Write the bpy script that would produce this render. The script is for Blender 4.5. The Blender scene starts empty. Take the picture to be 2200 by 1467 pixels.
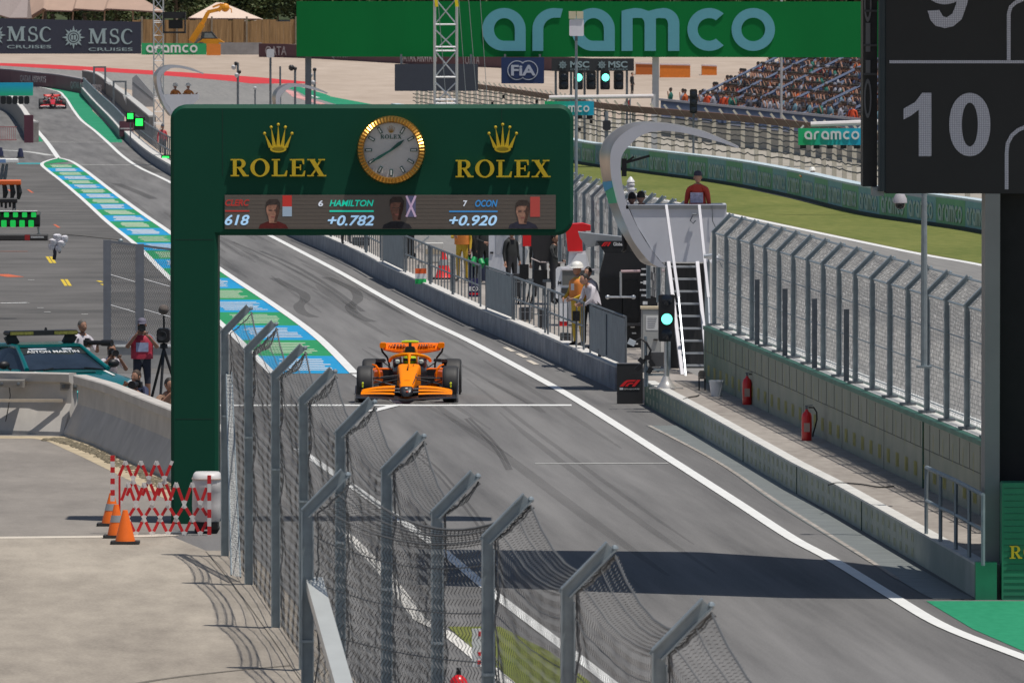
import bpy, bmesh, math, random
from mathutils import Vector, Matrix, noise
random.seed(7)
SC = bpy.context.scene
COL = SC.collection
R = math.radians

# ---------------- camera, world, sun, exposure ----------------
FPX, CX, CY, HZ = 19200.0, 1100.0, 733.5, 3.0     # focal length and principal point measured in photo pixels
HC = 7.9                                          # camera height (m)
TH = math.atan((CY - HZ) / FPX)
cam = bpy.data.cameras.new('camera'); camo = bpy.data.objects.new('camera', cam); COL.objects.link(camo)
camo.location = (0, 0, HC); camo.rotation_euler = (R(90) - TH, 0, 0)
cam.sensor_width = 36; cam.lens = FPX / 2200 * 36; cam.clip_end = 6000; cam.clip_start = .5
cam.dof.use_dof = True; cam.dof.focus_distance = 168; cam.dof.aperture_fstop = 16
SC.camera = camo
SUN = Vector((.27, -.17, 1)).normalized()
w = bpy.data.worlds.new('World'); SC.world = w; w.use_nodes = True
nt = w.node_tree; bg = nt.nodes['Background']
sk = nt.nodes.new('ShaderNodeTexSky'); sk.sky_type = 'NISHITA'; sk.sun_disc = False
sk.sun_elevation = math.asin(SUN.z); sk.sun_rotation = math.atan2(SUN.x, SUN.y)
nt.links.new(sk.outputs[0], bg.inputs[0]); bg.inputs[1].default_value = .064
sl = bpy.data.lights.new('sun', 'SUN'); sl.energy = 3.75; sl.angle = R(.5); sl.color = (1, .95, .87)
so = bpy.data.objects.new('sun', sl); COL.objects.link(so); so.location = (60, -40, 150)
so.rotation_euler = SUN.to_track_quat('Z', 'Y').to_euler()
SC.view_settings.view_transform = 'Standard'; SC.view_settings.look = 'None'
SC.view_settings.exposure = 0.0; SC.view_settings.gamma = 1

# ---------------- measuring helpers ----------------
def T(y):
    if y < 740: return 0.0
    if y < 1150: return .015 * (y - 740)
    return 6.15 + .11 * (y - 1150)
def ray(px, py):
    u = (px - CX) / FPX; v = (CY - py) / FPX
    return Vector((u, math.cos(TH) + v * math.sin(TH), -math.sin(TH) + v * math.cos(TH)))
def W(px, py, Y):
    d = ray(px, py); k = Y / d.y
    return Vector((d.x * k, Y, HC + d.z * k))
def G(px, py, h=0.0):
    d = ray(px, py); 
    if d.z < -1e-5:
        k = (h - HC) / d.z
        if k * d.y < 740: return Vector((d.x * k, d.y * k, h))
    lo, hi = 740.0, 3000.0
    for _ in range(50):
        m = (lo + hi) / 2
        if HC + d.z * m / d.y > T(m) + h: lo = m
        else: hi = m
    return Vector((d.x * lo / d.y, lo, T(lo) + h))
def S(Y): return FPX / Y          # photo pixels per metre at depth Y
LANE = .070                        # heading of the pit lane: it leans to -x as it goes away

# ---------------- materials ----------------
def lin(c):
    c /= 255.0
    return c / 12.92 if c <= .04045 else ((c + .055) / 1.055) ** 2.4
def C8(r, g, b, k=1.0): return (min(lin(r) * k, .9), min(lin(g) * k, .9), min(lin(b) * k, .9))
MATS = {}
def M(name, col, rough=.6, metal=0.0, var=.10, scale=4.0, bump=0.0, emit=0.0, coat=0.0, stretch=None, alpha=1.0, spec=.5):
    if name in MATS: return MATS[name]
    m = bpy.data.materials.new(name); m.use_nodes = True
    t = m.node_tree; b = t.nodes['Principled BSDF']
    b.inputs['Roughness'].default_value = rough; b.inputs['Metallic'].default_value = metal
    b.inputs['Coat Weight'].default_value = coat; b.inputs['Specular IOR Level'].default_value = spec
    b.inputs['Base Color'].default_value = (*col, 1)
    if alpha < 1: b.inputs['Alpha'].default_value = alpha
    if emit:
        b.inputs['Emission Color'].default_value = (*col, 1); b.inputs['Emission Strength'].default_value = emit
    if var or bump:
        tc = t.nodes.new('ShaderNodeTexCoord'); src = tc.outputs['Object']
        if stretch:
            mp = t.nodes.new('ShaderNodeMapping'); mp.inputs['Scale'].default_value = stretch
            t.links.new(src, mp.inputs[0]); src = mp.outputs[0]
        n = t.nodes.new('ShaderNodeTexNoise'); n.inputs['Scale'].default_value = scale
        n.inputs['Detail'].default_value = 5; n.inputs['Roughness'].default_value = .6
        t.links.new(src, n.inputs['Vector'])
        r = t.nodes.new('ShaderNodeValToRGB'); r.color_ramp.elements[0].position = .3; r.color_ramp.elements[1].position = .7
        r.color_ramp.elements[0].color = (*[max(0, c * (1 - var)) for c in col], 1)
        r.color_ramp.elements[1].color = (*[min(1, c * (1 + var)) for c in col], 1)
        t.links.new(n.outputs['Fac'], r.inputs[0]); t.links.new(r.outputs[0], b.inputs['Base Color'])
        if bump:
            bp = t.nodes.new('ShaderNodeBump'); bp.inputs['Strength'].default_value = bump; bp.inputs['Distance'].default_value = .02
            t.links.new(n.outputs['Fac'], bp.inputs['Height']); t.links.new(bp.outputs[0], b.inputs['Normal'])
    MATS[name] = m
    return m
def ground_mat(name, ca, cb, scales, streak=None, rough=.85, grain=.0, cc=None):
    """two colours mixed by noise at several sizes, optional stretched streaks along the lane and fine grain"""
    m = bpy.data.materials.new(name); m.use_nodes = True; MATS[name] = m
    t = m.node_tree; b = t.nodes['Principled BSDF']; b.inputs['Roughness'].default_value = rough
    b.inputs['Specular IOR Level'].default_value = .25
    tc = t.nodes.new('ShaderNodeTexCoord')
    rot = t.nodes.new('ShaderNodeMapping'); rot.inputs['Rotation'].default_value = (0, 0, -LANE)
    t.links.new(tc.outputs['Object'], rot.inputs[0])
    acc = None
    for sc_, wt, st in scales:
        mp = t.nodes.new('ShaderNodeMapping'); mp.inputs['Scale'].default_value = st
        t.links.new(rot.outputs[0], mp.inputs[0])
        n = t.nodes.new('ShaderNodeTexNoise'); n.inputs['Scale'].default_value = sc_; n.inputs['Detail'].default_value = 6
        n.inputs['Roughness'].default_value = .62
        t.links.new(mp.outputs[0], n.inputs['Vector'])
        mu = t.nodes.new('ShaderNodeMath'); mu.operation = 'MULTIPLY_ADD'; mu.inputs[1].default_value = wt
        t.links.new(n.outputs['Fac'], mu.inputs[0])
        if acc: t.links.new(acc.outputs[0], mu.inputs[2])
        else: mu.inputs[2].default_value = 0
        acc = mu
    r = t.nodes.new('ShaderNodeValToRGB')
    r.color_ramp.elements[0].position = .36; r.color_ramp.elements[1].position = .64
    r.color_ramp.elements[0].color = (*ca, 1); r.color_ramp.elements[1].color = (*cb, 1)
    if cc:
        e = r.color_ramp.elements.new(.5); e.color = (*cc, 1)
    t.links.new(acc.outputs[0], r.inputs[0]); t.links.new(r.outputs[0], b.inputs['Base Color'])
    return m

# ---------------- mesh helpers ----------------
class MB:
    def __init__(s): s.v = []; s.f = []; s.m = []; s.mi = 0
    def add(s, vs, fs):
        o = len(s.v); s.v += [tuple(p) for p in vs]
        for f in fs: s.f.append([i + o for i in f]); s.m.append(s.mi)
        return s
    def box(s, x0, x1, y0, y1, z0, z1):
        return s.add([(x0,y0,z0),(x1,y0,z0),(x1,y1,z0),(x0,y1,z0),(x0,y0,z1),(x1,y0,z1),(x1,y1,z1),(x0,y1,z1)],
            [(3,2,1,0),(4,5,6,7),(0,1,5,4),(1,2,6,5),(2,3,7,6),(3,0,4,7)])
    def obox(s, mat, sx, sy, sz):
        a = MB().box(-sx/2, sx/2, -sy/2, sy/2, -sz/2, sz/2)
        return s.add([mat @ Vector(p) for p in a.v], a.f)
    def bevbox(s, x0, x1, y0, y1, z0, z1, b=.02, axis='y'):
        """box with its edges along one axis chamfered"""
        def oct_(a0, a1, c0, c1): return [(a0+b,c0),(a1-b,c0),(a1,c0+b),(a1,c1-b),(a1-b,c1),(a0+b,c1),(a0,c1-b),(a0,c0+b)]
        if axis == 'y': return s.prism([(x, z) for x, z in oct_(x0,x1,z0,z1)], y0, y1, 'y')
        if axis == 'z': return s.prism(oct_(x0,x1,y0,y1), z0, z1, 'z')
        return s.prism(oct_(y0,y1,z0,z1), x0, x1, 'x')
    def prism(s, poly, a, b, axis='y'):
        n = len(poly)
        def p(q, t):
            return {'y': (q[0], t, q[1]), 'z': (q[0], q[1], t), 'x': (t, q[0], q[1])}[axis]
        vs = [p(q, a) for q in poly] + [p(q, b) for q in poly]
        return s.add(vs, [list(range(n)), list(range(2*n-1, n-1, -1))] + [(i, n+i, n+(i+1)%n, (i+1)%n) for i in range(n)])
    def bar(s, p0, p1, wd, ht, up=(0,0,1)):
        p0, p1 = Vector(p0), Vector(p1); d = (p1 - p0)
        if d.length < 1e-6: return s
        d.normalize(); u = Vector(up)
        if abs(d.dot(u)) > .98: u = Vector((0,1,0))
        x = d.cross(u).normalized(); z = x.cross(d).normalized()
        vs = []
        for p in (p0, p1):
            for a, c in ((-1,-1),(1,-1),(1,1),(-1,1)): vs.append(p + x*(a*wd/2) + z*(c*ht/2))
        return s.add(vs, [(0,1,2,3),(7,6,5,4),(0,4,5,1),(1,5,6,2),(2,6,7,3),(3,7,4,0)])
    def tube(s, pts, r, n=8, cap=True):
        pts = [Vector(p) for p in pts]; k = len(pts)
        rs = r if isinstance(r, (list, tuple)) else [r]*k
        vs = []; ref = None
        for i, p in enumerate(pts):
            d = (pts[min(i+1,k-1)] - pts[max(i-1,0)])
            if d.length < 1e-9: d = Vector((0,0,1))
            d.normalize()
            if ref is None or abs(ref.dot(d)) > .95:
                ref = Vector((0,0,1)) if abs(d.z) < .9 else Vector((1,0,0))
            x = d.cross(ref).normalized(); y = x.cross(d).normalized(); ref = y
            for j in range(n):
                a = 2*math.pi*j/n
                vs.append(p + (x*math.cos(a) + y*math.sin(a))*rs[i])
        fs = []
        for i in range(k-1):
            for j in range(n):
                fs.append((i*n+j, i*n+(j+1)%n, (i+1)*n+(j+1)%n, (i+1)*n+j))
        if cap: fs += [list(range(n-1,-1,-1)), list(range((k-1)*n, k*n))]
        return s.add(vs, fs)
    def loft(s, rings, cap=True):
        n = len(rings[0]); vs = [p for r in rings for p in r]; fs = []
        for i in range(len(rings)-1):
            for j in range(n): fs.append((i*n+j, i*n+(j+1)%n, (i+1)*n+(j+1)%n, (i+1)*n+j))
        if cap: fs += [list(range(n-1,-1,-1)), list(range((len(rings)-1)*n, len(rings)*n))]
        return s.add(vs, fs)
    def lathe(s, prof, n=20, c=(0,0,0), axis='z', cap=True):
        rings = []
        for r, h in prof:
            ring = []
            for j in range(n):
                a = 2*math.pi*j/n; x, y = r*math.cos(a), r*math.sin(a)
                ring.append({'z': (c[0]+x, c[1]+y, c[2]+h), 'x': (c[0]+h, c[1]+x, c[2]+y), 'y': (c[0]+x, c[1]+h, c[2]+y)}[axis])
            rings.append(ring)
        return s.loft(rings, cap)
    def ball(s, c, rx, ry=None, rz=None, n=12, m=8):
        ry = ry or rx; rz = rz or rx
        rings = []
        for i in range(m+1):
            a = -math.pi/2 + math.pi*i/m; k = max(math.cos(a), .02)
            rings.append([(c[0]+rx*k*math.cos(2*math.pi*j/n), c[1]+ry*k*math.sin(2*math.pi*j/n), c[2]+rz*math.sin(a)) for j in range(n)])
        return s.loft(rings)
    def build(s, name, mats, parent=None, smooth=False, loc=None):
        me = bpy.data.meshes.new(name); me.from_pydata(s.v, [], s.f)
        if not isinstance(mats, (list, tuple)): mats = [mats]
        for m in mats: me.materials.append(m)
        for p, i in zip(me.polygons, s.m): p.material_index = i
        bm = bmesh.new(); bm.from_mesh(me); bmesh.ops.recalc_face_normals(bm, faces=bm.faces); bm.to_mesh(me); bm.free()
        if smooth:
            for p in me.polygons: p.use_smooth = True
            try: me.set_sharp_from_angle(angle=R(42))
            except Exception: pass
        o = bpy.data.objects.new(name, me); COL.objects.link(o)
        if parent: o.parent = parent
        if loc: o.location = loc
        return o
def tag(o, label=None, cat=None, group=None, kind=None):
    if label: o['label'] = label
    if cat: o['category'] = cat
    if group: o['group'] = group
    if kind: o['kind'] = kind
    return o
def thing(name, label, cat, loc=(0,0,0), rz=0.0, group=None):
    o = bpy.data.objects.new(name, None); COL.objects.link(o); o.empty_display_size = .2
    o.location = loc; o.rotation_euler = (0, 0, rz)
    return tag(o, label, cat, group)
KIDS = {}
def copy_tree(o, loc=None, rz=None, label=None):
    kids = [c for c in bpy.data.objects if c.parent == o] if o.name not in KIDS else KIDS[o.name]
    KIDS[o.name] = kids
    c = o.copy(); COL.objects.link(c)
    if loc is not None: c.location = loc
    if rz is not None: c.rotation_euler = (0, 0, rz)
    if label: c['label'] = label
    for k in kids:
        d = copy_tree(k); d.parent = c
    return c
def to_mesh(o, name, mat, parent, mtx=None):
    dg = bpy.context.evaluated_depsgraph_get()
    me = bpy.data.meshes.new_from_object(o.evaluated_get(dg)); me.name = name
    d = o.data; bpy.data.objects.remove(o)
    me.materials.clear(); me.materials.append(mat)
    if mtx: me.transform(mtx)
    r = bpy.data.objects.new(name, me); COL.objects.link(r)
    if parent: r.parent = parent
    return r
FACE = Matrix.Rotation(R(90), 4, 'X')           # drawing plane x,y -> upright plane facing the camera
def shape2d(name, loops, depth, mat, parent=None, at=(0,0,0), scale=1.0, mtx=None):
    cu = bpy.data.curves.new(name, 'CURVE'); cu.dimensions = '2D'; cu.fill_mode = 'BOTH'; cu.extrude = depth/2/scale
    for lp in loops:
        sp = cu.splines.new('POLY'); sp.points.add(len(lp)-1); sp.use_cyclic_u = True
        for p, q in zip(sp.points, lp): p.co = (q[0], q[1], 0, 1)
    o = bpy.data.objects.new(name, cu); COL.objects.link(o)
    mm = mtx if mtx else Matrix.Translation(at) @ FACE
    return to_mesh(o, name, mat, parent, mm @ Matrix.Scale(scale, 4))
def text(s, size, mat, parent, at, bold=0.0, shear=0.0, sx=1.0, depth=.006, align='LEFT', name='lettering', mtx=None, space=1.0):
    cu = bpy.data.curves.new(name, 'FONT'); cu.body = s; cu.size = size; cu.extrude = depth/2; cu.offset = bold*size
    cu.shear = shear; cu.align_x = align; cu.space_character = space; cu.resolution_u = 4
    o = bpy.data.objects.new(name, cu); COL.objects.link(o)
    mm = mtx if mtx else Matrix.Translation(at) @ FACE
    return to_mesh(o, name, mat, parent, mm @ Matrix.Diagonal((sx, 1, 1, 1)))
def rings_rr(w0, w1, z0, z1, r, n=5):
    """rounded rectangle outline"""
    out = []
    for cx, cz, a0 in ((w1-r, z0+r, -90), (w1-r, z1-r, 0), (w0+r, z1-r, 90), (w0+r, z0+r, 180)):
        for i in range(n+1):
            a = R(a0 + 90*i/n); out.append((cx + r*math.cos(a), cz + r*math.sin(a)))
    return out
def arc(cx, cy, r, a0, a1, n=12, ry=None):
    ry = ry or r
    return [(cx + r*math.cos(R(a0+(a1-a0)*i/n)), cy + ry*math.sin(R(a0+(a1-a0)*i/n))) for i in range(n+1)]
def catmull(pts, k=6):
    pts = [Vector(p) for p in pts]; out = []
    for i in range(len(pts)-1):
        p0, p1, p2, p3 = pts[max(i-1,0)], pts[i], pts[i+1], pts[min(i+2, len(pts)-1)]
        for j in range(k):
            t = j/k
            out.append(.5*((2*p1) + (p2-p0)*t + (2*p0-5*p1+4*p2-p3)*t*t + (3*p1-p0-3*p2+p3)*t**3))
    return out + [pts[-1]]
def sheet(name, pts, dz, mat, kind='structure', parent=None):
    """a flat ground sheet from world outline points, following the terrain"""
    me = bpy.data.meshes.new(name); bm = bmesh.new()
    vs = [bm.verts.new((p[0], p[1], 0)) for p in pts]; bm.faces.new(vs)
    for yy in (740, 1150):
        g = bm.verts[:] + bm.edges[:] + bm.faces[:]
        bmesh.ops.bisect_plane(bm, geom=g, plane_co=(0,yy,0), plane_no=(0,1,0))
    bmesh.ops.triangulate(bm, faces=bm.faces[:])
    for v in bm.verts: v.co.z = T(v.co.y) + dz
    for f in bm.faces:
        f.normal_update()
        if f.normal.z < 0: f.normal_flip()
    bm.to_mesh(me); bm.free(); me.materials.append(mat)
    o = bpy.data.objects.new(name, me); COL.objects.link(o); tag(o, kind=kind)
    if parent: o.parent = parent
    return o
def patch(name, pp, dz, mat, kind='structure'): return sheet(name, [G(x, y) for x, y in pp], dz, mat, kind)
def side(pts, i):
    d = pts[min(i+1, len(pts)-1)] - pts[max(i-1, 0)]; d.z = 0; d.normalize()
    return Vector((d.y, -d.x, 0))
def line(name, pp, wd, dz, mat, smooth=True):
    pts = [G(x, y) for x, y in pp]
    if smooth: pts = catmull(pts)
    L = [p - side(pts, i)*wd/2 for i, p in enumerate(pts)]; Rr = [p + side(pts, i)*wd/2 for i, p in enumerate(pts)]
    return sheet_strip(name, L, Rr, dz, mat)
def sheet_strip(name, L, Rr, dz, mat):
    b = MB()
    vs = [(p.x, p.y, T(p.y)+dz) for p in L] + [(p.x, p.y, T(p.y)+dz) for p in Rr]; n = len(L)
    b.add(vs, [(i, i+1, n+i+1, n+i) for i in range(n-1)])
    return tag(b.build(name, mat), kind='structure')
def sweep(b, pts, prof):
    """sweep a profile [(offset to the right, height)] along world points"""
    rings = []
    for i, p in enumerate(pts):
        sd = side(pts, i); rings.append([(p.x+sd.x*o, p.y+sd.y*o, p.z+h) for o, h in prof])
    return b.loft(rings)
# ---------------- shared materials ----------------
white_paint = M('white_paint', (.8,.8,.78), .55, var=.06, scale=1.5)
galv = M('galvanised_steel', (.30,.35,.38), .5, .55, var=.14, scale=6)
galv_dark = M('weathered_steel', (.16,.18,.2), .55, .4, var=.2, scale=5)
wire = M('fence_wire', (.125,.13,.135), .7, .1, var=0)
alu = M('bright_aluminium', (.62,.64,.66), .32, .8, var=.06)
black = M('black_paint', (.012,.012,.014), .5, var=.2)
blackr = M('black_rubber', (.018,.018,.019), .75, var=.2)
carbon = M('carbon_fibre', (.02,.02,.023), .35, var=.2, coat=.3)
greym = M('grey_paint', (.25,.27,.28), .5, var=.1)
whitep = M('white_plastic', (.75,.75,.76), .4, var=.05)
conc = M('pale_concrete', (.47,.44,.40), .9, var=.12, scale=2.2, bump=.15)
redp = M('red_paint', (.55,.02,.015), .4, var=.08)
orangep = M('orange_paint', (.8,.2,.01), .45, var=.08)
glass = M('dark_glass', (.015,.018,.022), .05, var=0)
skin = M('skin', (.48,.26,.18), .55, var=.08, scale=20)
skin2 = M('tanned_skin', (.33,.17,.11), .55, var=.08, scale=20)
hair = M('dark_hair', (.02,.015,.012), .6, var=.2, scale=30)
# ---------------- ground ----------------
gravel = ground_mat('gravel', (.36,.285,.225), (.52,.43,.355), [(.05,.4,(1,.35,1)),(.5,.35,(1,.3,1)),(9,.25,(1,.5,1))], rough=.95)
b = MB(); ys = [-40,60,200,400,740,900,1150,1500,2600]
for i in range(len(ys)-1):
    b.add([(-900,ys[i],T(ys[i])),(900,ys[i],T(ys[i])),(900,ys[i+1],T(ys[i+1])),(-900,ys[i+1],T(ys[i+1]))], [(0,1,2,3)])
tag(b.build('ground', gravel), kind='structure')
asph = ground_mat('pit_asphalt', (.066,.065,.066), (.215,.209,.205), [(.30,.30,(1,.07,1)),(1.6,.46,(1,.028,1)),(60,.32,(1,.4,1))], rough=.8, cc=(.148,.144,.142))
asph2 = ground_mat('apron_asphalt', (.068,.066,.064), (.175,.166,.160), [(.18,.35,(1,.3,1)),(1.1,.45,(.25,.30,1)),(18,.2,(1,.5,1))], rough=.85, cc=(.125,.119,.114))
asph3 = ground_mat('race_asphalt', (.20,.195,.19), (.285,.275,.26), [(.3,.5,(1,.04,1)),(4,.5,(1,.05,1))], rough=.85)
asph4 = ground_mat('old_asphalt', (.19,.172,.155), (.315,.285,.255), [(.4,.5,(1,.4,1)),(3,.25,(1,.3,1)),(30,.25,(1,.5,1))], rough=.9)
conc_g = ground_mat('worn_concrete', (.19,.165,.14), (.47,.415,.345), [(.28,.48,(1,.16,1)),(1.7,.30,(1,.25,1)),(26,.22,(1,.5,1))], rough=.92)
conc_w = ground_mat('walkway_concrete', (.25,.222,.20), (.39,.355,.32), [(.4,.5,(1,.3,1)),(5,.5,(1,.4,1))], rough=.9)
grass_m = ground_mat('grass_green', (.085,.12,.022), (.21,.215,.06), [(.25,.4,(1,.3,1)),(2.5,.35,(1,.25,1)),(25,.25,(1,.5,1))], rough=.95)
teal_m = ground_mat('green_runoff_paint', (.012,.22,.105), (.03,.30,.155), [(.5,.5,(1,.3,1)),(8,.5,(1,.4,1))], rough=.7)
green_m = ground_mat('band_green_paint', (.012,.235,.085), (.03,.31,.12), [(.5,.5,(1,.3,1)),(8,.5,(1,.4,1))], rough=.7)
blue_m = ground_mat('band_blue_paint', (.008,.24,.50), (.02,.33,.62), [(.5,.5,(1,.3,1)),(8,.5,(1,.4,1))], rough=.7)
pale_m = ground_mat('band_pale_paint', (.34,.44,.55), (.60,.66,.72), [(.8,.4,(1,.6,1)),(5,.6,(.2,1,1))], rough=.7)
pale_g = ground_mat('band_pale_green_paint', (.30,.47,.32), (.50,.60,.42), [(.8,.4,(1,.6,1)),(5,.6,(.2,1,1))], rough=.7)
red_m = M('red_kerb_paint', (.62,.03,.03), .6, var=.12, scale=.5)
WALLBASE = [(-40,160),(70,166),(125,180),(165,213),(200,250),(263,294),(361,364),(480,432),(630,511),(740,559),(825,606),(1002,694),(1120,745),(1247,804),(1385,869),(1500,935),(1700,1054.5),(1799,1108),(1932,1187),(2097,1286)]
patch('pit_lane', WALLBASE + [(2300,1290),(2500,1500),(2500,2200),(-900,2200),(-900,300),(-300,170)], .004, asph)
patch('garage_apron', [(-500,348),(88,352),(131,389),(179,430),(231,478),(286,522),(362,596),(482,703),(585,803),(300,803),(180,800),(-500,800)], .008, asph2)
patch('access_road', [(-600,937),(130,943),(250,995),(361,1052),(372,1150),(-600,1158)], .008, asph4)
patch('concrete_apron', [(-600,1160),(372,1154),(470,1195),(535,1282),(650,1440),(760,1600),(-600,1700)], .008, conc_g)
line('apron_joint_line', [(-300,1158.5),(200,1154),(372,1150)], .5, .012, M('joint_concrete', (.6,.54,.46), .9, var=.15))
# race track, grass and run-off on the right and far away
TRK = [(-300,138),(0,141),(215,151),(430,165),(610,183),(700,215),(800,262),(1000,335),(1240,391),(1560,459),(1950,541),(2113,571),(2500,655)]
patch('race_track', TRK + [(2500,1100),(2000,1020),(1500,740),(1000,520),(620,350),(420,250),(330,205),(180,170),(-300,150)], .004, asph3)
line('track_edge_line', TRK[4:], .3, .010, white_paint)
line('red_kerb', [(-300,133),(0,138.5),(215,150),(430,163),(560,174),(612,180)], 6.0, .012, red_m)
patch('grass_verge', [(760,230),(1000,285),(1240,349),(1560,396),(1850,461),(2113,501),(2500,580),(2500,652),(2113,568),(1950,538),(1560,456),(1240,388),(1000,332),(800,258)], .006, grass_m)
patch('green_runoff', [(600,184),(640,186),(700,203),(795,224),(850,248),(770,240),(690,215),(640,197)], .012, teal_m)
patch('kerb_stripes', [(605,190),(640,200),(700,224),(690,226),(640,212)], .014, M('pink_kerb', (.6,.3,.28), .7, var=.4, scale=.25))
# pit entry green strip, right edge
patch('green_entry_strip', [(71,186),(110,190),(150,194),(180,203),(200,240),(262,300),(262,307),(236,307),(204,279),(175,256),(157,233),(137,204),(110,191)], .010, teal_m)
patch('green_entry_corner', [(72,276),(93,305),(72,305)], .010, teal_m)
patch('green_exit_area', [(1990,1292),(2120,1292),(2500,1292),(2500,1520),(2200,1400),(2090,1352)], .010, teal_m)
# white lines
RL = [(40,184),(71,186),(110,193),(137,207),(157,236),(175,259),(204,282),(233,308),(262,335),(300,361),(361,390),(470,450),(588,511),(723,582),(816,635),(909,686),(1011,735),(1163,817),(1250,867),(1440,988),(1580,1078),(1700,1156),(1787,1203),(1923,1286),(2031,1348),(2200,1414),(2400,1490)]
line('fast_lane_edge_line', RL, .195, .016, white_paint)
line('entry_edge_line', [(10,196),(35,224),(73,273),(100,305),(125,340)], .25, .016, white_paint)
BL = [(125.5,340),(100,347),(90,354),(100,365),(131,389),(179,430),(231,478),(286,522),(314,548),(362,596),(482,703),(520,739),(585,803)]
BR = [(125.5,340),(153,347.5),(183,367),(240,411),(305,459),(362,498),(468,576),(588,656),(681,724),(761,803)]
line('band_line', BL, .17, .020, white_paint)
line('band_line', BR, .20, .020, white_paint)
line('timing_line', [(470,872),(800,871.5),(1228,871.5)], .62, .014, white_paint, False)
line('band_line', [(763,805),(858,869)], .16, .0155, white_paint, False)
line('band_line', [(798,885),(828,877),(858,870)], .22, .018, white_paint, False)
line('exit_edge_line', [(640,965),(800,1075),(945,1180),(1060,1275),(1290,1450),(1400,1540)], .16, .012, white_paint)
line('pit_cross_line', [(90,306),(170,306.5),(258,307)], .5, .014, M('thin_white', (.5,.5,.48), .7))
line('pit_cross_line', [(0,323),(60,327),(110,335)], .5, .014, M('thin_white', (.5,.5,.48), .7))
line('pit_cross_line', [(160,354),(250,355),(330,355)], .7, .012, M('thin_white', (.5,.5,.48), .7))
line('pit_cross_line', [(1150,997),(1436,996)], .2, .012, M('thin_white', (.5,.5,.48), .7))
line('teal_box_line', [(38,352),(90,352)], 3.2, .012, M('teal_line', (.02,.33,.36), .6))
line('pit_box_line', [(0,652),(60,651)], .28, .012, white_paint)
# painted blocks of the blue and green band
def atY(pp, Y):
    pts = [G(*p) for p in pp]
    for a, c in zip(pts, pts[1:]):
        if (a.y - Y)*(c.y - Y) <= 0 and a.y != c.y: return a + (c-a)*((Y-a.y)/(c.y-a.y))
    return pts[0] if abs(pts[0].y-Y) < abs(pts[-1].y-Y) else pts[-1]
BL2 = BL[2:]; y = 189.6; k = 0
rb = random.Random(3)
while y < 432:
    y1 = min(y+9.35, 441)
    l0, r0, l1, r1 = atY(BL2, y), atY(BR, y), atY(BL2, y1), atY(BR, y1)
    sheet('painted_block', [l0, r0, r1, l1], .010, blue_m if k % 2 == 0 else green_m)
    def q(u, v): return (l0*(1-u)+r0*u)*(1-v) + (l1*(1-u)+r1*u)*v
    pm = pale_m if k % 2 == 0 else pale_g
    bb = MB(); n = 7 if y < 300 else 4
    for j in range(n):                                       # the worn lettering of the sponsor block, laid flat on the paint
        v0 = .16 + .7*j/n; v1 = v0 + .7/n*(.55 if y < 300 else .8)
        u0 = .22 + rb.uniform(-.03,.05); u1 = .80 + rb.uniform(-.08,.04)
        a, c, d, e = q(u0,v0), q(u1,v0), q(u1,v1), q(u0,v1)
        bb.add([(p.x, p.y, .0145) for p in (a,c,d,e)], [(0,1,2,3)])
    tag(bb.build('painted_lettering', pm), kind='structure')
    y = y1; k += 1
sheet('painted_block', [atY(BL2, 441), atY(BR, 441), G(153,347.5), G(125.5,341), G(100,348), G(91,354)], .010, green_m)
# yellow box marks, orange dashes and skid marks
yel = M('yellow_mark', (.7,.5,.03), .6); orm = M('orange_mark', (.6,.13,.05), .6)
for x, yv in ((101,552),(109,552),(133,601),(142,601)): line('box_mark', [(x,yv),(x+9,yv+14)], .09, .013, yel, False)
for x, yv in ((36,453),(2,484),(60,486),(211,604),(219,611)): line('box_mark', [(x,yv),(x+7,yv+3)], .12, .013, yel, False)
for x, yv in ((117,483),(18,408),(60,408)): line('box_mark', [(x,yv),(x+10,yv+7)], .1, .013, orm, False)
line('box_mark', [(0,541),(60,541)], .5, .013, M('faint_orange', (.25,.09,.05), .7), False)
line('box_mark', [(0,590),(34,596)], .5, .013, orm, False)
for x, yv in ((80,662),(95,671),(60,602),(265,665),(175,676)): line('box_mark', [(x,yv),(x+14,yv)], .25, .013, M('thin_white', (.5,.5,.48), .7), False)
RZ = .0085; rub2 = M('rubber_curve', (.06,.058,.057), .8, var=.3, scale=2, alpha=.28)
rub = M('rubber_streak', (.115,.111,.108), .75, var=.15, scale=2)
for pts, wd in (([(588,598),(625,618),(652,632),(655,645),(642,657),(650,672),(675,682)], .28),
                ([(700,596),(745,615),(765,628),(768,645),(752,660),(770,680),(800,692)], .28),
                
                ([(868,960),(930,1010),(990,1080),(1040,1150),(1060,1200)], .05), ([(882,960),(944,1010),(1004,1080),(1054,1150),(1074,1200)], .05),
                ([(1000,900),(1060,960),(1090,1010)], .06), ([(1008,898),(1068,958),(1098,1010)], .06),
                ([(280,345),(300,352),(320,362),(340,372)], .5), ([(250,395),(275,405),(300,415),(330,428)], .4),
                ([(560,540),(640,575),(720,625),(780,670)], .14), ([(500,520),(600,565),(700,620),(760,665)], .12)):
    RZ += .0003; line('rubber_mark', pts, wd, RZ, rub2)
streak = M('tyre_streak', (.085,.082,.08), .8, var=.3, scale=1.5, alpha=.17)
rk = random.Random(17)
def lanept(u, Y): a, c = atY(BR if Y > 190 else [(761,803),(858,869),(1060,1010),(1290,1180),(1700,1480)], max(Y, 112)), atY(RL, max(Y, 112)); return a.lerp(c, u)
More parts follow.
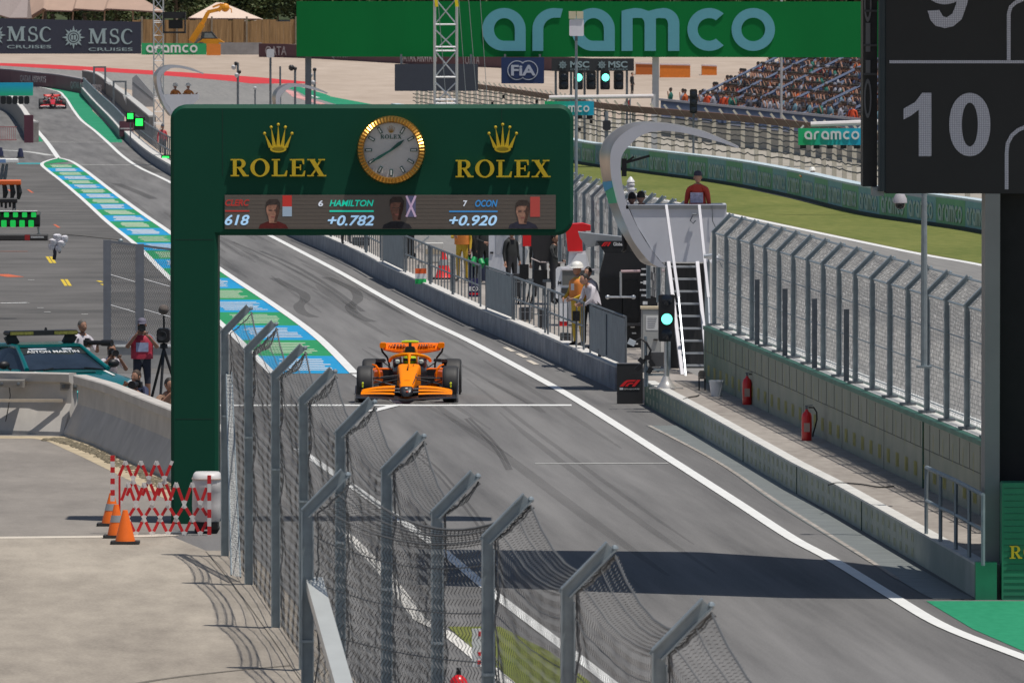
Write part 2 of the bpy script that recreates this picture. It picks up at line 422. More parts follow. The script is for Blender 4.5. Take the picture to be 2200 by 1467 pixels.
for k in range(30):
    Y0 = rk.uniform(112, 330); L_ = rk.uniform(14, 60); u0 = rk.uniform(.06,.94); du = rk.uniform(-.12,.12); n_ = 9
    P_ = [lanept(min(.97, max(.03, u0+du*(j/n_)**2)), Y0+L_*j/n_) for j in range(n_+1)]
    wd_ = rk.uniform(.08,.26); P_ = catmull(P_, 4); RZ += .00005
    sheet_strip('rubber_mark', [p-side(P_, i)*wd_/2*min(1, .25+i/10, .25+(len(P_)-1-i)/10) for i, p in enumerate(P_)], [p+side(P_, i)*wd_/2*min(1, .25+i/10, .25+(len(P_)-1-i)/10) for i, p in enumerate(P_)], RZ-.003, streak)
line('apron_joint_line', [(150,1500),(330,1463),(520,1440),(660,1428)], .10, .0125, M('joint_dark', (.16,.14,.115), .9, var=.2))
# drain channel along the pit wall and dark strip
drain = M('drain_grating', (.20,.215,.21), .6, .2, var=.3, scale=1.2, stretch=(1,9,1))
line('drain_channel', [(1420,915),(1560,985),(1700,1080),(1850,1172),(2000,1262),(2050,1288)], .55, .012, drain)
brk = M('broken_edge', (.33,.30,.27), .9, var=.5, scale=6)
line('drain_edge', [(1395,915),(1540,992),(1680,1085),(1830,1180),(1930,1245)], .07, .013, brk)
for x, yv in ((1085,747),(1112,760),(1135,775)): line('drain_edge', [(x,yv),(x+18,yv+9)], .12, .013, M('joint_concrete', (.6,.54,.46), .9), False)
# raised walkway behind the pit wall
def fenceX(Y): return 4.05 - .066*(Y-171)
wb = [G(x, y) for x, y in WALLBASE if y >= 430]
plat = [p - side(wb, i)*.12 for i, p in enumerate(wb)]
rt = [Vector((fenceX(Y)+.1, Y, 0)) for Y in (118.3,130,171,230,300,356)]
patch_pts = plat + rt
b = MB(); n = len(plat)
me_pts = [(p.x, p.y) for p in plat] + [(p.x, p.y) for p in rt]
b.prism(me_pts, .0, .45, 'z'); tag(b.build('pit_wall_walkway', conc_w), kind='structure')
# grass and kerb in the near run-off, seen through the fence
patch('exit_kerb', [(735,1148),(755,1148),(832,1222),(918,1330),(975,1362),(1100,1462),(1250,1600),(1200,1600),(1070,1464),(948,1362),(888,1332),(805,1222)], .013, M('kerb_white', (.66,.64,.6), .8, var=.2, scale=1.5))
patch('near_grass', [(962,1347),(1075,1347),(1180,1400),(1340,1520),(1430,1620),(1180,1620),(1060,1440),(1000,1380)], .011, grass_m)
line('fence_kerb', [(488,1185),(560,1270),(640,1375),(730,1500)], .62, .02, conc_g)

sheet('track_shoulder', [Vector((fenceX(Y)+.12, Y, 0)) for Y in (100,171,260,370)] + [Vector((fenceX(Y)+9, Y, 0)) for Y in (370,260,171,100)], .0025, asph3)
# ================= letter shapes =================
def g_a(): return [[(1,0),(1,.5)] + arc(.5,.5,.5,0,270,30) , [(.75,.235),(.75,.5)] + arc(.51,.5,.24,0,270,24,.265)], 1.0
def g_o(): return [arc(.5,.5,.5,0,358,36), arc(.5,.5,.275,0,358,30)], 1.0
def g_c(): return [arc(.5,.5,.5,48,312,30) + arc(.5,.5,.265,306,54,24)], .86
def g_r(): return [[(0,0)] + [(0,.5)] + arc(.5,.5,.5,180,92,10) + [(.70,.985),(.645,.775),(.5,.775)] + arc(.52,.5,.27,95,180,8,.275) + [(.25,0)]], .74
def g_m():
    return [[(0,0),(0,.93),(.1,.965),(.3,1),(.46,.985),(.62,.93),(.78,.975),(.95,1)] + arc(.97,.64,.36,85,0,10) + [(1.33,0),(1.07,0),(1.07,.62)] +
            arc(.97,.62,.10,0,75,5,.145) + [(.86,.77),(.79,.755),(.79,0),(.53,0),(.53,.62)] + arc(.44,.62,.09,0,80,5,.15) + [(.33,.77),(.255,.765),(.255,0)]], 1.36
GLY = {'a': g_a, 'o': g_o, 'c': g_c, 'r': g_r, 'm': g_m}
def logo_word(s, mat, parent, at, h, gap=.155, sx=1.0, mtx=None, depth=.02):
    """a rounded lower-case word mark; returns its width"""
    loops = []; x = 0
    for ch in s:
        ls, wd = GLY[ch]()
        loops += [[((p[0]+x)*sx, p[1]) for p in l] for l in ls]; x += wd + gap
    return shape2d('lettering', loops, depth, mat, parent, at, h, mtx)
SER = {
 'R': ([[[(.15,.0),(.36,.0),(.36,1),(.15,1)]], [[(.02,0),(.50,0),(.50,.075),(.02,.075)]], [[(.02,.925),(.16,.925),(.16,1),(.02,1)]],
        [[(.35,1),(.56,1)] + arc(.56,.735,.30,90,-90,14,.265) + [(.35,.47)], [(.35,.925),(.53,.925)] + arc(.53,.735,.11,90,-90,10,.19) + [(.35,.545)]],
        [[(.42,.48),(.62,.5),(.94,.04),(.72,.0)]], [[(.70,0),(1.04,0),(1.04,.075),(.70,.075)]]], 1.03),
 'O': ([[arc(.54,.5,.54,0,352,40,.525), arc(.54,.5,.31,0,352,34,.45)]], 1.08),
 'L': ([[[(.14,0),(.35,0),(.35,1),(.14,1)]], [[(.02,.925),(.48,.925),(.48,1),(.02,1)]], [[(.02,0),(.86,0),(.90,.33),(.83,.33),(.72,.09),(.02,.08)]]], .92),
 'E': ([[[(.14,0),(.35,0),(.35,1),(.14,1)]], [[(.02,.925),(.70,.92),(.76,.70),(.83,.70),(.82,1),(.02,1)]], [[(.02,0),(.85,0),(.89,.32),(.82,.32),(.72,.09),(.02,.08)]],
        [[(.34,.47),(.58,.47),(.58,.36),(.65,.36),(.65,.68),(.58,.68),(.58,.55),(.34,.55)]]], .92),
 'X': ([[[(.08,1),(.35,1),(.96,0),(.68,0)]], [[(.70,1),(.83,1),(.56,.56),(.50,.63)]], [[(.46,.47),(.53,.40),(.25,0),(.12,0)]],
        [[(-.02,.93),(.42,.93),(.42,1),(-.02,1)]], [[(.60,.93),(.98,.93),(.98,1),(.60,1)]], [[(-.03,0),(.36,0),(.36,.07),(-.03,.07)]], [[(.56,0),(1.05,0),(1.05,.07),(.56,.07)]]], 1.02)}
def serif_word(s, mat, parent, at, h, gap=.10, depth=.05, name='lettering', sx=1.0):
    me = None; x = 0; objs = []
    k = 0
    for ch in s:
        pieces, wd = SER[ch]
        for lp in pieces:
            k += 1
            o = shape2d('tmp', [[((p[0]+x)*sx, p[1]) for p in l] for l in lp], depth + .003*(k % 4), mat, None, at, h)
            objs.append(o)
        x += wd + gap
    bm = bmesh.new()
    for o in objs: bm.from_mesh(o.data)
    me = bpy.data.meshes.new(name); bm.to_mesh(me); bm.free(); me.materials.append(mat)
    for o in objs:
        d = o.data; bpy.data.objects.remove(o); bpy.data.meshes.remove(d)
    r = bpy.data.objects.new(name, me); COL.objects.link(r); r.parent = parent
    return r
def crown(mat, parent, cx, y, z0, h, name='crown_emblem'):
    """five-pointed crown emblem standing proud of the face"""
    b = MB(); wtop = h*.50; wb_ = h*.27
    tips = [(-1,.70),(-.52,.91),(0,1.0),(.52,.91),(1,.70)]
    for i, (tx, tz) in enumerate(tips):
        bx = cx + wb_*(i-2)/2*.92; px, pz = cx + wtop*tx*.92, z0 + h*(tz-.06)
        q = wb_*.26
        b.add([(bx-q, y, z0+h*.16), (bx+q, y, z0+h*.16), (px, y, pz), (bx-q, y+.03, z0+h*.16), (bx+q, y+.03, z0+h*.16), (px, y+.03, pz)],
              [(0,1,2),(5,4,3),(0,3,4,1),(1,4,5,2),(2,5,3,0)])
        b.ball((px, y+.01, pz), h*.052, h*.04, h*.052, 10, 6)
    ring = []
    n = 28
    for rx, rz in ((wb_*1.02, h*.115), (wb_*.74, h*.062)):
        ring.append([(cx + rx*math.cos(2*math.pi*j/n), z0 + h*.115 + rz*math.sin(2*math.pi*j/n)) for j in range(n)])
    vs = [(x, y-.012, z) for x, z in ring[0]] + [(x, y-.012, z) for x, z in ring[1]] + [(x, y+.03, z) for x, z in ring[0]]
    b.add(vs, [(j, (j+1) % n, n+(j+1) % n, n+j) for j in range(n)] + [(j, 2*n+j, 2*n+(j+1) % n, (j+1) % n) for j in range(n)])
    b.add([(x, y-.002, z) for x, z in ring[1]], [list(range(n))])
    return b.build(name, mat, parent)
# ================= clock gantry =================
gz = 135.0
def LG(px, py): p = W(px, py, gz); return p
g0 = W(418, 1130, gz); GX, GY = g0.x, gz
gantry = thing('clock_gantry', 'tall dark green gantry over the pit lane with a round gold-rimmed clock and yellow lettering', 'gantry', (GX, GY, 0))
gl = lambda px, py: (W(px, py, gz).x - GX, W(px, py, gz).z)
gg = M('gantry_green', (.006,.066,.038), .55, var=.06, scale=.6, spec=.15)
x0, zt = gl(366, 226); x1, zb = gl(1232, 506); xl, _ = gl(468, 506)
D = 1.0
bv = .05
def frame_outline(ins):
    r = .22
    o = [(x0+ins, 0)]
    o += [(p[0], p[1]) for p in arc(x0+r, zt-r, r-ins, 180, 90, 8)]
    o += arc(x1-r, zt-r, r-ins, 90, 0, 8) + arc(x1-.26, zb+.26, .26-ins, 0, -90, 8) + [(xl-ins, zb+ins)] + [(xl-ins, 0)]
    return o
b = MB(); A, B2 = frame_outline(bv), frame_outline(0)
rg = [[(x, 0, z) for x, z in A], [(x, bv, z) for x, z in B2], [(x, D-bv, z) for x, z in B2], [(x, D, z) for x, z in A]]
b.loft(rg); frame = b.build('frame', gg, gantry)
b = MB()
for px in (478, 1078): 
    x, _ = gl(px, 226); b.box(x-.004, x+.004, -.003, .02, zb+.9, zt-.06)
for py in (515, 900):
    _, z = gl(400, py); b.box(x0+.07, xl-.07, -.002, .02, z-.004, z+.004)
b.build('panel_seams', M('joint_green', (.004,.03,.02), .6, var=0), frame)
gold = M('sign_yellow', (.62,.44,.015), .45, var=.05)
for px in (598, 1080):
    x, z = gl(px, 328); crown(gold, gantry, x, -.05, z, gl(0, 264)[1]-z)
for px0, px1, pyb, pyt in ((495, 700, 379, 342), (978, 1182, 381, 344)):
    xa, za = gl(px0, pyb); xb_, zt_ = gl(px1, pyt); h = zt_-za
    tw = (1.03+1.08+.92+.92+1.02+.4)
    serif_word('ROLEX', gold, gantry, (xa, -.035, za), h, sx=(xb_-xa)/h/tw, name='wordmark')
# clock
cx, cz = gl(840.5, 322.5); cr = (gl(914, 0)[0]-gl(767, 0)[0])/2
clock = thing('clock', None, None); clock.parent = gantry
clock.location = (cx, -.002, cz)
brass = M('fluted_brass', (.62,.33,.07), .28, .9, var=.05)
n = 120; prof = [(.99*cr, .0, 0), (1.0*cr, -.10, 0), (.97*cr, -.17, 1), (.84*cr, -.20, 1), (.80*cr, -.15, 0)]
b = MB(); rings = []
for r_, yy, fl in prof:
    ring = []
    for j in range(n):
        a = 2*math.pi*j/n; k = (.018 if j % 2 else 0)*fl
        ring.append(((r_-k*cr*.5)*math.cos(a), yy+k*.9, (r_-k*cr*.5)*math.sin(a)))
    rings.append(ring)
b.loft(rings, cap=False); b.build('bezel', brass, clock)
b = MB(); b.lathe([(.0, -.065), (.82*cr, -.065), (.82*cr, 0)], 64, axis='y'); b.build('dial', M('silver_dial', (.62,.62,.62), .3, .2, var=.03), clock)
mk = M('dial_green', (.01,.09,.07), .4, var=0); mkp = M('dial_marker', (.75,.77,.75), .3, var=0)
for h in range(12):
    if h == 0: continue
    a = math.pi/2 - h*math.pi/6; u = Vector((math.cos(a), 0, math.sin(a)))
    t = Vector((-u.z, 0, u.x))
    b = MB(); 
    b.bar(u*(cr*.56)+Vector((0,-.075,0)), u*(cr*.76)+Vector((0,-.075,0)), .045, .016, (0,1,0)); b.mi = 1
    b.bar(u*(cr*.585)+Vector((0,-.085,0)), u*(cr*.735)+Vector((0,-.085,0)), .022, .014, (0,1,0))
    b.build('hour_marker', [mk, mkp], clock)
def hand(ang, L, wd, nm, yy):
    u = Vector((math.cos(ang), 0, math.sin(ang))); t = Vector((-u.z, 0, u.x))
    b = MB(); o = Vector((0, yy, 0))
    pts = [o-u*L*.12-t*wd*.5, o-u*L*.12+t*wd*.5, o+u*L*.6+t*wd, o+u*L, o+u*L*.6-t*wd]
    b.add(pts + [p+Vector((0,.012,0)) for p in pts], [(0,1,2,3,4),(9,8,7,6,5)] + [(i,(i+1)%5,5+(i+1)%5,5+i) for i in range(5)])
    b.build(nm, mk, clock)
hand(R(38), cr*.50, .028, 'hour_hand', -.115); hand(R(211), cr*.72, .022, 'minute_hand', -.135)
crown(M('dial_gold', (.5,.28,.06), .4, var=0), clock, 0, -.075, cr*.50, cr*.22)
serif_word('ROLEX', mk, clock, (-cr*.315, -.07, cr*.33), cr*.115, depth=.006, sx=1.0, name='wordmark')
# led screen with the running order
sx0, sz0 = gl(483, 492); sx1, sz1 = gl(1194, 419)
led = M('led_off_brown', (.15,.125,.105), .35, var=.03, scale=8)
b = MB(); b.box(sx0, sx1, -.02, .02, sz0, sz1); scr = b.build('led_screen', led, gantry)
b = MB()
for k in range(9): b.box(sx0, sx1, -.0215, -.0195, sz0+(sz1-sz0)*(k+.5)/9-.003, sz0+(sz1-sz0)*(k+.5)/9+.003)
b.build('module_joint', M('led_joint', (.155,.128,.105), .5, var=0), scr)
def emi(nm, r, g, b_, k=1.0): return M(nm, (lin(r), lin(g), lin(b_)), .6, var=0, emit=k)
lt = emi('led_pale_blue', 140, 175, 205, .9); ltw = emi('led_white', 175, 180, 190, .9); ltt = emi('led_teal', 20, 170, 145, .8); ltb = emi('led_blue', 40, 110, 165, .8); ltr = emi('led_red', 140, 35, 30, .8)
def ST(s, px, py, hpx, m, shear=.25, sx=1.25, al='LEFT', bold=.02):
    x, z = gl(px, py); h = hpx/S(gz)/.70
    return text(s, h, m, scr, (x, -.024, z), bold, shear, sx, .004, al)
def fit(s, px0, px1, pyb, pyt, m, shear=.25, bold=.02):
    x, z = gl(px0, pyb); x2, z2 = gl(px1, pyt); h = (z2-z)/.70
    o = text(s, h, m, scr, (0, 0, 0), bold, shear, 1, .004)
    xs = [v.co.x for v in o.data.vertices]; k = (x2-x)/(max(xs)-min(xs)); m0 = min(xs)
    for v in o.data.vertices: v.co.x = x + (v.co.x-m0)*k; v.co.y += -.024; v.co.z += z
    return o
fit('CLERC', 484, 536, 442, 429, ltr); fit('618', 483, 536, 483, 462, lt)
fit('6', 684, 694, 443, 431, ltw, .1); fit('HAMILTON', 708, 803, 443, 430, ltt); fit('+0.782', 704, 804, 484, 463, lt)
fit('7', 995, 1004, 443, 431, ltw, .1); fit('OCON', 1021, 1069, 444, 430, ltb); fit('+0.920', 965, 1068, 484, 463, lt)
def srect(px0, py0, px1, py1, m, nm='screen_graphic', yy=-.024):
    xa, za = gl(px0, py1); xb_, zb_ = gl(px1, py0)
    b = MB(); b.box(xa, xb_, yy, -.0197, za, zb_); return b.build(nm, m, scr)
srect(484, 452, 536, 455, ltr); srect(708, 452, 803, 455.5, ltt); srect(965, 453, 1069, 456, ltb)
srect(607, 420, 627, 444, ltr); srect(607, 444, 627, 465, emi('led_flag_grey', 120, 135, 150, .7))
srect(873, 421, 893, 466, emi('led_flag_navy', 70, 70, 95, .7)); srect(1139, 423, 1160, 466, emi('led_flag_red', 130, 50, 45, .8))
for p in ((873,421,893,466),(893,421,873,466)):
    xa, za = gl(p[0], p[3]); xb_, zb_ = gl(p[2], p[1]); b = MB()
    b.bar((xa,-.0245,za),(xb_,-.0245,zb_), .004, .03, (0,0,1)); b.build('screen_graphic', emi('led_flag_cross', 150, 130, 150, .8), scr)
for px, top, sk_, su in ((586, 426, (128,92,76), (70,18,16)), (852, 421, (98,68,56), (28,28,32)), (1123, 428, (130,96,80), (36,36,48))):
    x, z = gl(px, 0); zc = gl(0, top+27)[1]; s_ = 1/S(gz)
    xb_ = gl(px, 491)[1]
    shape2d('screen_portrait', [[(x+a*s_, xb_+c*s_) for a, c in ((-31,0),(-28,8),(-12,15),(12,15),(28,8),(33,0))]], .004, M('led_suit%d' % px, C8(*su, 2.0), .8, var=.35, scale=18), scr, (0,-.0235,0))
    shape2d('screen_portrait', [[(x+a*s_, zc+c*s_) for a, c in ((-8,-26),(8,-26),(10,-14),(14,-2),(14,10),(10,17),(-10,17),(-14,10),(-14,-2),(-10,-14))]], .004, M('led_face%d' % px, C8(*sk_, 2.0), .8, var=.35, scale=22), scr, (0,-.0255,0))
    shape2d('screen_portrait', [[(x+a*s_, zc+c*s_) for a, c in ((-15,2),(-13,10),(-8,13),(8,13),(13,10),(15,2),(16,16),(10,25),(-8,25),(-15,18))]], .004, M('led_hair%d' % px, C8(55, 46, 42, 1.5), .8, var=.4, scale=25), scr, (0,-.0275,0))
    shape2d('screen_portrait', [[(x+a*s_, zc+c*s_) for a, c in ((2,-24),(8,-25),(10,-14),(14,-2),(14,10),(9,12),(5,2),(6,-8))]], .004, M('led_shade%d' % px, C8(sk_[0]*.72, sk_[1]*.70, sk_[2]*.70), .8, var=.3, scale=30), scr, (0,-.0262,0))
    for dx in (-6, 6):
        shape2d('screen_portrait', [[(x+(dx+a)*s_, zc+c*s_) for a, c in ((-3.5,0),(3.5,0),(3.5,2.2),(-3.5,2.2))]], .003, emi('led_brow', 50, 38, 34, .8), scr, (0,-.0275,0))
    shape2d('screen_portrait', [[(x+a*s_, zc+c*s_) for a, c in ((-4,-14),(4,-14),(4,-12),(-4,-12))]], .003, emi('led_lip', 105, 60, 55, .8), scr, (0,-.0275,0))
# ================= scoreboard tower with an unseen shade slab =================
bz = 118.4
sb = thing('scoreboard_tower', 'huge black scoreboard with grey digits on a dark pillar beside the pit lane', 'scoreboard', (W(2130, 1287, bz).x, bz, 0))
SBX = sb.location.x
bl = lambda px, py, Y=bz: (W(px, py, Y).x - SBX, W(px, py, Y).z)
blk = M('board_black', (.011,.0115,.013), .5, var=.15, scale=1.5)
xa, za = bl(1903, 416); xe = xa + 6.0
b = MB(); b.box(xa, xe, 0, 1.15, za, 8.9); body = b.build('board', blk, sb)
# side cabinet on the left of the board, with seen-edge-on digits and slats
xs_, zs_ = bl(1856, 402)
b = MB(); b.box(xs_, xa-.10, .35, 1.1, zs_, 8.9); cab = b.build('side_cabinet', M('cabinet_black', (.024,.024,.024), .6, var=.2), sb)
b = MB(); b.tube([(xa-.05, .02, za+.03), (xa-.05, .02, 8.9)], .055, 10); b.build('edge_pipe', M('pipe_dark', (.03,.045,.055), .4, .4, var=.1), sb)
b = MB(); b.box(xs_+.12, xa-.02, .05, .7, zs_-.12, zs_-.003); b.build('cabinet_foot', greym, sb)
sg = M('side_digit', (.16,.16,.17), .6, var=0)
for pyt, pyb in ((170, 255), (-30, 48)):
    x, z = bl(1868, pyb); _, z2 = bl(1868, pyt); hh = z2-z
    shape2d('digit', [arc(x-.01, z+hh/2, .05, 0, 350, 26, hh/2), arc(x-.01, z+hh/2, .03, 0, 350, 22, hh/2-.06)], .01, sg, cab, (0,.33,0))
for pyt, pyb in ((50,84),(84,112),(130,158)):
    x, z = bl(1862, pyb); x2, z2 = bl(1872, pyt); b = MB(); b.box(x, x2, .32, .349, z, z2); b.build('slat', sg, cab)
b = MB()
for py in (24, 98, 160): x, z = bl(1858, py); b.box(x, xa-.10, .31, .349, z-.015, z+.015)
b.build('cabinet_rail', M('rail_dark', (.07,.07,.075), .6, var=0), cab)
dg = bpy.data.materials.new('board_digit'); dg.use_nodes = True; MATS['board_digit'] = dg
t_ = dg.node_tree; p_ = t_.nodes['Principled BSDF']; tc_ = t_.nodes.new('ShaderNodeTexCoord'); br_ = t_.nodes.new('ShaderNodeTexBrick')
mp_ = t_.nodes.new('ShaderNodeMapping'); mp_.inputs['Rotation'].default_value = (R(90), 0, 0)
t_.links.new(tc_.outputs['Object'], mp_.inputs[0]); t_.links.new(mp_.outputs[0], br_.inputs['Vector'])
br_.offset = 0; br_.inputs['Scale'].default_value = 1; br_.inputs['Brick Width'].default_value = .024; br_.inputs['Row Height'].default_value = .024
br_.inputs['Mortar Size'].default_value = .004; br_.inputs['Color1'].default_value = (.42,.42,.48,1); br_.inputs['Color2'].default_value = (.46,.46,.52,1); br_.inputs['Mortar'].default_value = (.2,.2,.24,1)
t_.links.new(br_.outputs[0], p_.inputs['Base Color']); p_.inputs['Emission Strength'].default_value = .14; t_.links.new(br_.outputs[0], p_.inputs['Emission Color'])
def bfit(s, px0, px1, pyb, pyt, bold):
    x, z = bl(px0, pyb); x2, z2 = bl(px1, pyt)
    o = text(s, 1, dg, body, (0,0,0), bold, 0, 1, .012, name='digit')
    xs = [v.co.x for v in o.data.vertices]; zs = [v.co.z for v in o.data.vertices]
    kx = (x2-x)/(max(xs)-min(xs)); kz = (z2-z)/(max(zs)-min(zs)); m0, n0 = min(xs), min(zs)
    for v in o.data.vertices: v.co.x = x+(v.co.x-m0)*kx; v.co.z = z+(v.co.z-n0)*kz; v.co.y = -.01 if v.co.y < 0 else -.001
    return o
def bshape(loops, nm='digit', dy=0):
    out = [[bl(px, py) for px, py in l] for l in loops]
    return shape2d(nm, out, .012, dg, body, (0,-.007-dy,0))
bshape([[(1941,234),(1941,257),(1957,249),(1974,236),(1974,336),(2001,336),(2001,200),(1981,200),(1966,220)]])
def el(cx_, cy_, rx, ry, n=40): return [(cx_+rx*math.cos(2*math.pi*i/n)*(1 if True else 0), cy_+ry*math.copysign(abs(math.sin(2*math.pi*i/n))**.86, math.sin(2*math.pi*i/n))) for i in range(n)]
bshape([el(2083.5,268,44,68), el(2083.5,268,17,47)])
bshape([[(1993,24),(2018,22),(2026,36),(2034,38),(2046,30),(2054,10),(2056,-40),(2081,-40),(2079,5),(2066,42),(2048,57),(2030,61),(2010,56),(1999,44)]], 'digit', .004)
bshape([el(2030,-28,42,38), el(2030,-28,19,24)])
def bpath(pts, wd, nm='board_line'):
    out = []
    V = [Vector((*bl(px, py), 0)) for px, py in pts]
    L, Q = [], []
    for i, p in enumerate(V):
        d = V[min(i+1,len(V)-1)]-V[max(i-1,0)]; d.normalize(); nn = Vector((-d.y, d.x, 0))*wd/2
        L.append(tuple((p+nn)[:2])); Q.append(tuple((p-nn)[:2]))
    shape2d(nm, [L + Q[::-1]], .012, dg, body, (0,-.007,0))
bpath([(1911,133.5),(2330,133.5)], .040)
for pts in ([(2162.5,407),(2162.5,330),(2165,308),(2174,291),(2187,280),(2205,272),(2240,270)], [(2167,130),(2167,32),(2171,16),(2182,6),(2200,-2),(2240,-6)]): bpath(pts, .05)
# pillar
xp, zp0 = bl(2115, 1287); xq, _ = bl(2147, 1287)
b = MB(); b.box(xp, xq, 0, .9, .0, za-.003); b.build('pillar', M('pillar_grey', (.26,.265,.26), .55, .2, var=.1, scale=.8), sb)
b = MB(); b.box(xq, xq+1.9, .22, 1.6, .0, za-.003); b.build('pillar', M('pillar_black', (.010,.010,.011), .8, var=.2), sb)
# unseen slab added above the lane, outline shaped to cast the road's shadow band
dk_ = [G(x, y)+Vector((.27*9.05,-.17*9.05,0))-Vector((SBX, bz, 0)) for x, y in ((900,1256),(1300,1272),(1700,1285),(2092,1288))]; dk2 = [G(x, y)+Vector((.27*9.05,-.17*9.05,0))-Vector((SBX, bz, 0)) for x, y in ((2060,1237),(1790,1204),(1500,1186),(900,1180))]
b = MB(); b.prism([(p.x, p.y) for p in dk_] + [(9, dk_[-1].y), (9, dk2[0].y)] + [(p.x, p.y) for p in dk2], 9.0, 9.16, 'z'); b.build('shade_deck', greym, sb)
b = MB(); b.box(xe-1.2, xe, 1.2, 2.4, 0, 9.0); b.build('pillar', greym, sb)
# green cabinet in front of the pillar
gcab = thing('advertising_board', 'dark green ribbed board with yellow lettering at the foot of the scoreboard pillar', 'sign board', (W(2152, 1286, bz-.6).x, bz-.6, 0))
h = W(2152, 1037, bz-.6).z
b = MB(); b.bevbox(0, 2.2, 0, .5, .0, h, .02); b.build('panel', M('board_green', (.03,.23,.12), .5, var=.06), gcab)
b = MB()
for k in range(18): b.box(.03, 2.17, -.006, .002, .06+k*h/18.6, .066+k*h/18.6)
b.build('rib', M('rib_green', (.014,.11,.06), .6, var=0), gcab)
serif_word('ROLEX', gold, gcab, (.10, -.02, W(0, 1199, bz-.6).z), .165, depth=.02, name='wordmark')
# ================= debris fences =================
def post_mesh(h0, h1, arm, wpost=.115, dpost=.14):
    """channel-section post with a cranked arm leaning to +x"""
    b = MB(); w2 = wpost/2
    b.box(-w2, -w2+.012, -dpost/2, dpost/2, h0, h1)                       # flanges
    b.box(w2-.012, w2, -dpost/2, dpost/2, h0, h1-.10)
    b.box(-w2+.012, w2-.012, -.012, .012, h0, h1-.02)                     # web
    t = Vector((arm, 0, arm*1.02)); e = Vector((0, 0, h1))
    for off in (-1, 1):
        nrm = Vector((-t.z, 0, t.x)).normalized()*off*(w2-.006)
        b.bar(e+nrm*.9-t*.06, e+nrm*.9+t, dpost, .012, nrm)
    b.bar(e-t*.12, e+t*.99, .02, wpost-.02, Vector((-t.z, 0, t.x)))
    for k in range(4):
        if h0+.5+k*.75 < h1-.3 and k == 2: b.box(-w2-.002, w2+.002, -dpost/2-.006, -dpost/2+.004, h0+.5+k*.75, h0+.525+k*.75)
    b.ball(e+t+Vector((.03,0,-.02)), .03, .03, .03, 6, 4)
    return b
def fence_mesh(prA, prB, n, m, sagw, r, twist=.5, bulge=.10, rnd=None):
    """chain-link between two post profiles (lists of points bottom to top)"""
    b = MB()
    def pt(u, t):
        k = t*(len(prA)-1); i = min(int(k), len(prA)-2); f = k-i
        p = prA[i].lerp(prA[i+1], f)*(1-u) + prB[i].lerp(prB[i+1], f)*u
        s_ = 4*u*(1-u)
        p = p.copy(); p.z -= sagw*s_*(t**2.2) ; p.x += bulge*s_*math.sin(t*math.pi*1.0)*.6 + (.020*math.sin(30*t+4*s_+1.3*math.sin(7*u)))*t*(1-t)*3 + .004*math.sin(40*u)
        return p
    for k in range(n):
        for par in (0, 1):
            pts = [pt(min(1, max(0, (k+.5+(twist if (j+par) % 2 else -twist)*.5*(1 if par == 0 else 1))/n)), j/m) for j in range(m+1)] if par == 0 else None
            if pts: b.tube(pts, r, 3, cap=False)
    return b, pt
def clink(name, prA, prB, n, m, sagw, r, parent, bulge=.10, tw=.38):
    b, pt = fence_mesh(prA, prB, n, m, sagw, r, tw, bulge)
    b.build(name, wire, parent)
    c = MB()
    for t in (.02, .13, .25, .36, .48, .59, .70, .80, .91, 1.0):
        c.tube([pt(u/14, t) + Vector((-.02,0,0)) for u in range(15)], .0055 if t < 1 else .010, 4, cap=False)
    for uu in (0.01, .99): c.tube([pt(uu, j/30) + Vector((.012*math.sin(j*2.1), 0, 0)) for j in range(31)], .009, 3, cap=False)
    c.build('cable', wire, parent)
TH_, EL = 3.55, 3.21
def tipZ(pytip): return FPX*(HC-TH_)/(pytip-HZ)
def fpost(pxc, pytip):
    Y = tipZ(pytip); p = W(pxc, 900, Y); return Vector((p.x, Y, 0))
A_ = [fpost(483,661), fpost(534,695), fpost(592,746), fpost(652,796.5), fpost(731,862), fpost(830.5,936), fpost(939,1022)]
B_ = [fpost(660,1019), fpost(1048.5,1072), fpost(1220,1177), fpost(1417,1300), fpost(1705,1530)]
fa = thing('debris_fence', 'grey cranked-post debris fence running from the green gantry along the left of the pit lane', 'fence', A_[1])
fb = thing('debris_fence', 'nearest grey debris fence with a braced corner post, at the bottom of the picture', 'fence', B_[0])
pm_ = post_mesh(0, EL, .345)
first = None
prof = lambda p, o: [Vector((p.x+.075, p.y, .02))-o, Vector((p.x+.075, p.y, 1.1))-o, Vector((p.x+.075, p.y, 2.2))-o, Vector((p.x+.075, p.y, EL-.03))-o, Vector((p.x+.075+.32, p.y, TH_-.06))-o]
PM = None
for root, lst in ((fa, A_), (fb, B_)):
    for p in lst:
        if PM is None: o = pm_.build('post', galv, root); PM = o.data
        else:
            o = bpy.data.objects.new('post', PM); COL.objects.link(o); o.parent = root
        o.location = p - root.location
        o.rotation_euler = (0, 0, LANE*.5)
for i in range(len(A_)-1):
    clink('mesh_panel', prof(A_[i], fa.location), prof(A_[i+1], fa.location), 58, 72, .40, .0031, fa)
seq = [B_[0], B_[1], B_[2], B_[3], B_[4]]
for i in range(len(seq)-1):
    clink('mesh_panel', prof(seq[i], fb.location), prof(seq[i+1], fb.location), 58 if i else 50, 72, .32, .0031 if i else .0042, fb, bulge=.04, tw=.38 if i else .9)
b = MB(); p0 = Vector((.06, .05, 2.55)); p1 = W(745, 1500, B_[0].y-3.5) - fb.location
b.bar(p0, p1, .16, .10); b.build('brace', M('bright_channel', (.62,.64,.62), .4, .4, var=.05), fb)
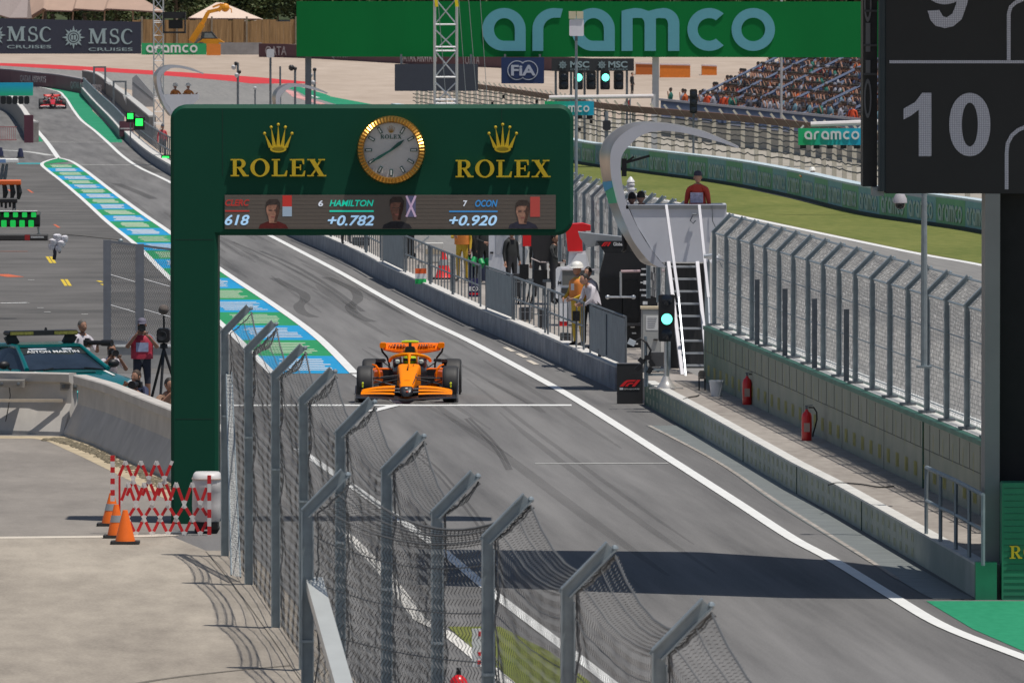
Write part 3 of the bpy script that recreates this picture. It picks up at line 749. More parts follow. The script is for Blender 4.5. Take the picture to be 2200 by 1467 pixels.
# end panel of bright netting beside the gantry
nt_ = thing('netting_panel', 'narrow white chain-link end panel standing beside the gantry leg', 'fence', (A_[0].x, A_[0].y-.5, 0))
b = MB(); o = nt_.location
pA = W(486, 800, A_[0].y)-o; pB = W(490, 800, A_[0].y)-o
qa0, qa1 = W(497, 1235, A_[1].y+.5)-o, W(517, 1240, A_[1].y+.5)-o
for k in range(12):
    for dirn in (0, 1):
        u0, u1 = k/11, max(0, min(1, k/11 + (.5 if dirn else -.5)))
        pts = []
        for j in range(33):
            t = j/32; uu = abs(((k/6 + t*(9 if dirn else -9)) % 2) - 1)
            a = pA.lerp(qa0, t); c = Vector((pB.x+.05, pB.y, pB.z)).lerp(qa1, t); pts.append(a.lerp(c, uu))
        b.tube(pts, .004, 3, cap=False)
b.build('netting', M('white_wire', (.85,.86,.85), .4, var=0), nt_)
b = MB(); b.tube([pA, qa0], .012, 5); b.tube([pB+Vector((.05,0,0)), qa1], .012, 5); b.build('edge_wire', galv, nt_)
# ================= pit wall kerbs and the wall with the right-hand fence =================
stain = M('pit_wall_face', (.25,.26,.29), .85, var=.30, scale=2.0, bump=.1)
wtop = M('pit_wall_top', (.62,.60,.57), .85, var=.12, scale=3)
def wallrun(name, label, pts, wd, h0, h1, mf, mt, cat='wall', cap=.03, ol=0):
    o0 = pts[0].copy(); q = [p-o0 for p in pts]
    t = thing(name, label, cat, o0)
    b = MB(); sweep(b, q, [(0, h0), (-wd, h0), (-wd, h1-cap), (0, h1-cap)]); b.build('wall_face', mf, t)
    b = MB(); sweep(b, q, [(ol, h1-cap), (-wd-ol, h1-cap), (-wd-ol, h1), (ol, h1)]); b.build('coping', mt, t)
    return t
wl = [G(x, y) for x, y in WALLBASE]
near = [G(x, y) for x, y in WALLBASE if x >= 1385]
far_ = [G(x, y) for x, y in WALLBASE if 361 <= x <= 1247] + [G(1322, 838)]
wallrun('pit_wall', 'long low grey pit wall along the right edge of the lane below the railings', far_, .28, 0, .49, stain, wtop)
def faded(name, ca, cb, cy, bw, bh, dens):
    """green paint fading into bare grey concrete with rows of small yellow lettering ghosts"""
    m = bpy.data.materials.new(name); m.use_nodes = True; MATS[name] = m
    t = m.node_tree; b = t.nodes['Principled BSDF']; b.inputs['Roughness'].default_value = .85
    tc = t.nodes.new('ShaderNodeTexCoord'); sep = t.nodes.new('ShaderNodeSeparateXYZ'); t.links.new(tc.outputs['Object'], sep.inputs[0])
    n = t.nodes.new('ShaderNodeTexNoise'); n.inputs['Scale'].default_value = 1.3; n.inputs['Detail'].default_value = 5; t.links.new(tc.outputs['Object'], n.inputs['Vector'])
    mr = t.nodes.new('ShaderNodeMapRange'); mr.inputs['From Min'].default_value = cy - bw; mr.inputs['From Max'].default_value = cy + bw
    t.links.new(sep.outputs['Y'], mr.inputs['Value'])
    ad = t.nodes.new('ShaderNodeMath'); ad.operation = 'MULTIPLY_ADD'; ad.inputs[1].default_value = .9; ad.inputs[2].default_value = -.35
    t.links.new(n.outputs['Fac'], ad.inputs[0])
    s2 = t.nodes.new('ShaderNodeMath'); s2.operation = 'ADD'; s2.use_clamp = True; t.links.new(mr.outputs[0], s2.inputs[0]); t.links.new(ad.outputs[0], s2.inputs[1])
    mx = t.nodes.new('ShaderNodeMix'); mx.data_type = 'RGBA'; mx.inputs['A'].default_value = (*cb, 1); mx.inputs['B'].default_value = (*ca, 1)
    t.links.new(s2.outputs[0], mx.inputs['Factor']); t.links.new(mx.outputs['Result'], b.inputs['Base Color'])
    return m
fk = faded('faded_kerb', (.07,.15,.10), (.42,.44,.39), -5, 10, 1, 1)
kb = wallrun('walkway_kerb', 'low kerb wall with a white top edging the raised walkway, its green paint worn away', near, .20, 0, .47, fk, M('kerb_top', (.62,.61,.58), .7, var=.12, scale=2), 'kerb')
ky = M('ghost_yellow', (.36,.38,.27), .85, var=.3, scale=5)
b = MB(); kq = [p-near[0] for p in near]
def along(q, d):
    for a, c in zip(q, q[1:]):
        L = (c-a).length
        if d <= L: return a + (c-a)*(d/L), (c-a).normalized()
        d -= L
    return q[-1].copy(), (q[-1]-q[-2]).normalized()
for k in range(60):
    p, d = along(kq, .5+k*.82)
    for r in (0, 1):
        q1 = p + d*.30; z = .06 + .21*r; of = Vector((-d.y, d.x, 0))*(-.004)
        of = Vector((d.y, -d.x, 0))*(-.004) if (Vector((d.y,-d.x,0)).x > 0) else Vector((-d.y, d.x, 0))*(-.004)
        b.add([p+of+Vector((0,0,z)), q1+of+Vector((0,0,z)), q1+of+Vector((0,0,z+.12)), p+of+Vector((0,0,z+.12))], [(0,1,2,3)])
b.build('worn_lettering', ky, kb)
b = MB(); 
for k in (.0, .33, .66):
    p, d = along(kq, 22+k*30); b.obox(Matrix.Translation(p+Vector((0,0,.22))) @ Matrix.Rotation(math.atan2(d.y, d.x), 4, 'Z'), .05, .02, .44)
b.build('kerb_joint', M('dark_joint', (.02,.05,.04), .8, var=.2), kb)
e = near[-1]-near[0]
b = MB(); b.box(e.x-.02, e.x+.26, e.y-.28, e.y-.005, 0, .50); b.build('end_block', M('end_green', (.02,.22,.11), .5, var=.1), kb)
# wall behind the walkway
fw = faded('faded_wall', (.10,.18,.13), (.36,.36,.29), -3, 9, 1, 1)
fpts = [Vector((fenceX(Y), Y, .45)) for Y in (175.3,168.8,160,150,140,130,124,118.9)]
fl = wallrun('fence_wall', 'grey concrete wall with green coping and faint yellow lettering under the right-hand fence', fpts, .35, 0, 1.09, fw, M('coping_green', (.07,.19,.14), .6, var=.25, scale=2), cap=.07, ol=.02)
q = [p-fpts[0] for p in fpts]
yg = M('ghost_yellow_wall', (.46,.43,.14), .85, var=.25, scale=7)
jm = M('wall_joint', (.11,.11,.10), .9, var=.2)
b = MB(); j = MB()
for k in range(43):
    p, d = along(q, .9+k*1.3); of = Vector((-.006, 0, 0))
    for z0, z1, w0 in ((.14, .36, .46), (.56, .88, .14)):                     # rows of tiny vertical strokes of worn lettering
        for s_ in range(5 if w0 > .2 else 2):
            a = p + d*(s_*w0/5); c = a + d*(w0/5*.62)
            b.add([a+of+Vector((0,0,z0)), c+of+Vector((0,0,z0)), c+of+Vector((0,0,z1)), a+of+Vector((0,0,z1))], [(0,1,2,3)])
    pj, _ = along(q, .45+k*1.3)
    z_ = .62 if k % 5 else .0
    j.obox(Matrix.Translation(pj+Vector((.0,0,(z_+1.0)/2))) @ Matrix.Rotation(math.atan2(d.y, d.x), 4, 'Z'), .018, .012, 1.0-z_)
for z in (.61,):
    for k in range(43):
        p, d = along(q, k*1.3); c, _ = along(q, k*1.3+1.3); j.bar(p+Vector((0,0,z)), c+Vector((0,0,z)), .010, .010)
b.build('worn_lettering', yg, fl); j.build('panel_joint', jm, fl)
b = MB(); p, d = along(q, 38.5); b.box(p.x-.012, p.x+.05, p.y-.13, p.y+.02, 0, 1.03); b.build('dark_pilaster', M('dark_green_strip', (.015,.09,.055), .7, var=.2), fl)
b = MB(); sweep(b, q, [(-.09, 1.092), (-.33, 1.092), (-.33, 1.10), (-.09, 1.10)]); b.build('coping_top', M('kerb_top', (.62,.61,.58)), fl)
# bright sill strip on the track side seen between posts
b = MB(); sweep(b, [Vector((fenceX(Y)+.37, Y, .45))-fpts[0] for Y in (175.3,150,130,118.9)], [(0, 1.0), (-.30, 1.0), (-.30, 1.13), (0, 1.13)]); b.build('sill', white_paint, fl)
# right-hand fence
rf = thing('debris_fence', 'long grey mesh fence with cranked posts on the wall along the right of the walkway', 'fence', Vector((fenceX(130)+.18, 130, 1.56)))
o = rf.location
pr = post_mesh(0, 1.84, .33, .085, .13)
RP = None; ys = []; Y = 124.7
while Y < 300: ys.append(Y); Y += 2.65
ys = [y for y in ys if not 175.6 < y < 184]
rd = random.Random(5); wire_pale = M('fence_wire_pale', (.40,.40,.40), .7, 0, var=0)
posts = [Vector((fenceX(Y)+.18, Y, 1.56))-o for Y in ys]
for p in posts:
    if RP is None: c = pr.build('post', galv, rf); RP = c.data
    else: c = bpy.data.objects.new('post', RP); COL.objects.link(c); c.parent = rf
    c.location = p; c.rotation_euler = (0, 0, LANE*.5)
def rprof(p): return [p+Vector((.07,0,.05)), p+Vector((.07,0,.65)), p+Vector((.07,0,1.25)), p+Vector((.07,0,1.80)), p+Vector((.38,0,2.14))]
for i in range(len(posts)-1):
    nearf = posts[i].y+o.y < 186
    if abs(posts[i+1].y-posts[i].y) > 3: continue
    A, B = rprof(posts[i]), rprof(posts[i+1]); b = MB()
    def pt(u, t, A=A, B=B):
        k = t*(len(A)-1); a = min(int(k), len(A)-2); f = k-a
        p = A[a].lerp(A[a+1], f)*(1-u)+B[a].lerp(B[a+1], f)*u; s_ = 4*u*(1-u)
        p.z -= .06*s_*t; p.x += .03*s_*math.sin(5*t)
        return p
    n, m = (17, 36) if nearf else (9, 14)
    for k in range(n):
        b.tube([pt(max(0, min(1, (k+.5+rd.uniform(-.16,.16))/n)), j_/m) for j_ in range(m+1)],   .0042 if nearf else .008, 3, cap=False)
    for r in range(1, m, 1 if nearf else 2):
        b.tube([pt(u/4, r/m) for u in range(5)], .0032 if nearf else .005, 3, cap=False)
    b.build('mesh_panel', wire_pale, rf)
b = MB()
for t in (.05, .3, .55, .76, 1.0):
    pts = [rprof(p)[0].lerp(rprof(p)[3], t/.76) if t <= .76 else rprof(p)[4] for p in posts if p.y+o.y < 175.6]
    b.tube([p+Vector((-.05,0,0)) for p in pts], .010 if t < .76 else .018, 4, cap=False)
b.build('cable', galv, rf)
for k, i in enumerate((15, 13, 11, 9)):
    b = MB(); p = posts[i]; b.box(p.x-.19, p.x-.10, p.y+.10, p.y+.14, .02, 1.22); b.build('stay_plate', galv_dark, rf)
for p in posts[:20]: b = MB(); b.box(p.x-.13, p.x+.13, p.y-.10, p.y+.10, .0, .03); b.build('base_plate', galv_dark, rf)
# railing at the near end of the walkway
def railing(name, label, pts, z0, h, nb, mat, r=.022, group=None, mid=True, bars=0):
    o0 = Vector((pts[0].x, pts[0].y, z0)); t = thing(name, label, 'railing', o0, 0, group)
    q = [Vector((p.x, p.y, z0))-o0 for p in pts]
    L = sum((c-a).length for a, c in zip(q, q[1:]))
    b = MB(); b.tube([p+Vector((0,0,h)) for p in q], r, 6)
    b.build('top_rail', mat, t)
    if mid:
        b = MB(); b.tube([p+Vector((0,0,h*.5)) for p in q], r*.8, 6); b.build('mid_rail', mat, t)
    for k in range(nb):
        p, d = along(q, L*k/(nb-1)*.999); b = MB(); b.tube([p, p+Vector((0,0,h))], r, 6); b.build('post', mat, t)
    if bars:
        b = MB()
        for k in range(bars):
            p, d = along(q, L*(k+.5)/bars); b.tube([p+Vector((0,0,.06)), p+Vector((0,0,h))], r*.55, 5, cap=False)
        b.build('grille', mat, t)
    return t
railing('handrail', 'short galvanised handrail at the near end of the walkway beside the scoreboard pillar', [G(1990,1148,.46), G(2022,1165,.46), G(2052,1180,.46), G(2082,1198,.46), G(2112,1216,.46)], .47, .93, 5, galv, .03)
# ================= marshal tower with its hooked canopy =================
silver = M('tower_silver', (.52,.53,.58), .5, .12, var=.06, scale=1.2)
silver_d = M('tower_side_reflection', (.46,.40,.34), .3, .7, var=.25, scale=1.0)  # brown tint puts a reflection into the canopy side's colour
out_px = [(1406,574),(1377,564),(1347,520),(1325,481),(1309,438),(1298,401),(1292,370),(1289,337),(1296,310),(1310,292),(1331,276),(1356,266.5),(1376,263.5),(1406,263.5),(1447,267.5),(1489,276),(1525,287),(1588,315)]
mid_px = [(1414,574),(1393,560),(1362,520),(1344,481),(1327,438),(1317,401),(1312,370),(1311,338),(1316,315),(1328,297),(1346,282),(1366,271.5),(1384,266.5),(1409,265),(1447,268.5),(1489,277),(1525,288),(1588,316)]
in_px = [(1432,574),(1414,556),(1388,520),(1366,481),(1347,438),(1338,401),(1334,370),(1334,345),(1339,330),(1349,316),(1369,297),(1390,286.5),(1404,283),(1426,281.5),(1463,285),(1499,293),(1551,307),(1585,319)]
def hook_tower(tz, paths, name, label, deep=1.3):
    """a marshal's box under a canopy that curls over it like a hook: a front face, a bevelled outer side and a soffit"""
    base = Vector((W(*paths[0][0], tz).x, tz, 0)); t = thing(name, label, 'marshal post', base)
    O, Mi, I = [catmull([W(x, y, tz)-base for x, y in p], 4) for p in paths]
    n = len(O); b = MB()
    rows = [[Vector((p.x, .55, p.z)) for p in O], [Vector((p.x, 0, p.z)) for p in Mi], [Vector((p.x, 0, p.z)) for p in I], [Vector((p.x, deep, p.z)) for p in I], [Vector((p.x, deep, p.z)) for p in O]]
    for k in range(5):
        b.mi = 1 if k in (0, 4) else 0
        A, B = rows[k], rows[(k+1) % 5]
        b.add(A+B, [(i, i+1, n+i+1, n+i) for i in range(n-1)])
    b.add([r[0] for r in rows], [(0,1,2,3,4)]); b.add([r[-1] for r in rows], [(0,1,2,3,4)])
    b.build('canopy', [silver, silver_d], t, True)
    return t, base
mz = 181.0
mt, mb = hook_tower(mz, (out_px, mid_px, in_px), 'marshal_tower', 'silver marshal post with a hooked canopy, a solid white box and a steep ladder stair')
ml = lambda px, py, Y=mz: W(px, py, Y)-mb
front = [(1349,441),(1561,439.5),(1561,470.5),(1527.5,499),(1520,563),(1421,563),(1400,536),(1370,488)]
b = MB(); b.prism([(ml(x, y).x, ml(x, y).z) for x, y in front], .03, 1.25, 'y'); b.build('cabin', M('tower_white', (.60,.61,.66), .42, .1, var=.07, scale=1.0), mt)
b = MB(); p, q_ = ml(1345,447), ml(1560,443)
b.box(p.x, q_.x, .0, .09, p.z-.02, p.z+.055); b.build('front_rail', M('rail_grey', (.2,.21,.22), .5, var=.1), mt)
b = MB()
for (xa, ya, xb_, yb) in ((1431,441,1458,640),(1502,441,1522,640)): b.bar(ml(xa, ya, mz-.12), ml(xb_, yb, mz-1.6), .055, .05)
b.build('hand_bar', M('bright_rail', (.46,.46,.51), .5, .0, var=.05), mt)
for (xa, ya, xb_, yb) in ((1436,565,1469,833),(1498,565,1522,815)):
    b = MB(); b.bar(ml(xa, ya, mz-.15), ml(xb_, yb, mz-2.6), .07, .10); b.build('stringer', M('stringer_pale', (.58,.57,.61), .5, .0, var=.05), mt)
for (xa, ya, xb_, yb) in ((1458,640,1474,815),(1522,640,1527,760)):
    b = MB(); b.tube([ml(xa, ya, mz-1.6), ml(xb_, yb, mz-3.0)], .024, 6); b.build('handrail', alu, mt)
for k in range(10):
    f = (k+.3)/10; y_ = 565+f*265; Yk = mz-.15-f*2.45
    p, q_ = ml(1441+33*f, y_, Yk), ml(1494+24*f, y_, Yk); b = MB()
    b.box(p.x, q_.x, Yk-mz-.10, Yk-mz+.10, p.z-.018, p.z+.018); b.build('tread', M('tread_grey', (.42,.44,.46), .5, .3, var=.1), mt)
b = MB(); p, q_ = ml(1440,828,mz+.6), ml(1522,566,mz+.6); b.box(p.x, q_.x, .55, .62, .45, q_.z); b.build('backing_panel', M('backing_painted_streaks', (.035,.036,.04), .35, var=.5, scale=2, stretch=(6,1,.4)), mt)  # added dark panel; its upright streaks are reflections put into the colour
b = MB()
for px in (1436, 1520): p = ml(px, 560); b.box(p.x-.05, p.x+.05, .2, .3, .45, p.z); b.box(p.x-.05, p.x+.05, 1.1, 1.2, .45, p.z)
b.build('leg', galv, mt)
b = MB(); p = ml(1492,460, mz); b.tube([p+Vector((-.05,-.05,0)), p+Vector((.05,-.05,0)), p+Vector((.05,-.05,.02))], .02, 6); p = ml(1486,474); b.tube([p+Vector((.02,-.02,.1)), p+Vector((-.03,-.03,0)), p+Vector((.03,-.03,-.06)), p+Vector((.08,-.02,0))], .012, 6); b.build('hook', galv_dark, mt)
b = MB(); b.tube([ml(1530,441)+Vector((0,-.02,0)), ml(1531,475)+Vector((0,-.03,0)), ml(1538,490)+Vector((0,-.02,0))], .01, 5); b.build('cable', galv_dark, mt)
# sticker on the canopy side
dx = ml(1296,392); 
def on_side(pts, nm, mat, Y=.0):
    b = MB(); v = [ml(x, y)+Vector((-.012, -.02+dy*0, 0)) for x, y, dy in pts]; b.add([(p.x, -.006, p.z) for p in v], [list(range(len(v)))]); b.build(nm, mat, mt)
def side_q(pts, nm, mat, off):
    b = MB(); b.add([ml(x, y, mz+yy)+Vector((-.012*off, -.02*off, 0)) for x, y, yy in pts], [list(range(len(pts)))]); b.build(nm, mat, mt)
side_q([(1296,391,.55),(1315.5,389,0),(1327,436,0),(1309,438,.55)], 'decal', M('decal_green', (.04,.5,.24), .5, var=.1), 1)
side_q([(1296,391,.55),(1315.5,389,0),(1318.5,402,0),(1301,412,.55)], 'decal', M('decal_blue', (.06,.4,.66), .5, var=.1), 1.6)
b = MB(); b.bar(ml(1336,352,mz+.3), ml(1398,336,mz+.3)*.0+ml(1396,335,mz+.3), .05, .05); b.bar(ml(1346,348,mz+.3), ml(1362,337,mz+.3), .04, .04); p = ml(1341,360,mz+.3); b.box(p.x-.05, p.x+.05, .2, .4, p.z-.18, p.z+.18); b.build('bracket', black, mt)
# ================= camera poles, lights and other posts =================
def pole_cam(px, pyb, pyt, Y, label, r=.045, name='cctv_pole', head='box', parent=None, z0=None):
    p = W(px, pyb, Y); zt_ = W(px, pyt, Y).z; z0 = p.z if z0 is None else z0
    t = thing(name, label, 'pole', (p.x, Y, z0)); h = zt_-z0
    b = MB(); b.tube([(0,0,0),(0,0,h*.5),(0,0,h)], [r,r,r*.8], 10); b.box(-r*2.2, r*2.2, -r*2.2, r*2.2, 0, .03); b.build('pole', galv, t)
    return t, h
t, h = pole_cam(1985, 790, 405, 131.5, 'tall grey pole with a white dome camera standing in front of the right-hand fence', .05)
b = MB(); b.bar((0,0,h-.12), (-.34,0,h-.06), .05, .05); b.build('arm', galv, t)
b = MB(); b.lathe([(.02,.13),(.07,.125),(.10,.06),(.105,.0),(.09,-.01)], 16, (-.355,0,h-.21)); b.build('camera_housing', M('dome_white', (.5,.48,.52), .4, var=.05), t, True)
b = MB(); b.ball((-.355,0,h-.235), .075, .075, .075, 14, 8); b.build('camera_dome', glass, t, True)
# pole with a box on top behind the gantry
pz = 300.0
t, h = pole_cam(1238, 515, 78, pz, 'thin tall pole topped by a white box with tan lid beside the gantry end', .055, name='antenna_pole', z0=.45)
s_ = 1/S(pz)
b = MB(); b.bevbox(-15*s_, 16*s_, -.2, .2, h, h+36*s_, .03); b.build('box', M('box_white', (.78,.76,.8), .5, var=.04), t)
b = MB(); b.box(-16*s_, -.01, -.24, .24, h+37*s_, h+53*s_); b.box(.01, 15*s_, -.24, .24, h+37*s_, h+53*s_); b.build('lid', M('lid_tan', (.62,.55,.38), .6, var=.08), t)
b = MB(); b.box(-3*s_, 3*s_, -.12, .12, h-10*s_, h); b.build('bracket', galv_dark, t)
# ================= lattice masts =================
def mast(name, label, px0, px1, pyt, Y, z0, pitch=1.0, straps=False):
    xa, xb_ = W(px0, 0, Y).x, W(px1, 0, Y).x; wd = xb_-xa; zt_ = W(px0, pyt, Y).z
    t = thing(name, label, 'mast', ((xa+xb_)/2, Y, z0)); h = zt_-z0; r = .055*wd
    for sx in (-.5, .5):
        for sy in (0, 1):
            b = MB(); b.tube([(sx*wd*.93, sy*wd*.93, 0), (sx*wd*.93, sy*wd*.93, h)], r, 8); b.build('leg', alu, t)
    b = MB(); n = max(1, int(h/(wd*pitch)))
    for k in range(n):
        a, c = h*k/n, h*(k+1)/n; c -= (c-a)*.18 if k % 2 else 0
        for sy in (0, 1):
            y_ = sy*wd*.93
            for (q0, q1) in (((-.46,a),(.46,c)), ((.46,a),(-.46,c))): b.tube([(q0[0]*wd, y_, q0[1]), (q1[0]*wd, y_, q1[1])], r*.5, 5, cap=False)
        for sx in (-.46, .46):
            b.tube([(sx*wd, 0, a), (sx*wd, wd*.93, c)], r*.5, 5, cap=False)
    b.build('bracing', alu, t)
    for k in range(n+1):
        for z in sorted({h*k/n, h*k/n+(.16*wd if k % 2 else 0)}):
            if z <= h:
                for sy in (0, 1):
                  b = MB(); b.tube([(-.46*wd, sy*wd*.93, z), (.46*wd, sy*wd*.93, z)], r*.75, 6, cap=False)
                  b.build('rung', M('rung_white', (.8,.8,.8), .35, .5, var=.03), t)
    return t, h, wd
t, h, wd = mast('lattice_mast', 'tall silver lattice mast with yellow straps rising behind the clock gantry', 932, 983, -60, 390, .0, 1.05)
for sx in (-.45, .40):
    b = MB(); b.bar((sx*wd+.0, -.09, h-45/S(390)), (sx*wd+.09, -.09, h-75/S(390)), .02, .14, (1,0,0)); b.build('strap', M('strap_yellow', (.85,.65,.02), .6, var=.05), t)
b = MB()
for xt, xb_ in ((985,1005),(1006,1028),(1031,1050),(940,962)):
    p, q_ = W(xt, -10, 388)-t.location, W(xb_, 260, 388)-t.location; b.tube([p, q_], .012, 4)
b.build('guy_wire', M('guy_wire', (.3,.33,.34), .5, .3, var=0), t)
t, h, wd = mast('lattice_mast', 'far lattice mast carrying a dark equipment frame left of the tents', 329, 351, -60, 520, .0, 1.2)
s_ = 1/S(520)
b = MB(); b.box(10*s_, 58*s_, -.1, .5, h-100*s_, h-86*s_)
for xx in (10, 56): b.box(xx*s_, (xx+3)*s_, -.2, .5, h-132*s_, h-86*s_)
b.box(10*s_, 58*s_, -.1, .4, h-132*s_, h-128*s_)
b.box(22*s_, 52*s_, .1, .4, h-122*s_, h-103*s_); b.build('equipment_frame', black, t)
# ================= racing cars =================
def lerp(a, b, t): return a+(b-a)*t
def sec(y, w, zb, zt, r=.5, n=16, x=0.0, flat=1.0):
    """a superellipse cross-section across the car"""
    out = []
    for j in range(n):
        a = 2*math.pi*j/n + math.pi/n; ca, sa = math.cos(a), math.sin(a)
        out.append((x + w*math.copysign(abs(ca)**r, ca), y, (zb+zt)/2 + (zt-zb)/2*math.copysign(abs(sa)**r, sa)))
    return out
def racing_car(name, label, loc, rz, P, helmet_label, detail=True):
    t = thing(name, label, 'racing car', loc, rz, None)
    main, mid, dark, tyre, rim = P['main'], P['second'], P['dark'], P['tyre'], P['rim']
    # front wheels at y=0, rear wheels at y=3.6, nose towards -y
    b = MB()
    b.prism([(-.30,.55),(.30,.55),(.55,1.3),(.80,1.75),(.80,2.6),(.72,3.3),(.45,3.75),(-.45,3.75),(-.72,3.3),(-.80,2.6),(-.80,1.75),(-.55,1.3)], .045, .085, 'z')
    for s in (-1, 1): b.prism([(s*.55,1.25),(s*.60,1.22),(s*.82,1.75),(s*.78,1.78)], .085, .30, 'z')
    b.build('floor', dark, t)
    b = MB()
    b.loft([sec(-.93,.125,.27,.36), sec(-.70,.150,.27,.44,.45), sec(-.3,.165,.27,.535,.4), sec(0,.178,.25,.585,.36), sec(.45,.20,.24,.655,.33), sec(.85,.225,.22,.705,.3), sec(1.02,.235,.2,.715,.32)])
    nose = b.build('nose', main, t, True)
    b = MB(); b.loft([sec(-1.10,.06,.16,.21), sec(-1.05,.11,.15,.28), sec(-.93,.128,.18,.355)]); b.build('nose_tip', dark, t, True)
    if detail:
        b = MB(); b.ball((0,-1.02,.318), .03, .03, .016, 8, 6); b.build('emblem', M('emblem_white', (.7,.7,.66), .4, var=0), nose)
        b = MB(); b.ball((.015,-1.075,.255), .028, .02, .016, 8, 6); b.build('emblem', M('emblem_red', (.6,.08,.03), .4, var=0), nose)
        for k, (yy, ww) in enumerate(((-.62,.09),(-.45,.08),(-.2,.11),(.05,.09),(.3,.10),(.55,.07))):
            z = .475+.17*((yy+.62)/1.2); b = MB(); b.box(-ww*.6, ww*.6, yy-.018, yy+.018, z-.02, lerp(.462,.70,(yy+.62)/1.35)+.0); b.build('decal', P['decal'], nose)
        b = MB(); b.box(-.006, .006, .2, .98, .60, .72); b.build('camera_stalk', dark, nose)
        text('4', .11, M('number_dark', (.10,.02,.01), .5, var=0), nose, (0,0,0), .01, .1, 1, .004, mtx=Matrix.Translation((.06,.62,.697)) @ Matrix.Rotation(R(8), 4, 'X'))
        for s in (-1, 1): b = MB(); b.add([(s*.128,-.86,.40),(s*.155,-.5,.46),(s*.176,.0,.56),(s*.168,.0,.575),(s*.145,-.5,.478),(s*.118,-.86,.418)], [(0,1,2,3,4,5)]); b.build('edge_line', dark, nose)
    b = MB()                                                     # monocoque, airbox and engine cover
    b.loft([sec(1.02,.235,.12,.715,.32), sec(1.15,.32,.1,.66,.3), sec(1.5,.36,.08,.62,.3), sec(2.0,.38,.08,.66,.3), sec(2.3,.36,.08,.70,.3), sec(3.0,.26,.1,.62,.4), sec(3.75,.13,.22,.46,.5)])
    b.build('chassis', dark, t, True)
    b = MB(); b.loft([sec(1.92,.13,.66,.99,.5), sec(2.1,.15,.6,1.0,.45), sec(2.7,.09,.5,.90,.5), sec(3.4,.03,.5,.72,.5)]); b.build('engine_cover', main, t, True)
    b = MB(); b.loft([sec(1.86,.095,.83,1.03,.4), sec(1.95,.10,.83,1.03,.4)]); b.build('air_intake', black, t)
    b = MB(); b.tube([(-.17,1.95,1.115),(-.10,1.95,1.12),(.10,1.95,1.12),(.17,1.95,1.115)], [.018,.028,.028,.018], 8); b.build('camera_pod', P['pod'], t)
    b = MB(); b.box(-.03, .03, 1.92, 2.0, 1.0, 1.10); b.build('roll_hoop', dark, t)
    for s in (-1, 1):
        b = MB()
        b.loft([sec(1.52,.21,.27,.60,.35,16,s*.52), sec(1.7,.24,.2,.61,.3,16,s*.54), sec(2.3,.23,.12,.58,.35,16,s*.5), sec(3.0,.14,.1,.42,.4,16,s*.36), sec(3.5,.07,.1,.28,.4,16,s*.28)])
        sp = b.build('sidepod', mid, t, True)
        b = MB(); b.loft([sec(1.50,.19,.34,.585,.3,16,s*.50), sec(1.56,.18,.33,.58,.3,16,s*.50)]); b.build('radiator_inlet', black, sp)
    # halo and cockpit
    b = MB()
    pts = [(-.40,2.0,.74)] + [(-.40+.03*0+ .40*(1-math.cos(R(a)))*1.0, 2.0-.80*math.sin(R(a)), .74+.16*math.sin(R(a))) for a in range(15, 166, 15)] + [(.40,2.0,.74)]
    b.tube(pts, .034, 8); b.build('halo', P['halo'], t, True)
    b = MB(); b.tube([(0,1.04,.70),(0,1.10,.78),(0,1.20,.885)], [.022,.022,.045], 8); b.build('halo_pillar', P['halo'], t, True)
    b = MB()
    for s in (-1, 1): b.loft([sec(1.25,.06,.62,.74,.5,10,s*.25), sec(1.6,.07,.62,.80,.5,10,s*.27), sec(2.0,.08,.62,.84,.5,10,s*.25)])
    b.build('headrest', M('headrest_dark', (.04,.015,.015), .6, var=.2), t, True)
    for s in (-1, 1):
        b = MB(); b.loft([sec(1.18,.030,.715,.775,.6,10,s*.235), sec(1.26,.05,.70,.795,.6,10,s*.235), sec(1.32,.04,.71,.78,.6,10,s*.235)]); b.build('cockpit_pad', P['pad'], t, True)
        b = MB(); b.bevbox(s*.56-.08, s*.56+.08, 1.30, 1.38, .745, .805, .015); b.bar((s*.36,1.36,.62), (s*.54,1.35,.75), .02, .02); b.build('mirror', dark, t)
    # front wing
    b = MB()
    prof = []
    for k in range(21):
        x = -1.0+.1*k; c = max(0, 1-abs(x)/.32); zc = .125-.035*c+.02*(abs(x)**2)
        prof.append([(x,-1.18-.05*(1-abs(x)),zc-.012),(x,-1.10,zc+.022),(x,-.86,zc+.05),(x,-.86,zc+.03)])
    b.loft(prof); fw = b.build('front_wing', dark, t)
    for s in (-1, 1):
        for k in range(3):
            b = MB(); ring = []
            y0 = -1.07+.16*k; z0 = .205+.058*k
            for j in range(7):
                x = s*(.235+.66*j/6); u = j/6
                ch = .125*(1-.28*u); rise = (.012+.005*k)*(1-.15*u); dz = -.010*k*u*1.5 + .022*math.sin(math.pi*u)*(.4+.3*k) - .022*u*k
                ring.append([(x,y0+.05*u,z0+dz-.006),(x,y0+.05*u+.01,z0+dz+.010),(x,y0+.05*u+ch,z0+dz+rise+.012),(x,y0+.05*u+ch,z0+dz+rise-.004)])
            b.loft(ring, True); b.build('flap', main if not (P.get('flap') and k == 0) else P['flap'], fw)
        b = MB(); b.loft([[(s*(.235+.66*j/6), -1.03, .15), (s*(.235+.66*j/6), -.72+.1*j/6, .31-.03*j/6), (s*(.235+.66*j/6), -.70+.1*j/6, .30-.03*j/6), (s*(.235+.66*j/6), -1.01, .14)] for j in range(7)]); b.build('flap_underside', dark, fw)
        b = MB(); b.prism([(-1.20,.05),(-.62,.05),(-.58,.20),(-.62,.36),(-.78,.36),(-1.12,.22),(-1.22,.13)], s*1.0-.012, s*1.0+.012, 'x'); b.box(s*.98-.035, s*.98+.035, -1.16, -.62, .05, .07)
        b.build('endplate', dark, fw)
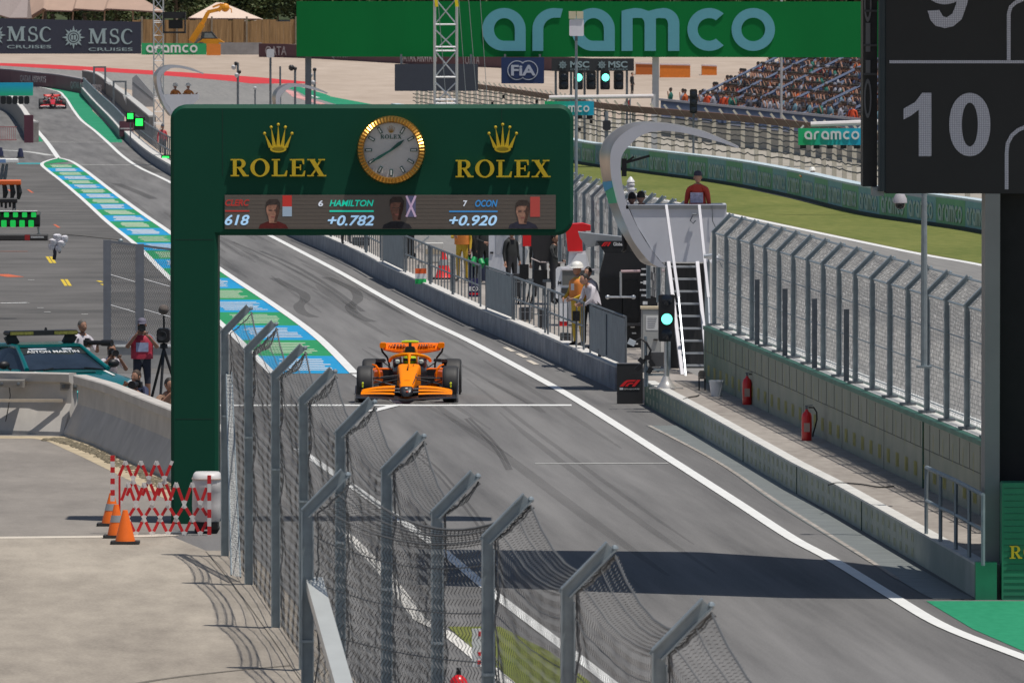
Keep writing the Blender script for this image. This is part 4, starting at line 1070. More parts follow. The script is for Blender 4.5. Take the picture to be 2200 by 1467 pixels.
        if detail:
            b = MB(); b.box(s*.865-.015, s*.865+.015, -.80, -.78, .33, .40); b.ball((s*.865,-.79,.41), .022, .022, .022, 8, 6); b.build('wing_sensor', P['pod'], fw)
            b = MB()
            for z in (.25, .31): b.bar((s*.13,-.98,z), (s*.24,-.98,z), .06, .02)
            b.build('flap_bracket', P['grey'], fw)
    # rear wing
    b = MB(); ring = []
    for k in range(17):
        x = -.63+1.26*k/16; u = abs(x)/.63; zt = 1.035-.012*u**4; zb = .945-.075*(1-u**2)*.9
        ring.append([(x,3.72,zt),(x,3.62,zb+.02),(x,3.56,zb),(x,3.60,zb-.006),(x,3.70,zt-.05)])
    b.loft(ring); rw = b.build('rear_wing', mid, t)
    b = MB(); ring = []
    for k in range(13):
        x = -.58+1.16*k/12; u = abs(x)/.58; zb = .915-.075*(1-u**2)
        ring.append([(x,3.40,zb-.022),(x,3.40,zb+.004),(x,3.62,zb+.03),(x,3.62,zb+.0)])
    b.loft(ring); b.build('wing_mainplane', P['dkmain'], rw)
    for s in (-1, 1):
        b = MB(); b.bevbox(s*.585-.065, s*.585+.065, 3.42, 3.74, .935, 1.04, .02); b.build('wing_tip', main, rw)
        b = MB(); b.tube([(s*.62,3.58,.94),(s*.60,3.58,.86),(s*.50,3.58,.74),(s*.46,3.58,.60),(s*.46,3.58,.42)], [.022,.024,.022,.022,.022], 6); b.build('endplate', dark, rw, True)
        if detail:
            b = MB(); rr = random.Random(4)
            for k in range(11):
                x = s*(.14+.032*k); zz = .955+.05*rr.random(); b.box(x-.009, x+.009, 3.588, 3.66, zz-.008, zz+.008)
            b.build('sponsor_marks', dark, rw)
            b = MB()
            for k in range(4):
                x = -.36+.06*k if s < 0 else .13+.05*k; b.box(x, x+.028, 3.586, 3.66, .975, 1.005)
            b.build('sponsor_marks', P['grey'], rw)
    b = MB(); b.bar((0,3.3,.5), (0,3.6,.90), .05, .12); b.build('wing_pylon', dark, rw)
    b = MB(); b.bevbox(-.06, .06, 3.78, 3.86, .28, .40, .02); b.build('rain_light', redp, t)
    # wheels
    def wheel(cx, y, wd, rx, nm='wheel', fr=True):
        w_ = thing(nm, None, None); w_.parent = t; w_.location = (cx, y, .36)
        h = wd/2; r = .36
        b = MB(); b.lathe([(.23,-h*.92),(.30,-h),(.335,-h*.93),(.354,-h*.78),(.360,-h*.45),(.360,h*.45),(.354,h*.78),(.335,h*.93),(.30,h),(.23,h*.92)], 40, axis='x'); b.build('tyre', tyre, w_, True)
        for s2 in (-1, 1):
            b = MB(); b.lathe([(.0,s2*h*.70),(.16,s2*h*.72),(.225,s2*h*.86),(.235,s2*h*.94),(.235,s2*h*.5)], 28, axis='x'); b.build('rim', rim, w_, True)
            b = MB(); b.lathe([(.275,s2*h*.985),(.30,s2*(h+.003)),(.315,s2*h*.985)], 36, axis='x'); b.build('tyre_band', P['band'], w_)
        b = MB(); b.tube([(-h*.8,0,0),(h*.8,0,0)], .035, 10); b.build('hub', P['grey'], w_)
    for s in (-1, 1):
        wheel(s*.845, 0, .31, .36); wheel(s*.80, 3.6, .40, .36)
        # deflector over the inside of the front tyre
        b = MB(); pts = [(s*.60,.25,.70),(s*.645,.12,.735),(s*.60,.02,.69),(s*.565,-.02,.60),(s*.555,-.02,.47)]
        b.tube([(s*.70,.20,.735),(s*.64,.10,.72),(s*.585,.05,.66),(s*.562,.03,.56),(s*.556,.02,.44)], [.016,.022,.024,.022,.016], 6); b.build('wheel_deflector', P['defl'], t)
        b = MB(); b.loft([sec(.9,.09,.36,.57,.4,10,s*.60), sec(1.1,.10,.34,.60,.4,10,s*.62), sec(1.45,.06,.36,.58,.4,10,s*.66)]); b.build('side_vane', P['dkmain'], t, True)
        for p0, p1 in (((.17,.30,.52),(.70,.02,.475)), ((.17,-.25,.50),(.70,-.02,.47)), ((.15,.35,.28),(.70,.04,.24)), ((.15,-.30,.29),(.70,-.04,.24)), ((.15,.05,.30),(.68,0,.44)), ((.16,-.05,.46),(.66,-.10,.36))):
            b = MB(); b.tube([(s*p0[0],p0[1],p0[2]),(s*p1[0],p1[1],p1[2])], .016, 6); b.build('suspension_arm', carbon, t)
        for p0, p1 in (((.18,3.2,.42),(.62,3.58,.46)), ((.16,3.7,.36),(.62,3.62,.42)), ((.18,3.3,.2),(.62,3.58,.22))):
            b = MB(); b.tube([(s*p0[0],p0[1],p0[2]),(s*p1[0],p1[1],p1[2])], .017, 6); b.build('suspension_arm', carbon, t)
        b = MB(); b.bevbox(s*.62-.10, s*.62+.10, 3.22, 3.42, .66, .72, .02); b.build('brake_duct', dark, t)
    # driver
    d = thing('person', helmet_label, 'person', loc, rz)
    b = MB(); b.mi = 0
    b.loft([sec(1.60,.06,.46,.60,.8,12), sec(1.62,.20,.42,.64,.6,12), sec(1.74,.21,.40,.66,.6,12), sec(1.86,.10,.5,.66,.8,12)])
    b.loft([sec(1.66,.05,.62,.70,.9,10), sec(1.76,.06,.62,.72,.9,10)])
    b.build('body', P['suit'], d, True)
    b = MB()
    b.mi = 0; b.ball((0,1.66,.775), .135, .155, .135, 18, 12)
    hl = b.build('helmet', P['helmet'], d, True)
    b = MB(); b.loft([[(x,y_,z) for x,y_,z in r_] for r_ in ([( .140*math.cos(R(a)), 1.66-.160*math.sin(R(a)), .755) for a in range(25,156,13)] + [(.128*math.cos(R(a)), 1.66-.14*math.sin(R(a)), .755) for a in range(155,24,-13)],
                     [(.138*math.cos(R(a)), 1.66-.158*math.sin(R(a)), .805) for a in range(25,156,13)] + [(.122*math.cos(R(a)), 1.66-.136*math.sin(R(a)), .805) for a in range(155,24,-13)])])
    b.build('visor', glass, hl)
    return t
tyre_m = M('tyre_rubber', (.028,.028,.029), .62, var=.25, scale=5, bump=.1)
o_main = M('papaya_orange', (1.0,.255,.0), .5, var=.02, spec=.12); o_mid = M('papaya_orange_deep', (.95,.17,.0), .42, var=.03, spec=.12)
PAP = dict(main=o_main, second=o_mid, dark=carbon, tyre=tyre_m, rim=M('rim_dark', (.03,.03,.032), .4, .5, var=.1), band=M('tyre_band_white', (.35,.35,.35), .6, var=.1),
           decal=M('decal_dark_orange', (.35,.10,.005), .5, var=0), pod=M('lime_yellow', (.62,.75,.02), .4, var=0), halo=M('halo_orange', (1.0,.29,.0), .42, var=.02, spec=.12),
           pad=M('pad_white_green', (.55,.62,.56), .5, var=.3, scale=8), grey=M('car_grey', (.25,.26,.28), .35, .5, var=.1), dkmain=M('papaya_dark', (.62,.10,.004), .35, var=.05, coat=.3),
           defl=o_mid, suit=M('suit_dark_blue', (.02,.03,.08), .7, var=.2), helmet=M('helmet_lime', (.55,.72,.01), .25, var=.25, scale=9, coat=.5))
cp = G(876, 864); 
racing_car('racing_car', 'orange and black single-seater racing car driving down the pit lane towards the finish line', (cp.x, cp.y, 0), -.013, PAP, 'driver in a lime yellow helmet seated in the orange racing car')
r_main = M('racing_red', (.60,.012,.012), .32, var=.04, coat=.4)
FER = dict(PAP); FER.update(main=r_main, second=r_main, decal=white_paint, pod=black, halo=r_main, pad=white_paint, dkmain=M('racing_red_dark', (.30,.01,.01), .35, var=.05), defl=carbon,
                            suit=M('suit_red', (.4,.02,.02), .7, var=.2), helmet=M('helmet_red_white', (.6,.2,.15), .3, var=.4, scale=9), flap=white_paint)
cp = G(113, 234.5)
racing_car('racing_car', 'distant red single-seater racing car entering the pit lane, white front wing', (cp.x, cp.y, .0), .06, FER, 'driver in a red helmet seated in the distant red racing car', detail=False)
# ================= people =================
def figure(J, Rr, mats, zones, lvl=1, fingers=True, head=True, cap=None, name='body', parent=None, hairm=None, look=(0,-1,0), glasses=False):
    """one continuous skinned body; J joints, zones maps bone name -> material slot"""
    bones = [('pelvis','chest','torso'),('chest','neckb','torso'),('neckb','neck','head'),
             ('neckb','shL','torso'),('shL','elL','uarm'),('elL','wrL','farm'),('wrL','haL','hand'),('neckb','shR','torso'),('shR','elR','uarm'),('elR','wrR','farm'),('wrR','haR','hand'),
             ('pelvis','hipL','leg'),('hipL','knL','leg'),('knL','anL','shin'),('anL','toL','shoe'),('pelvis','hipR','leg'),('hipR','knR','leg'),('knR','anR','shin'),('anR','toR','shoe')]
    names = list(J.keys()); me = bpy.data.meshes.new(name)
    bm = bmesh.new(); V = {}; sk_ = bm.verts.layers.skin.verify()
    for n in names: V[n] = bm.verts.new(J[n])
    for a, c, _ in bones:
        if a in V and c in V: bm.edges.new((V[a], V[c]))
    for n in names:
        r = Rr.get(n, Rr.get(n[:2], .05)); r = r if isinstance(r, tuple) else (r, r)
        V[n][sk_].radius = r; V[n][sk_].use_root = (n == 'pelvis')
    bm.to_mesh(me); bm.free()
    o = bpy.data.objects.new(name, me); COL.objects.link(o)
    o.modifiers.new('s', 'SKIN').use_smooth_shade = True
    ss = o.modifiers.new('u', 'SUBSURF'); ss.levels = lvl
    dg = bpy.context.evaluated_depsgraph_get(); m2 = bpy.data.meshes.new_from_object(o.evaluated_get(dg)); bpy.data.objects.remove(o)
    segs = [(Vector(J[a]), Vector(J[c]), z) for a, c, z in bones if a in J and c in J]
    vs = [tuple(v.co) for v in m2.vertices]; b = MB(); b.v = vs
    for p in m2.polygons:
        c = p.center; best, bz_ = 1e9, 'torso'
        for a, e, z in segs:
            d = e-a; tt = max(0, min(1, (c-a).dot(d)/max(d.length_squared, 1e-9))); dd = (c-(a+d*tt)).length
            if dd < best: best, bz_ = dd, z
        b.f.append(list(p.vertices)); b.m.append(zones[bz_])
    bpy.data.meshes.remove(m2)
    sk0 = zones['hand']
    if head:
        h = Vector(J['head']); lk = Vector(look).normalized(); upv = Vector((0,0,1)); sd = lk.cross(upv).normalized(); upv = sd.cross(lk).normalized()
        b.mi = zones['head']
        def hp(x, y, z): return h + sd*x + lk*y + upv*z
        hb = MB(); hb.ball((0,0,0), 1, 1, 1, 14, 10)
        b.add([hp(v[0]*.076*(1-.18*max(0,-v[2])), v[1]*.098 + (.012 if v[1] > 0 and v[2] < 0 else 0), v[2]*.118) for v in hb.v], hb.f)
        b.add([hp(-.012,.092,.02), hp(.012,.092,.02), hp(.018,.094,-.03), hp(-.018,.094,-.03), hp(0,.122,-.022)], [(0,1,4),(1,2,4),(2,3,4),(3,0,4)])   # nose
        for s in (-1, 1):
            e = MB(); e.ball((0,0,0), .012, .022, .032, 8, 6); b.add([hp(s*.078+v[0], -.005+v[1], v[2]-.005) for v in e.v], e.f)                            # ears
            b.mi = zones['eye']; b.add([hp(s*.030-.014,.0885,.022), hp(s*.030+.014,.0885,.022), hp(s*.030+.012,.0905,.012), hp(s*.030-.012,.0905,.012)], [(0,1,2,3)]); b.mi = zones['head']
        b.mi = zones['lip']; b.add([hp(-.024,.098,-.055), hp(.024,.098,-.055), hp(.018,.097,-.066), hp(-.018,.097,-.066)], [(0,1,2,3)])
    if fingers:
        b.mi = sk0
        for S_ in 'LR':
            if 'ha'+S_ not in J: continue
            wv, hv = Vector(J['wr'+S_]), Vector(J['ha'+S_]); d = (hv-wv).normalized(); x = d.cross(Vector((0,1,.2))).normalized(); y = x.cross(d)
            for k, (off, L) in enumerate(((-.028,.062),(-.010,.078),(.009,.072),(.026,.056))):
                p = hv + x*off; b.tube([p-d*.015, p+d*L*.5+y*.006, p+d*L*.85-y*.018], [.0095,.0085,.006], 6)
            p = hv - x*.03 - d*.035; b.tube([p, p-x*.025+d*.025, p-x*.025+d*.055], [.011,.010,.007], 6)
    return b.build(name, mats, parent, True)
STAND = dict(pelvis=(0,0,.96), chest=(0,.0,1.22), neckb=(0,.01,1.43), neck=(0,0,1.53), head=(0,-.02,1.635),
    shL=(.18,0,1.40), elL=(.235,.02,1.12), wrL=(.25,-.05,.88), haL=(.25,-.075,.79), shR=(-.18,0,1.40), elR=(-.235,.02,1.12), wrR=(-.25,-.05,.88), haR=(-.25,-.075,.79),
    hipL=(.095,0,.90), knL=(.11,-.02,.50), anL=(.12,.02,.09), toL=(.135,-.14,.045), hipR=(-.095,0,.90), knR=(-.11,-.02,.50), anR=(-.12,.02,.09), toR=(-.135,-.14,.045))
RAD = dict(pelvis=(.155,.115), chest=(.165,.12), neckb=(.085,.07), neck=(.055,.055), head=(.045,.045), sh=(.066,.062), el=(.045,.045), wr=(.030,.030), ha=(.035,.022),
    hi=(.095,.095), kn=(.062,.062), an=(.042,.045), to=(.040,.030))
Z0 = dict(torso=0, uarm=0, farm=0, hand=1, head=1, leg=2, shin=2, shoe=3, eye=4, lip=5)
eye_m = M('eye_dark', (.03,.02,.02), .3, var=0); lip_m = M('lip', (.33,.13,.10), .5, var=0)
def person(label, loc, rz, shirt, trousers, skinm=skin, shoes=black, pose=None, zones=None, scale=1.0, look=(0,-1,0), rad=None, lvl=1, group=None, fingers=True):
    J = dict(STAND); J.update(pose or {})
    J = {k: v for k, v in J.items() if v is not None}
    Rr = dict(RAD); Rr.update(rad or {})
    t = thing('person', label, 'person', loc, rz, group); t.scale = (scale,)*3
    z = dict(Z0); z.update(zones or {})
    figure(J, Rr, [shirt, skinm, trousers, shoes, eye_m, lip_m], z, lvl, fingers, look=look, parent=t)
    return t, J
def head_cover(t, J, kind, mat, look=(0,-1,0), name=None):
    h = Vector(J['head']); lk = Vector(look).normalized(); sd = lk.cross(Vector((0,0,1))).normalized(); up = sd.cross(lk)
    def hp(v): return h + sd*v[0] + lk*v[1] + up*v[2]
    b = MB(); q = MB()
    if kind == 'hair':
        rings = []
        for i in range(7):
            a = R(-12+17*i); k = max(math.cos(a), .02); rings.append([(.086*k*math.cos(2*math.pi*j/14), -.012+.104*k*math.sin(2*math.pi*j/14)*(1 if math.sin(2*math.pi*j/14) < 0 else (.80 if a < R(30) else 1)), .018+.118*math.sin(a)) for j in range(14)])
        q.loft(rings)
    elif kind == 'cap':
        q.loft([[(.086*k*math.cos(2*math.pi*j/14), .108*k*math.sin(2*math.pi*j/14), z) for j in range(14)] for k, z in ((1,.035),(1.0,.07),(.85,.11),(.45,.135),(.05,.14))])
        q.add([(-.07,.07,.045),(.07,.07,.045),(.055,.175,.03),(-.055,.175,.03),(-.07,.07,.037),(.07,.07,.037),(.055,.175,.022),(-.055,.175,.022)], [(0,1,2,3),(7,6,5,4),(2,6,7,3),(0,3,7,4),(1,5,6,2)])
    elif kind == 'hardhat':
        q.loft([[(.145*k*math.cos(2*math.pi*j/20), .165*k*math.sin(2*math.pi*j/20)+(.02 if k > .95 else 0), z) for j in range(20)] for k, z in ((1.0,.03),(1.02,.042),(.86,.055),(.82,.10),(.62,.15),(.3,.175),(.03,.18))])
    b.add([hp(v) for v in q.v], q.f)
    return b.build(name or {'hair': 'hair', 'cap': 'cap', 'hardhat': 'hard_hat'}[kind], mat, t, True)
def vest(t, mat, front=None, z0=1.0, z1=1.44, w=.185, d=.145, name='vest', y=0.0):
    b = MB(); n = 18
    def ring(k, z, kx=1.0): return [(w*kx*k*math.copysign(abs(math.cos(2*math.pi*j/n))**.7, math.cos(2*math.pi*j/n)), y+d*k*math.copysign(abs(math.sin(2*math.pi*j/n))**.7, math.sin(2*math.pi*j/n)), z) for j in range(n)]
    b.loft([ring(1.0, z0), ring(1.0, z0+(z1-z0)*.35), ring(1.03, z0+(z1-z0)*.7), ring(.98, z1-.05), ring(.72, z1)], cap=False)
    return b.build(name, mat, t, True)
# ================= pit wall: boards, lights, stands, railings, people =================
def PB(px, py, h=.45): return G(px, py, h)
class PL:
    """local frame of a thing standing at a depth: turns photo measurements into metres from its base"""
    def __init__(s, px, py, h=.45, Y=None):
        p = G(px, py, h) if Y is None else W(px, py, Y)
        s.o = Vector((p.x, p.y, p.z)); s.s = S(s.o.y)
    def __call__(s, px, py): q = W(px, py, s.o.y); return (q.x-s.o.x, q.z-s.o.z)
    def rect(s, b, x0, y0, x1, y1, d0, d1):
        a, c = s(x0, y1), s(x1, y0); return b.box(a[0], c[0], d0, d1, a[1], c[1])
def flat(pl, pts, d, thick, nm, mat, parent): return shape2d(nm, [[pl(x, y) for x, y in l] for l in pts], thick, mat, parent, (0, d, 0))
def txt(pl, s, px0, px1, pyb, pyt, mat, parent, d, bold=.02, shear=0, depth=.006, nm='lettering'):
    x, z = pl(px0, pyb); x2, z2 = pl(px1, pyt)
    o = text(s, 1, mat, parent, (0,0,0), bold, shear, 1, depth, name=nm); V = o.data.vertices
    xs = [v.co.x for v in V]; zs = [v.co.z for v in V]; kx = (x2-x)/(max(xs)-min(xs)); kz = (z2-z)/(max(zs)-min(zs)); m0, n0 = min(xs), min(zs)
    for v in V: v.co.x = x+(v.co.x-m0)*kx; v.co.z = z+(v.co.z-n0)*kz; v.co.y += d
    return o
wht = M('sign_white', (.78,.78,.78), .5, var=0); redl = M('sign_red', (.75,.015,.02), .5, var=0); screenb = M('screen_black', (.012,.013,.016), .18, var=0)
def f1logo(pl, x0, y0, x1, y1, d, parent, mat=None):
    w_, h_ = x1-x0, y1-y0
    q = lambda a, c: (x0+a*w_, y1-c*h_)
    A = [q(.0,0),q(.22,.72),q(.34,.95),q(.48,1),q(.80,1),q(.70,.74),q(.46,.74),q(.38,.66),q(.19,0)]
    B = [q(.26,0),q(.34,.32),q(.40,.52),q(.50,.58),q(.68,.58),q(.62,.36),q(.50,.36),q(.45,.28),q(.40,0)]
    C = [q(.58,0),q(.84,1),q(1.0,1),q(.74,0)]
    return flat(pl, [A, B, C], d, .006, 'emblem', mat or redl, parent)
pl = PL(1353, 868, 0)
t = thing('advertising_board', 'black upright board with a red racing emblem at the end of the pit wall', 'sign board', pl.o)
b = MB(); pl.rect(b, 1325.5, 781, 1381, 868, 0, .06); b.build('panel', M('board_matt', (.022,.022,.024), .5, var=.1), t)
b = MB(); pl.rect(b, 1325, 779.5, 1381.5, 781.5, -.008, .065); b.build('top_edge', M('edge_grey', (.3,.3,.32), .4, .4, var=0), t)
f1logo(pl, 1331, 816, 1376, 830, -.01, t)
b = MB(); pl.rect(b, 1331, 832.5, 1339, 837, -.006, .002); b.build('emblem', wht, t)
txt(pl, 'FORMULA 1 WORLD CHAMPIONSHIP', 1341, 1374, 837, 834, wht, t, -.006, 0)
# traffic light
pl = PL(1431, 836, .45)
t = thing('traffic_light', 'black upright traffic light showing one bright green lamp on a splayed steel foot', 'traffic light', pl.o)
b = MB(); a, c = pl(1414.5, 733), pl(1449.5, 633); b.bevbox(a[0], c[0], -.11, .11, a[1], c[1], .02); b.build('housing', black, t)
lampg = M('green_lamp', (.15,1.0,.72), .4, var=0, emit=2.2); lampoff = M('lamp_off', (.015,.02,.03), .2, var=0)
for py, m in ((644, lampoff), (685, lampg), (717, lampoff)):
    x, z = pl(1432.5, py); b = MB(); b.lathe([(.0,-.135),(.075,-.13),(.105,-.112),(.108,-.09)], 24, (x, 0, z), 'y'); b.build('lamp', m, t, True)
b = MB()
for py in (685,):
    x, z = pl(1432.5, py); b.lathe([(.112,-.16),(.122,-.16),(.122,-.09),(.112,-.09)], 24, (x,0,z), 'y', False)
b.build('visor', black, t)
b = MB(); b.tube([(0,0,.04),(0,0,a[1]+.02)], .042, 12); b.build('pole', alu, t, True)
b = MB(); b.lathe([(.06,.25),(.09,.18),(.12,.12),(.20,.02),(.20,0)], 16); 
for an in range(0, 360, 60): b.bar((0,0,.04), (.33*math.cos(R(an)), .33*math.sin(R(an)), .02), .05, .03)
b.build('foot', M('foot_pale', (.6,.58,.56), .35, .5, var=.1), t, True)
# cabinet with notice and black sponsor panel behind it
pl = PL(1398, 800, .45)
t = thing('control_cabinet', 'grey metal cabinet with a paper notice on its door behind the green traffic light', 'cabinet', pl.o)
b = MB(); a, c = pl(1378, 790), pl(1420, 664); b.bevbox(a[0], c[0], 0, .4, a[1], c[1], .015); b.build('body', M('cabinet_grey', (.36,.36,.34), .5, .1, var=.06), t)
b = MB(); a2, c2 = pl(1376, 664), pl(1421, 659); b.box(a2[0], c2[0], -.03, .43, a2[1], c2[1]); b.build('lid', M('lid_beige', (.62,.52,.36), .6, var=.1), t)
b = MB(); pl.rect(b, 1381, 668, 1418, 786, -.012, -.002); b.build('door', M('door_grey', (.42,.42,.40), .45, .1, var=.06), t)
b = MB(); pl.rect(b, 1388, 678, 1414, 709, -.018, -.013); b.build('notice', M('paper', (.72,.72,.70), .7, var=.04), t)
b = MB()
for k in range(6): pl.rect(b, 1391, 683+k*4, 1411-(k*7) % 6, 684.6+k*4, -.020, -.0185)
b.build('notice_lines', M('ink', (.2,.2,.22), .7, var=0), t)
b = MB(); pl.rect(b, 1404, 728, 1413, 731, -.05, -.013); b.build('handle', black, t)
b = MB(); pl.rect(b, 1380, 790, 1386, 800, .02, .08); pl.rect(b, 1411, 790, 1417, 800, .02, .08); b.build('feet', galv_dark, t)
pl = PL(1394, 750, .45, None)
t = thing('sponsor_sign', 'black upright panel with a column of small white marks between screens and tower', 'sign board', pl.o)
b = MB(); pl.rect(b, 1376, 574, 1413, 750, 0, .05); b.build('panel', black, t)
for k, (py, wd, hh) in enumerate(((578,16,3),(590,20,4),(607,8,8),(607,20,2.5),(623,23,3),(634.5,16,4.5),(651,10,7))):
    b = MB(); pl.rect(b, 1386-wd/2, py-hh/2, 1386+wd/2, py+hh/2, -.008-.001*k, -.001); b.build('mark', wht, t)
# camera rig by the cabinet
pl = PL(1375, 830, .45)
t = thing('camera_rig', 'small white-fronted camera on a black jointed arm beside the cabinet', 'camera', pl.o)
b = MB(); x, z = pl(1357, 735); b.obox(Matrix.Translation((x, -.1, z)) @ Matrix.Rotation(R(25), 4, 'Y'), .14, .12, .11); b.build('camera', M('camera_white', (.62,.66,.70), .3, var=0), t)
b = MB(); P_ = [(1364,733),(1376,727),(1388,735),(1398,752),(1392,770),(1378,775)]
b.tube([Vector((pl(*p)[0], -.05, pl(*p)[1])) for p in P_], .025, 6); b.build('arm', black, t)
b = MB(); b.tube([(pl(1387,725)[0],-.02,0),(pl(1387,725)[0],-.02,pl(1387,722)[1])], .03, 8); b.build('post', galv, t)
b = MB()
for x_, y_ in ((1378,775),(1392,768),(1400,780),(1372,790),(1396,795)): x, z = pl(x_, y_); b.obox(Matrix.Translation((x, -.04, z)) @ Matrix.Rotation(x_*1.3, 4, 'Y'), .13, .10, .09)
b.build('clamp', black, t)
b = MB(); a, c = pl(1395, 787), pl(1428, 757); b.box(a[0], c[0], -.02, .2, a[1], c[1]); b.build('battery_box', M('box_dark', (.08,.08,.085), .5, var=.1), t)
b = MB(); 
for y_ in (792, 803): a, c = pl(1390, y_+4), pl(1437, y_); b.box(a[0], c[0], -.06, .2, a[1], c[1])
b.build('trolley_shelf', galv, t)
for x_ in (1391, 1436): b = MB(); a = pl(x_, 830); b.tube([(a[0], -.05, 0), (a[0], -.05, pl(x_,787)[1])], .02, 6); b.build('trolley_leg', galv, t)
# timing stand of the series: black screens under a grey roof
pl = PL(1335, 748, .45)
t = thing('timing_stand', 'black timing stand with glossy screens, a grey roof and a red emblem on its header', 'timing stand', pl.o)
b = MB(); b.prism([pl(1243,501), pl(1352,513), pl(1352,519), pl(1262,534), pl(1246,512)], .75, 1.6, 'y'); b.build('roof', M('roof_grey', (.33,.34,.35), .4, .2, var=.06), t)
b = MB(); b.prism([pl(1282,519), pl(1352,519), pl(1376,545), pl(1300,545)], .30, .9, 'y'); b.build('header', black, t)
f1logo(pl, 1292, 521, 1313, 530, .29, t); txt(pl, 'Globant', 1318, 1344, 529, 521.5, wht, t, .292, .02)
b = MB(); b.prism([pl(1300,545), pl(1378,545), pl(1400,575), pl(1400,748), pl(1288,748), pl(1288,590)], .25, .9, 'y'); b.build('cabin', M('stand_black', (.018,.018,.02), .45, var=.15), t)
for x0, y0, x1, y1 in ((1289,596,1336,694),(1338,602,1374,694)):
    b = MB(); a, c = pl(x0, y1), pl(x1, y0); b.prism(rings_rr(a[0], c[0], a[1], c[1], .09), .10, .2, 'y'); b.build('screen', screenb, t)
b = MB(); b.tube([(pl(1334,578)[0],-.10,pl(1334,583)[1]), (pl(1434,578)[0],-.10,pl(1434,581)[1])], .030, 8); b.build('cross_bar', M('bar_red_white', (.62,.45,.46), .35, .3, var=.05), t)
b = MB(); x = pl(1333.5,580)[0]; b.tube([(x,-.10,pl(0,583)[1]), (x,-.10,pl(0,640)[1])], .028, 8); b.tube([(pl(1301,0)[0],-.10,pl(0,638)[1]), (pl(1366,0)[0],-.10,pl(0,638)[1])], .026, 8); b.build('bracket', alu, t)
b = MB()
for px in (1306, 1361): b.ball((pl(px,0)[0],-.10,pl(0,638)[1]), .055, .05, .05, 10, 6)
b.build('bracket_knob', alu, t)
b = MB(); pl.rect(b, 1282, 694, 1378, 700, .05, .3); b.build('desk', M('desk_dark', (.05,.05,.055), .4, var=.1), t)
for px, py in ((1355,702),(1358,715),(1362,738)): b = MB(); pl.rect(b, px, py, px+9, py+3, .235, .249); b.build('label_plate', wht, t)
# red and white team stand
pl = PL(1225, 700, .45)
team_red = M('team_red', (.72,.012,.015), .4, var=.04); team_white = M('team_white', (.72,.72,.74), .4, var=.04)
t = thing('team_stand', 'red and white team stand with a tall red fin, left of the black timing stand', 'team stand', pl.o)
b = MB(); b.prism([pl(1214,483), pl(1252,480), pl(1269,485), pl(1269,496), pl(1250,497), pl(1252,540), pl(1220,540)], .0, .8, 'y'); b.build('fin', team_red, t)
b = MB(); b.prism([pl(1223,540), pl(1258,540), pl(1268,575), pl(1275,660), pl(1220,690), pl(1220,575)], .05, .75, 'y'); b.build('pylon', team_white, t)
b = MB(); b.prism([pl(1194,578), pl(1198,574), pl(1222,571), pl(1240,545), pl(1258,545), pl(1262,580), pl(1262,640), pl(1222,642), pl(1220,690), pl(1203,690), pl(1201,642), pl(1194,640)], -.15, .02, 'y'); b.build('shell', M('shell_white', (.80,.80,.83), .35, var=.03), t)
b = MB(); pl.rect(b, 1202, 688.5, 1220, 700, -.14, .01); b.build('foot', team_red, t)
b = MB(); pl.rect(b, 1208, 579, 1258, 612, -.17, -.151); b.build('window', M('window_grey', (.16,.16,.15), .2, var=.1), t)
b = MB(); pl.rect(b, 1206, 618, 1256, 640, -.17, -.151); b.build('lower_window', M('window_dark', (.06,.06,.06), .2, var=.1), t)
b = MB(); pl.rect(b, 1206, 577, 1290, 580.5, -.19, -.152); b.build('trim', M('trim_pale', (.75,.7,.72), .35, .3, var=0), t)
txt(pl, 'M', 1199, 1206, 611, 603, black, t, -.156, .02)
# black and red team stand further along
pl = PL(1180, 655, .45)
t = thing('team_stand', 'dark team stand with a red corner block and hanging screens under the gantry end', 'team stand', pl.o)
b = MB(); b.prism([pl(1130,495), pl(1222,495), pl(1224,560), pl(1205,566), pl(1150,558)], .0, 1.2, 'y'); b.build('canopy', M('canopy_black', (.03,.028,.03), .3, var=.2), t)
b = MB(); pl.rect(b, 1123, 500, 1141, 529, -.06, .5); b.build('corner_block', team_red, t)
b = MB(); b.tube([(pl(1141,559)[0],-.05,pl(0,555)[1]), (pl(1160,565)[0],-.05,pl(0,563)[1]), (pl(1226,566)[0],-.05,pl(0,565)[1])], .02, 6); b.build('edge_tube', M('tube_grey', (.35,.3,.3), .4, .3, var=0), t)
for px in (1125, 1146, 1216): b = MB(); b.tube([(pl(px,0)[0],.3,0), (pl(px,0)[0],.3,pl(0,520)[1])], .035, 6); b.build('leg', galv_dark, t)
b = MB(); pl.rect(b, 1130, 600, 1220, 606, -.1, .5); b.build('desk', galv_dark, t)
for x0, x1, y0, y1 in ((1116,1136,568,602),(1152,1176,580,604),(1180,1204,582,606)): b = MB(); pl.rect(b, x0, y0, x1, y1, .0, .08); b.build('screen', screenb, t)
b = MB(); 
for k in range(5): a = pl(1104+k*9, 655); b.tube([(a[0],.1+.1*k,0), (pl(1110+k*10,0)[0],.1+.1*k,pl(0,610)[1])], .02, 5)
b.build('stool_frame', black, t)
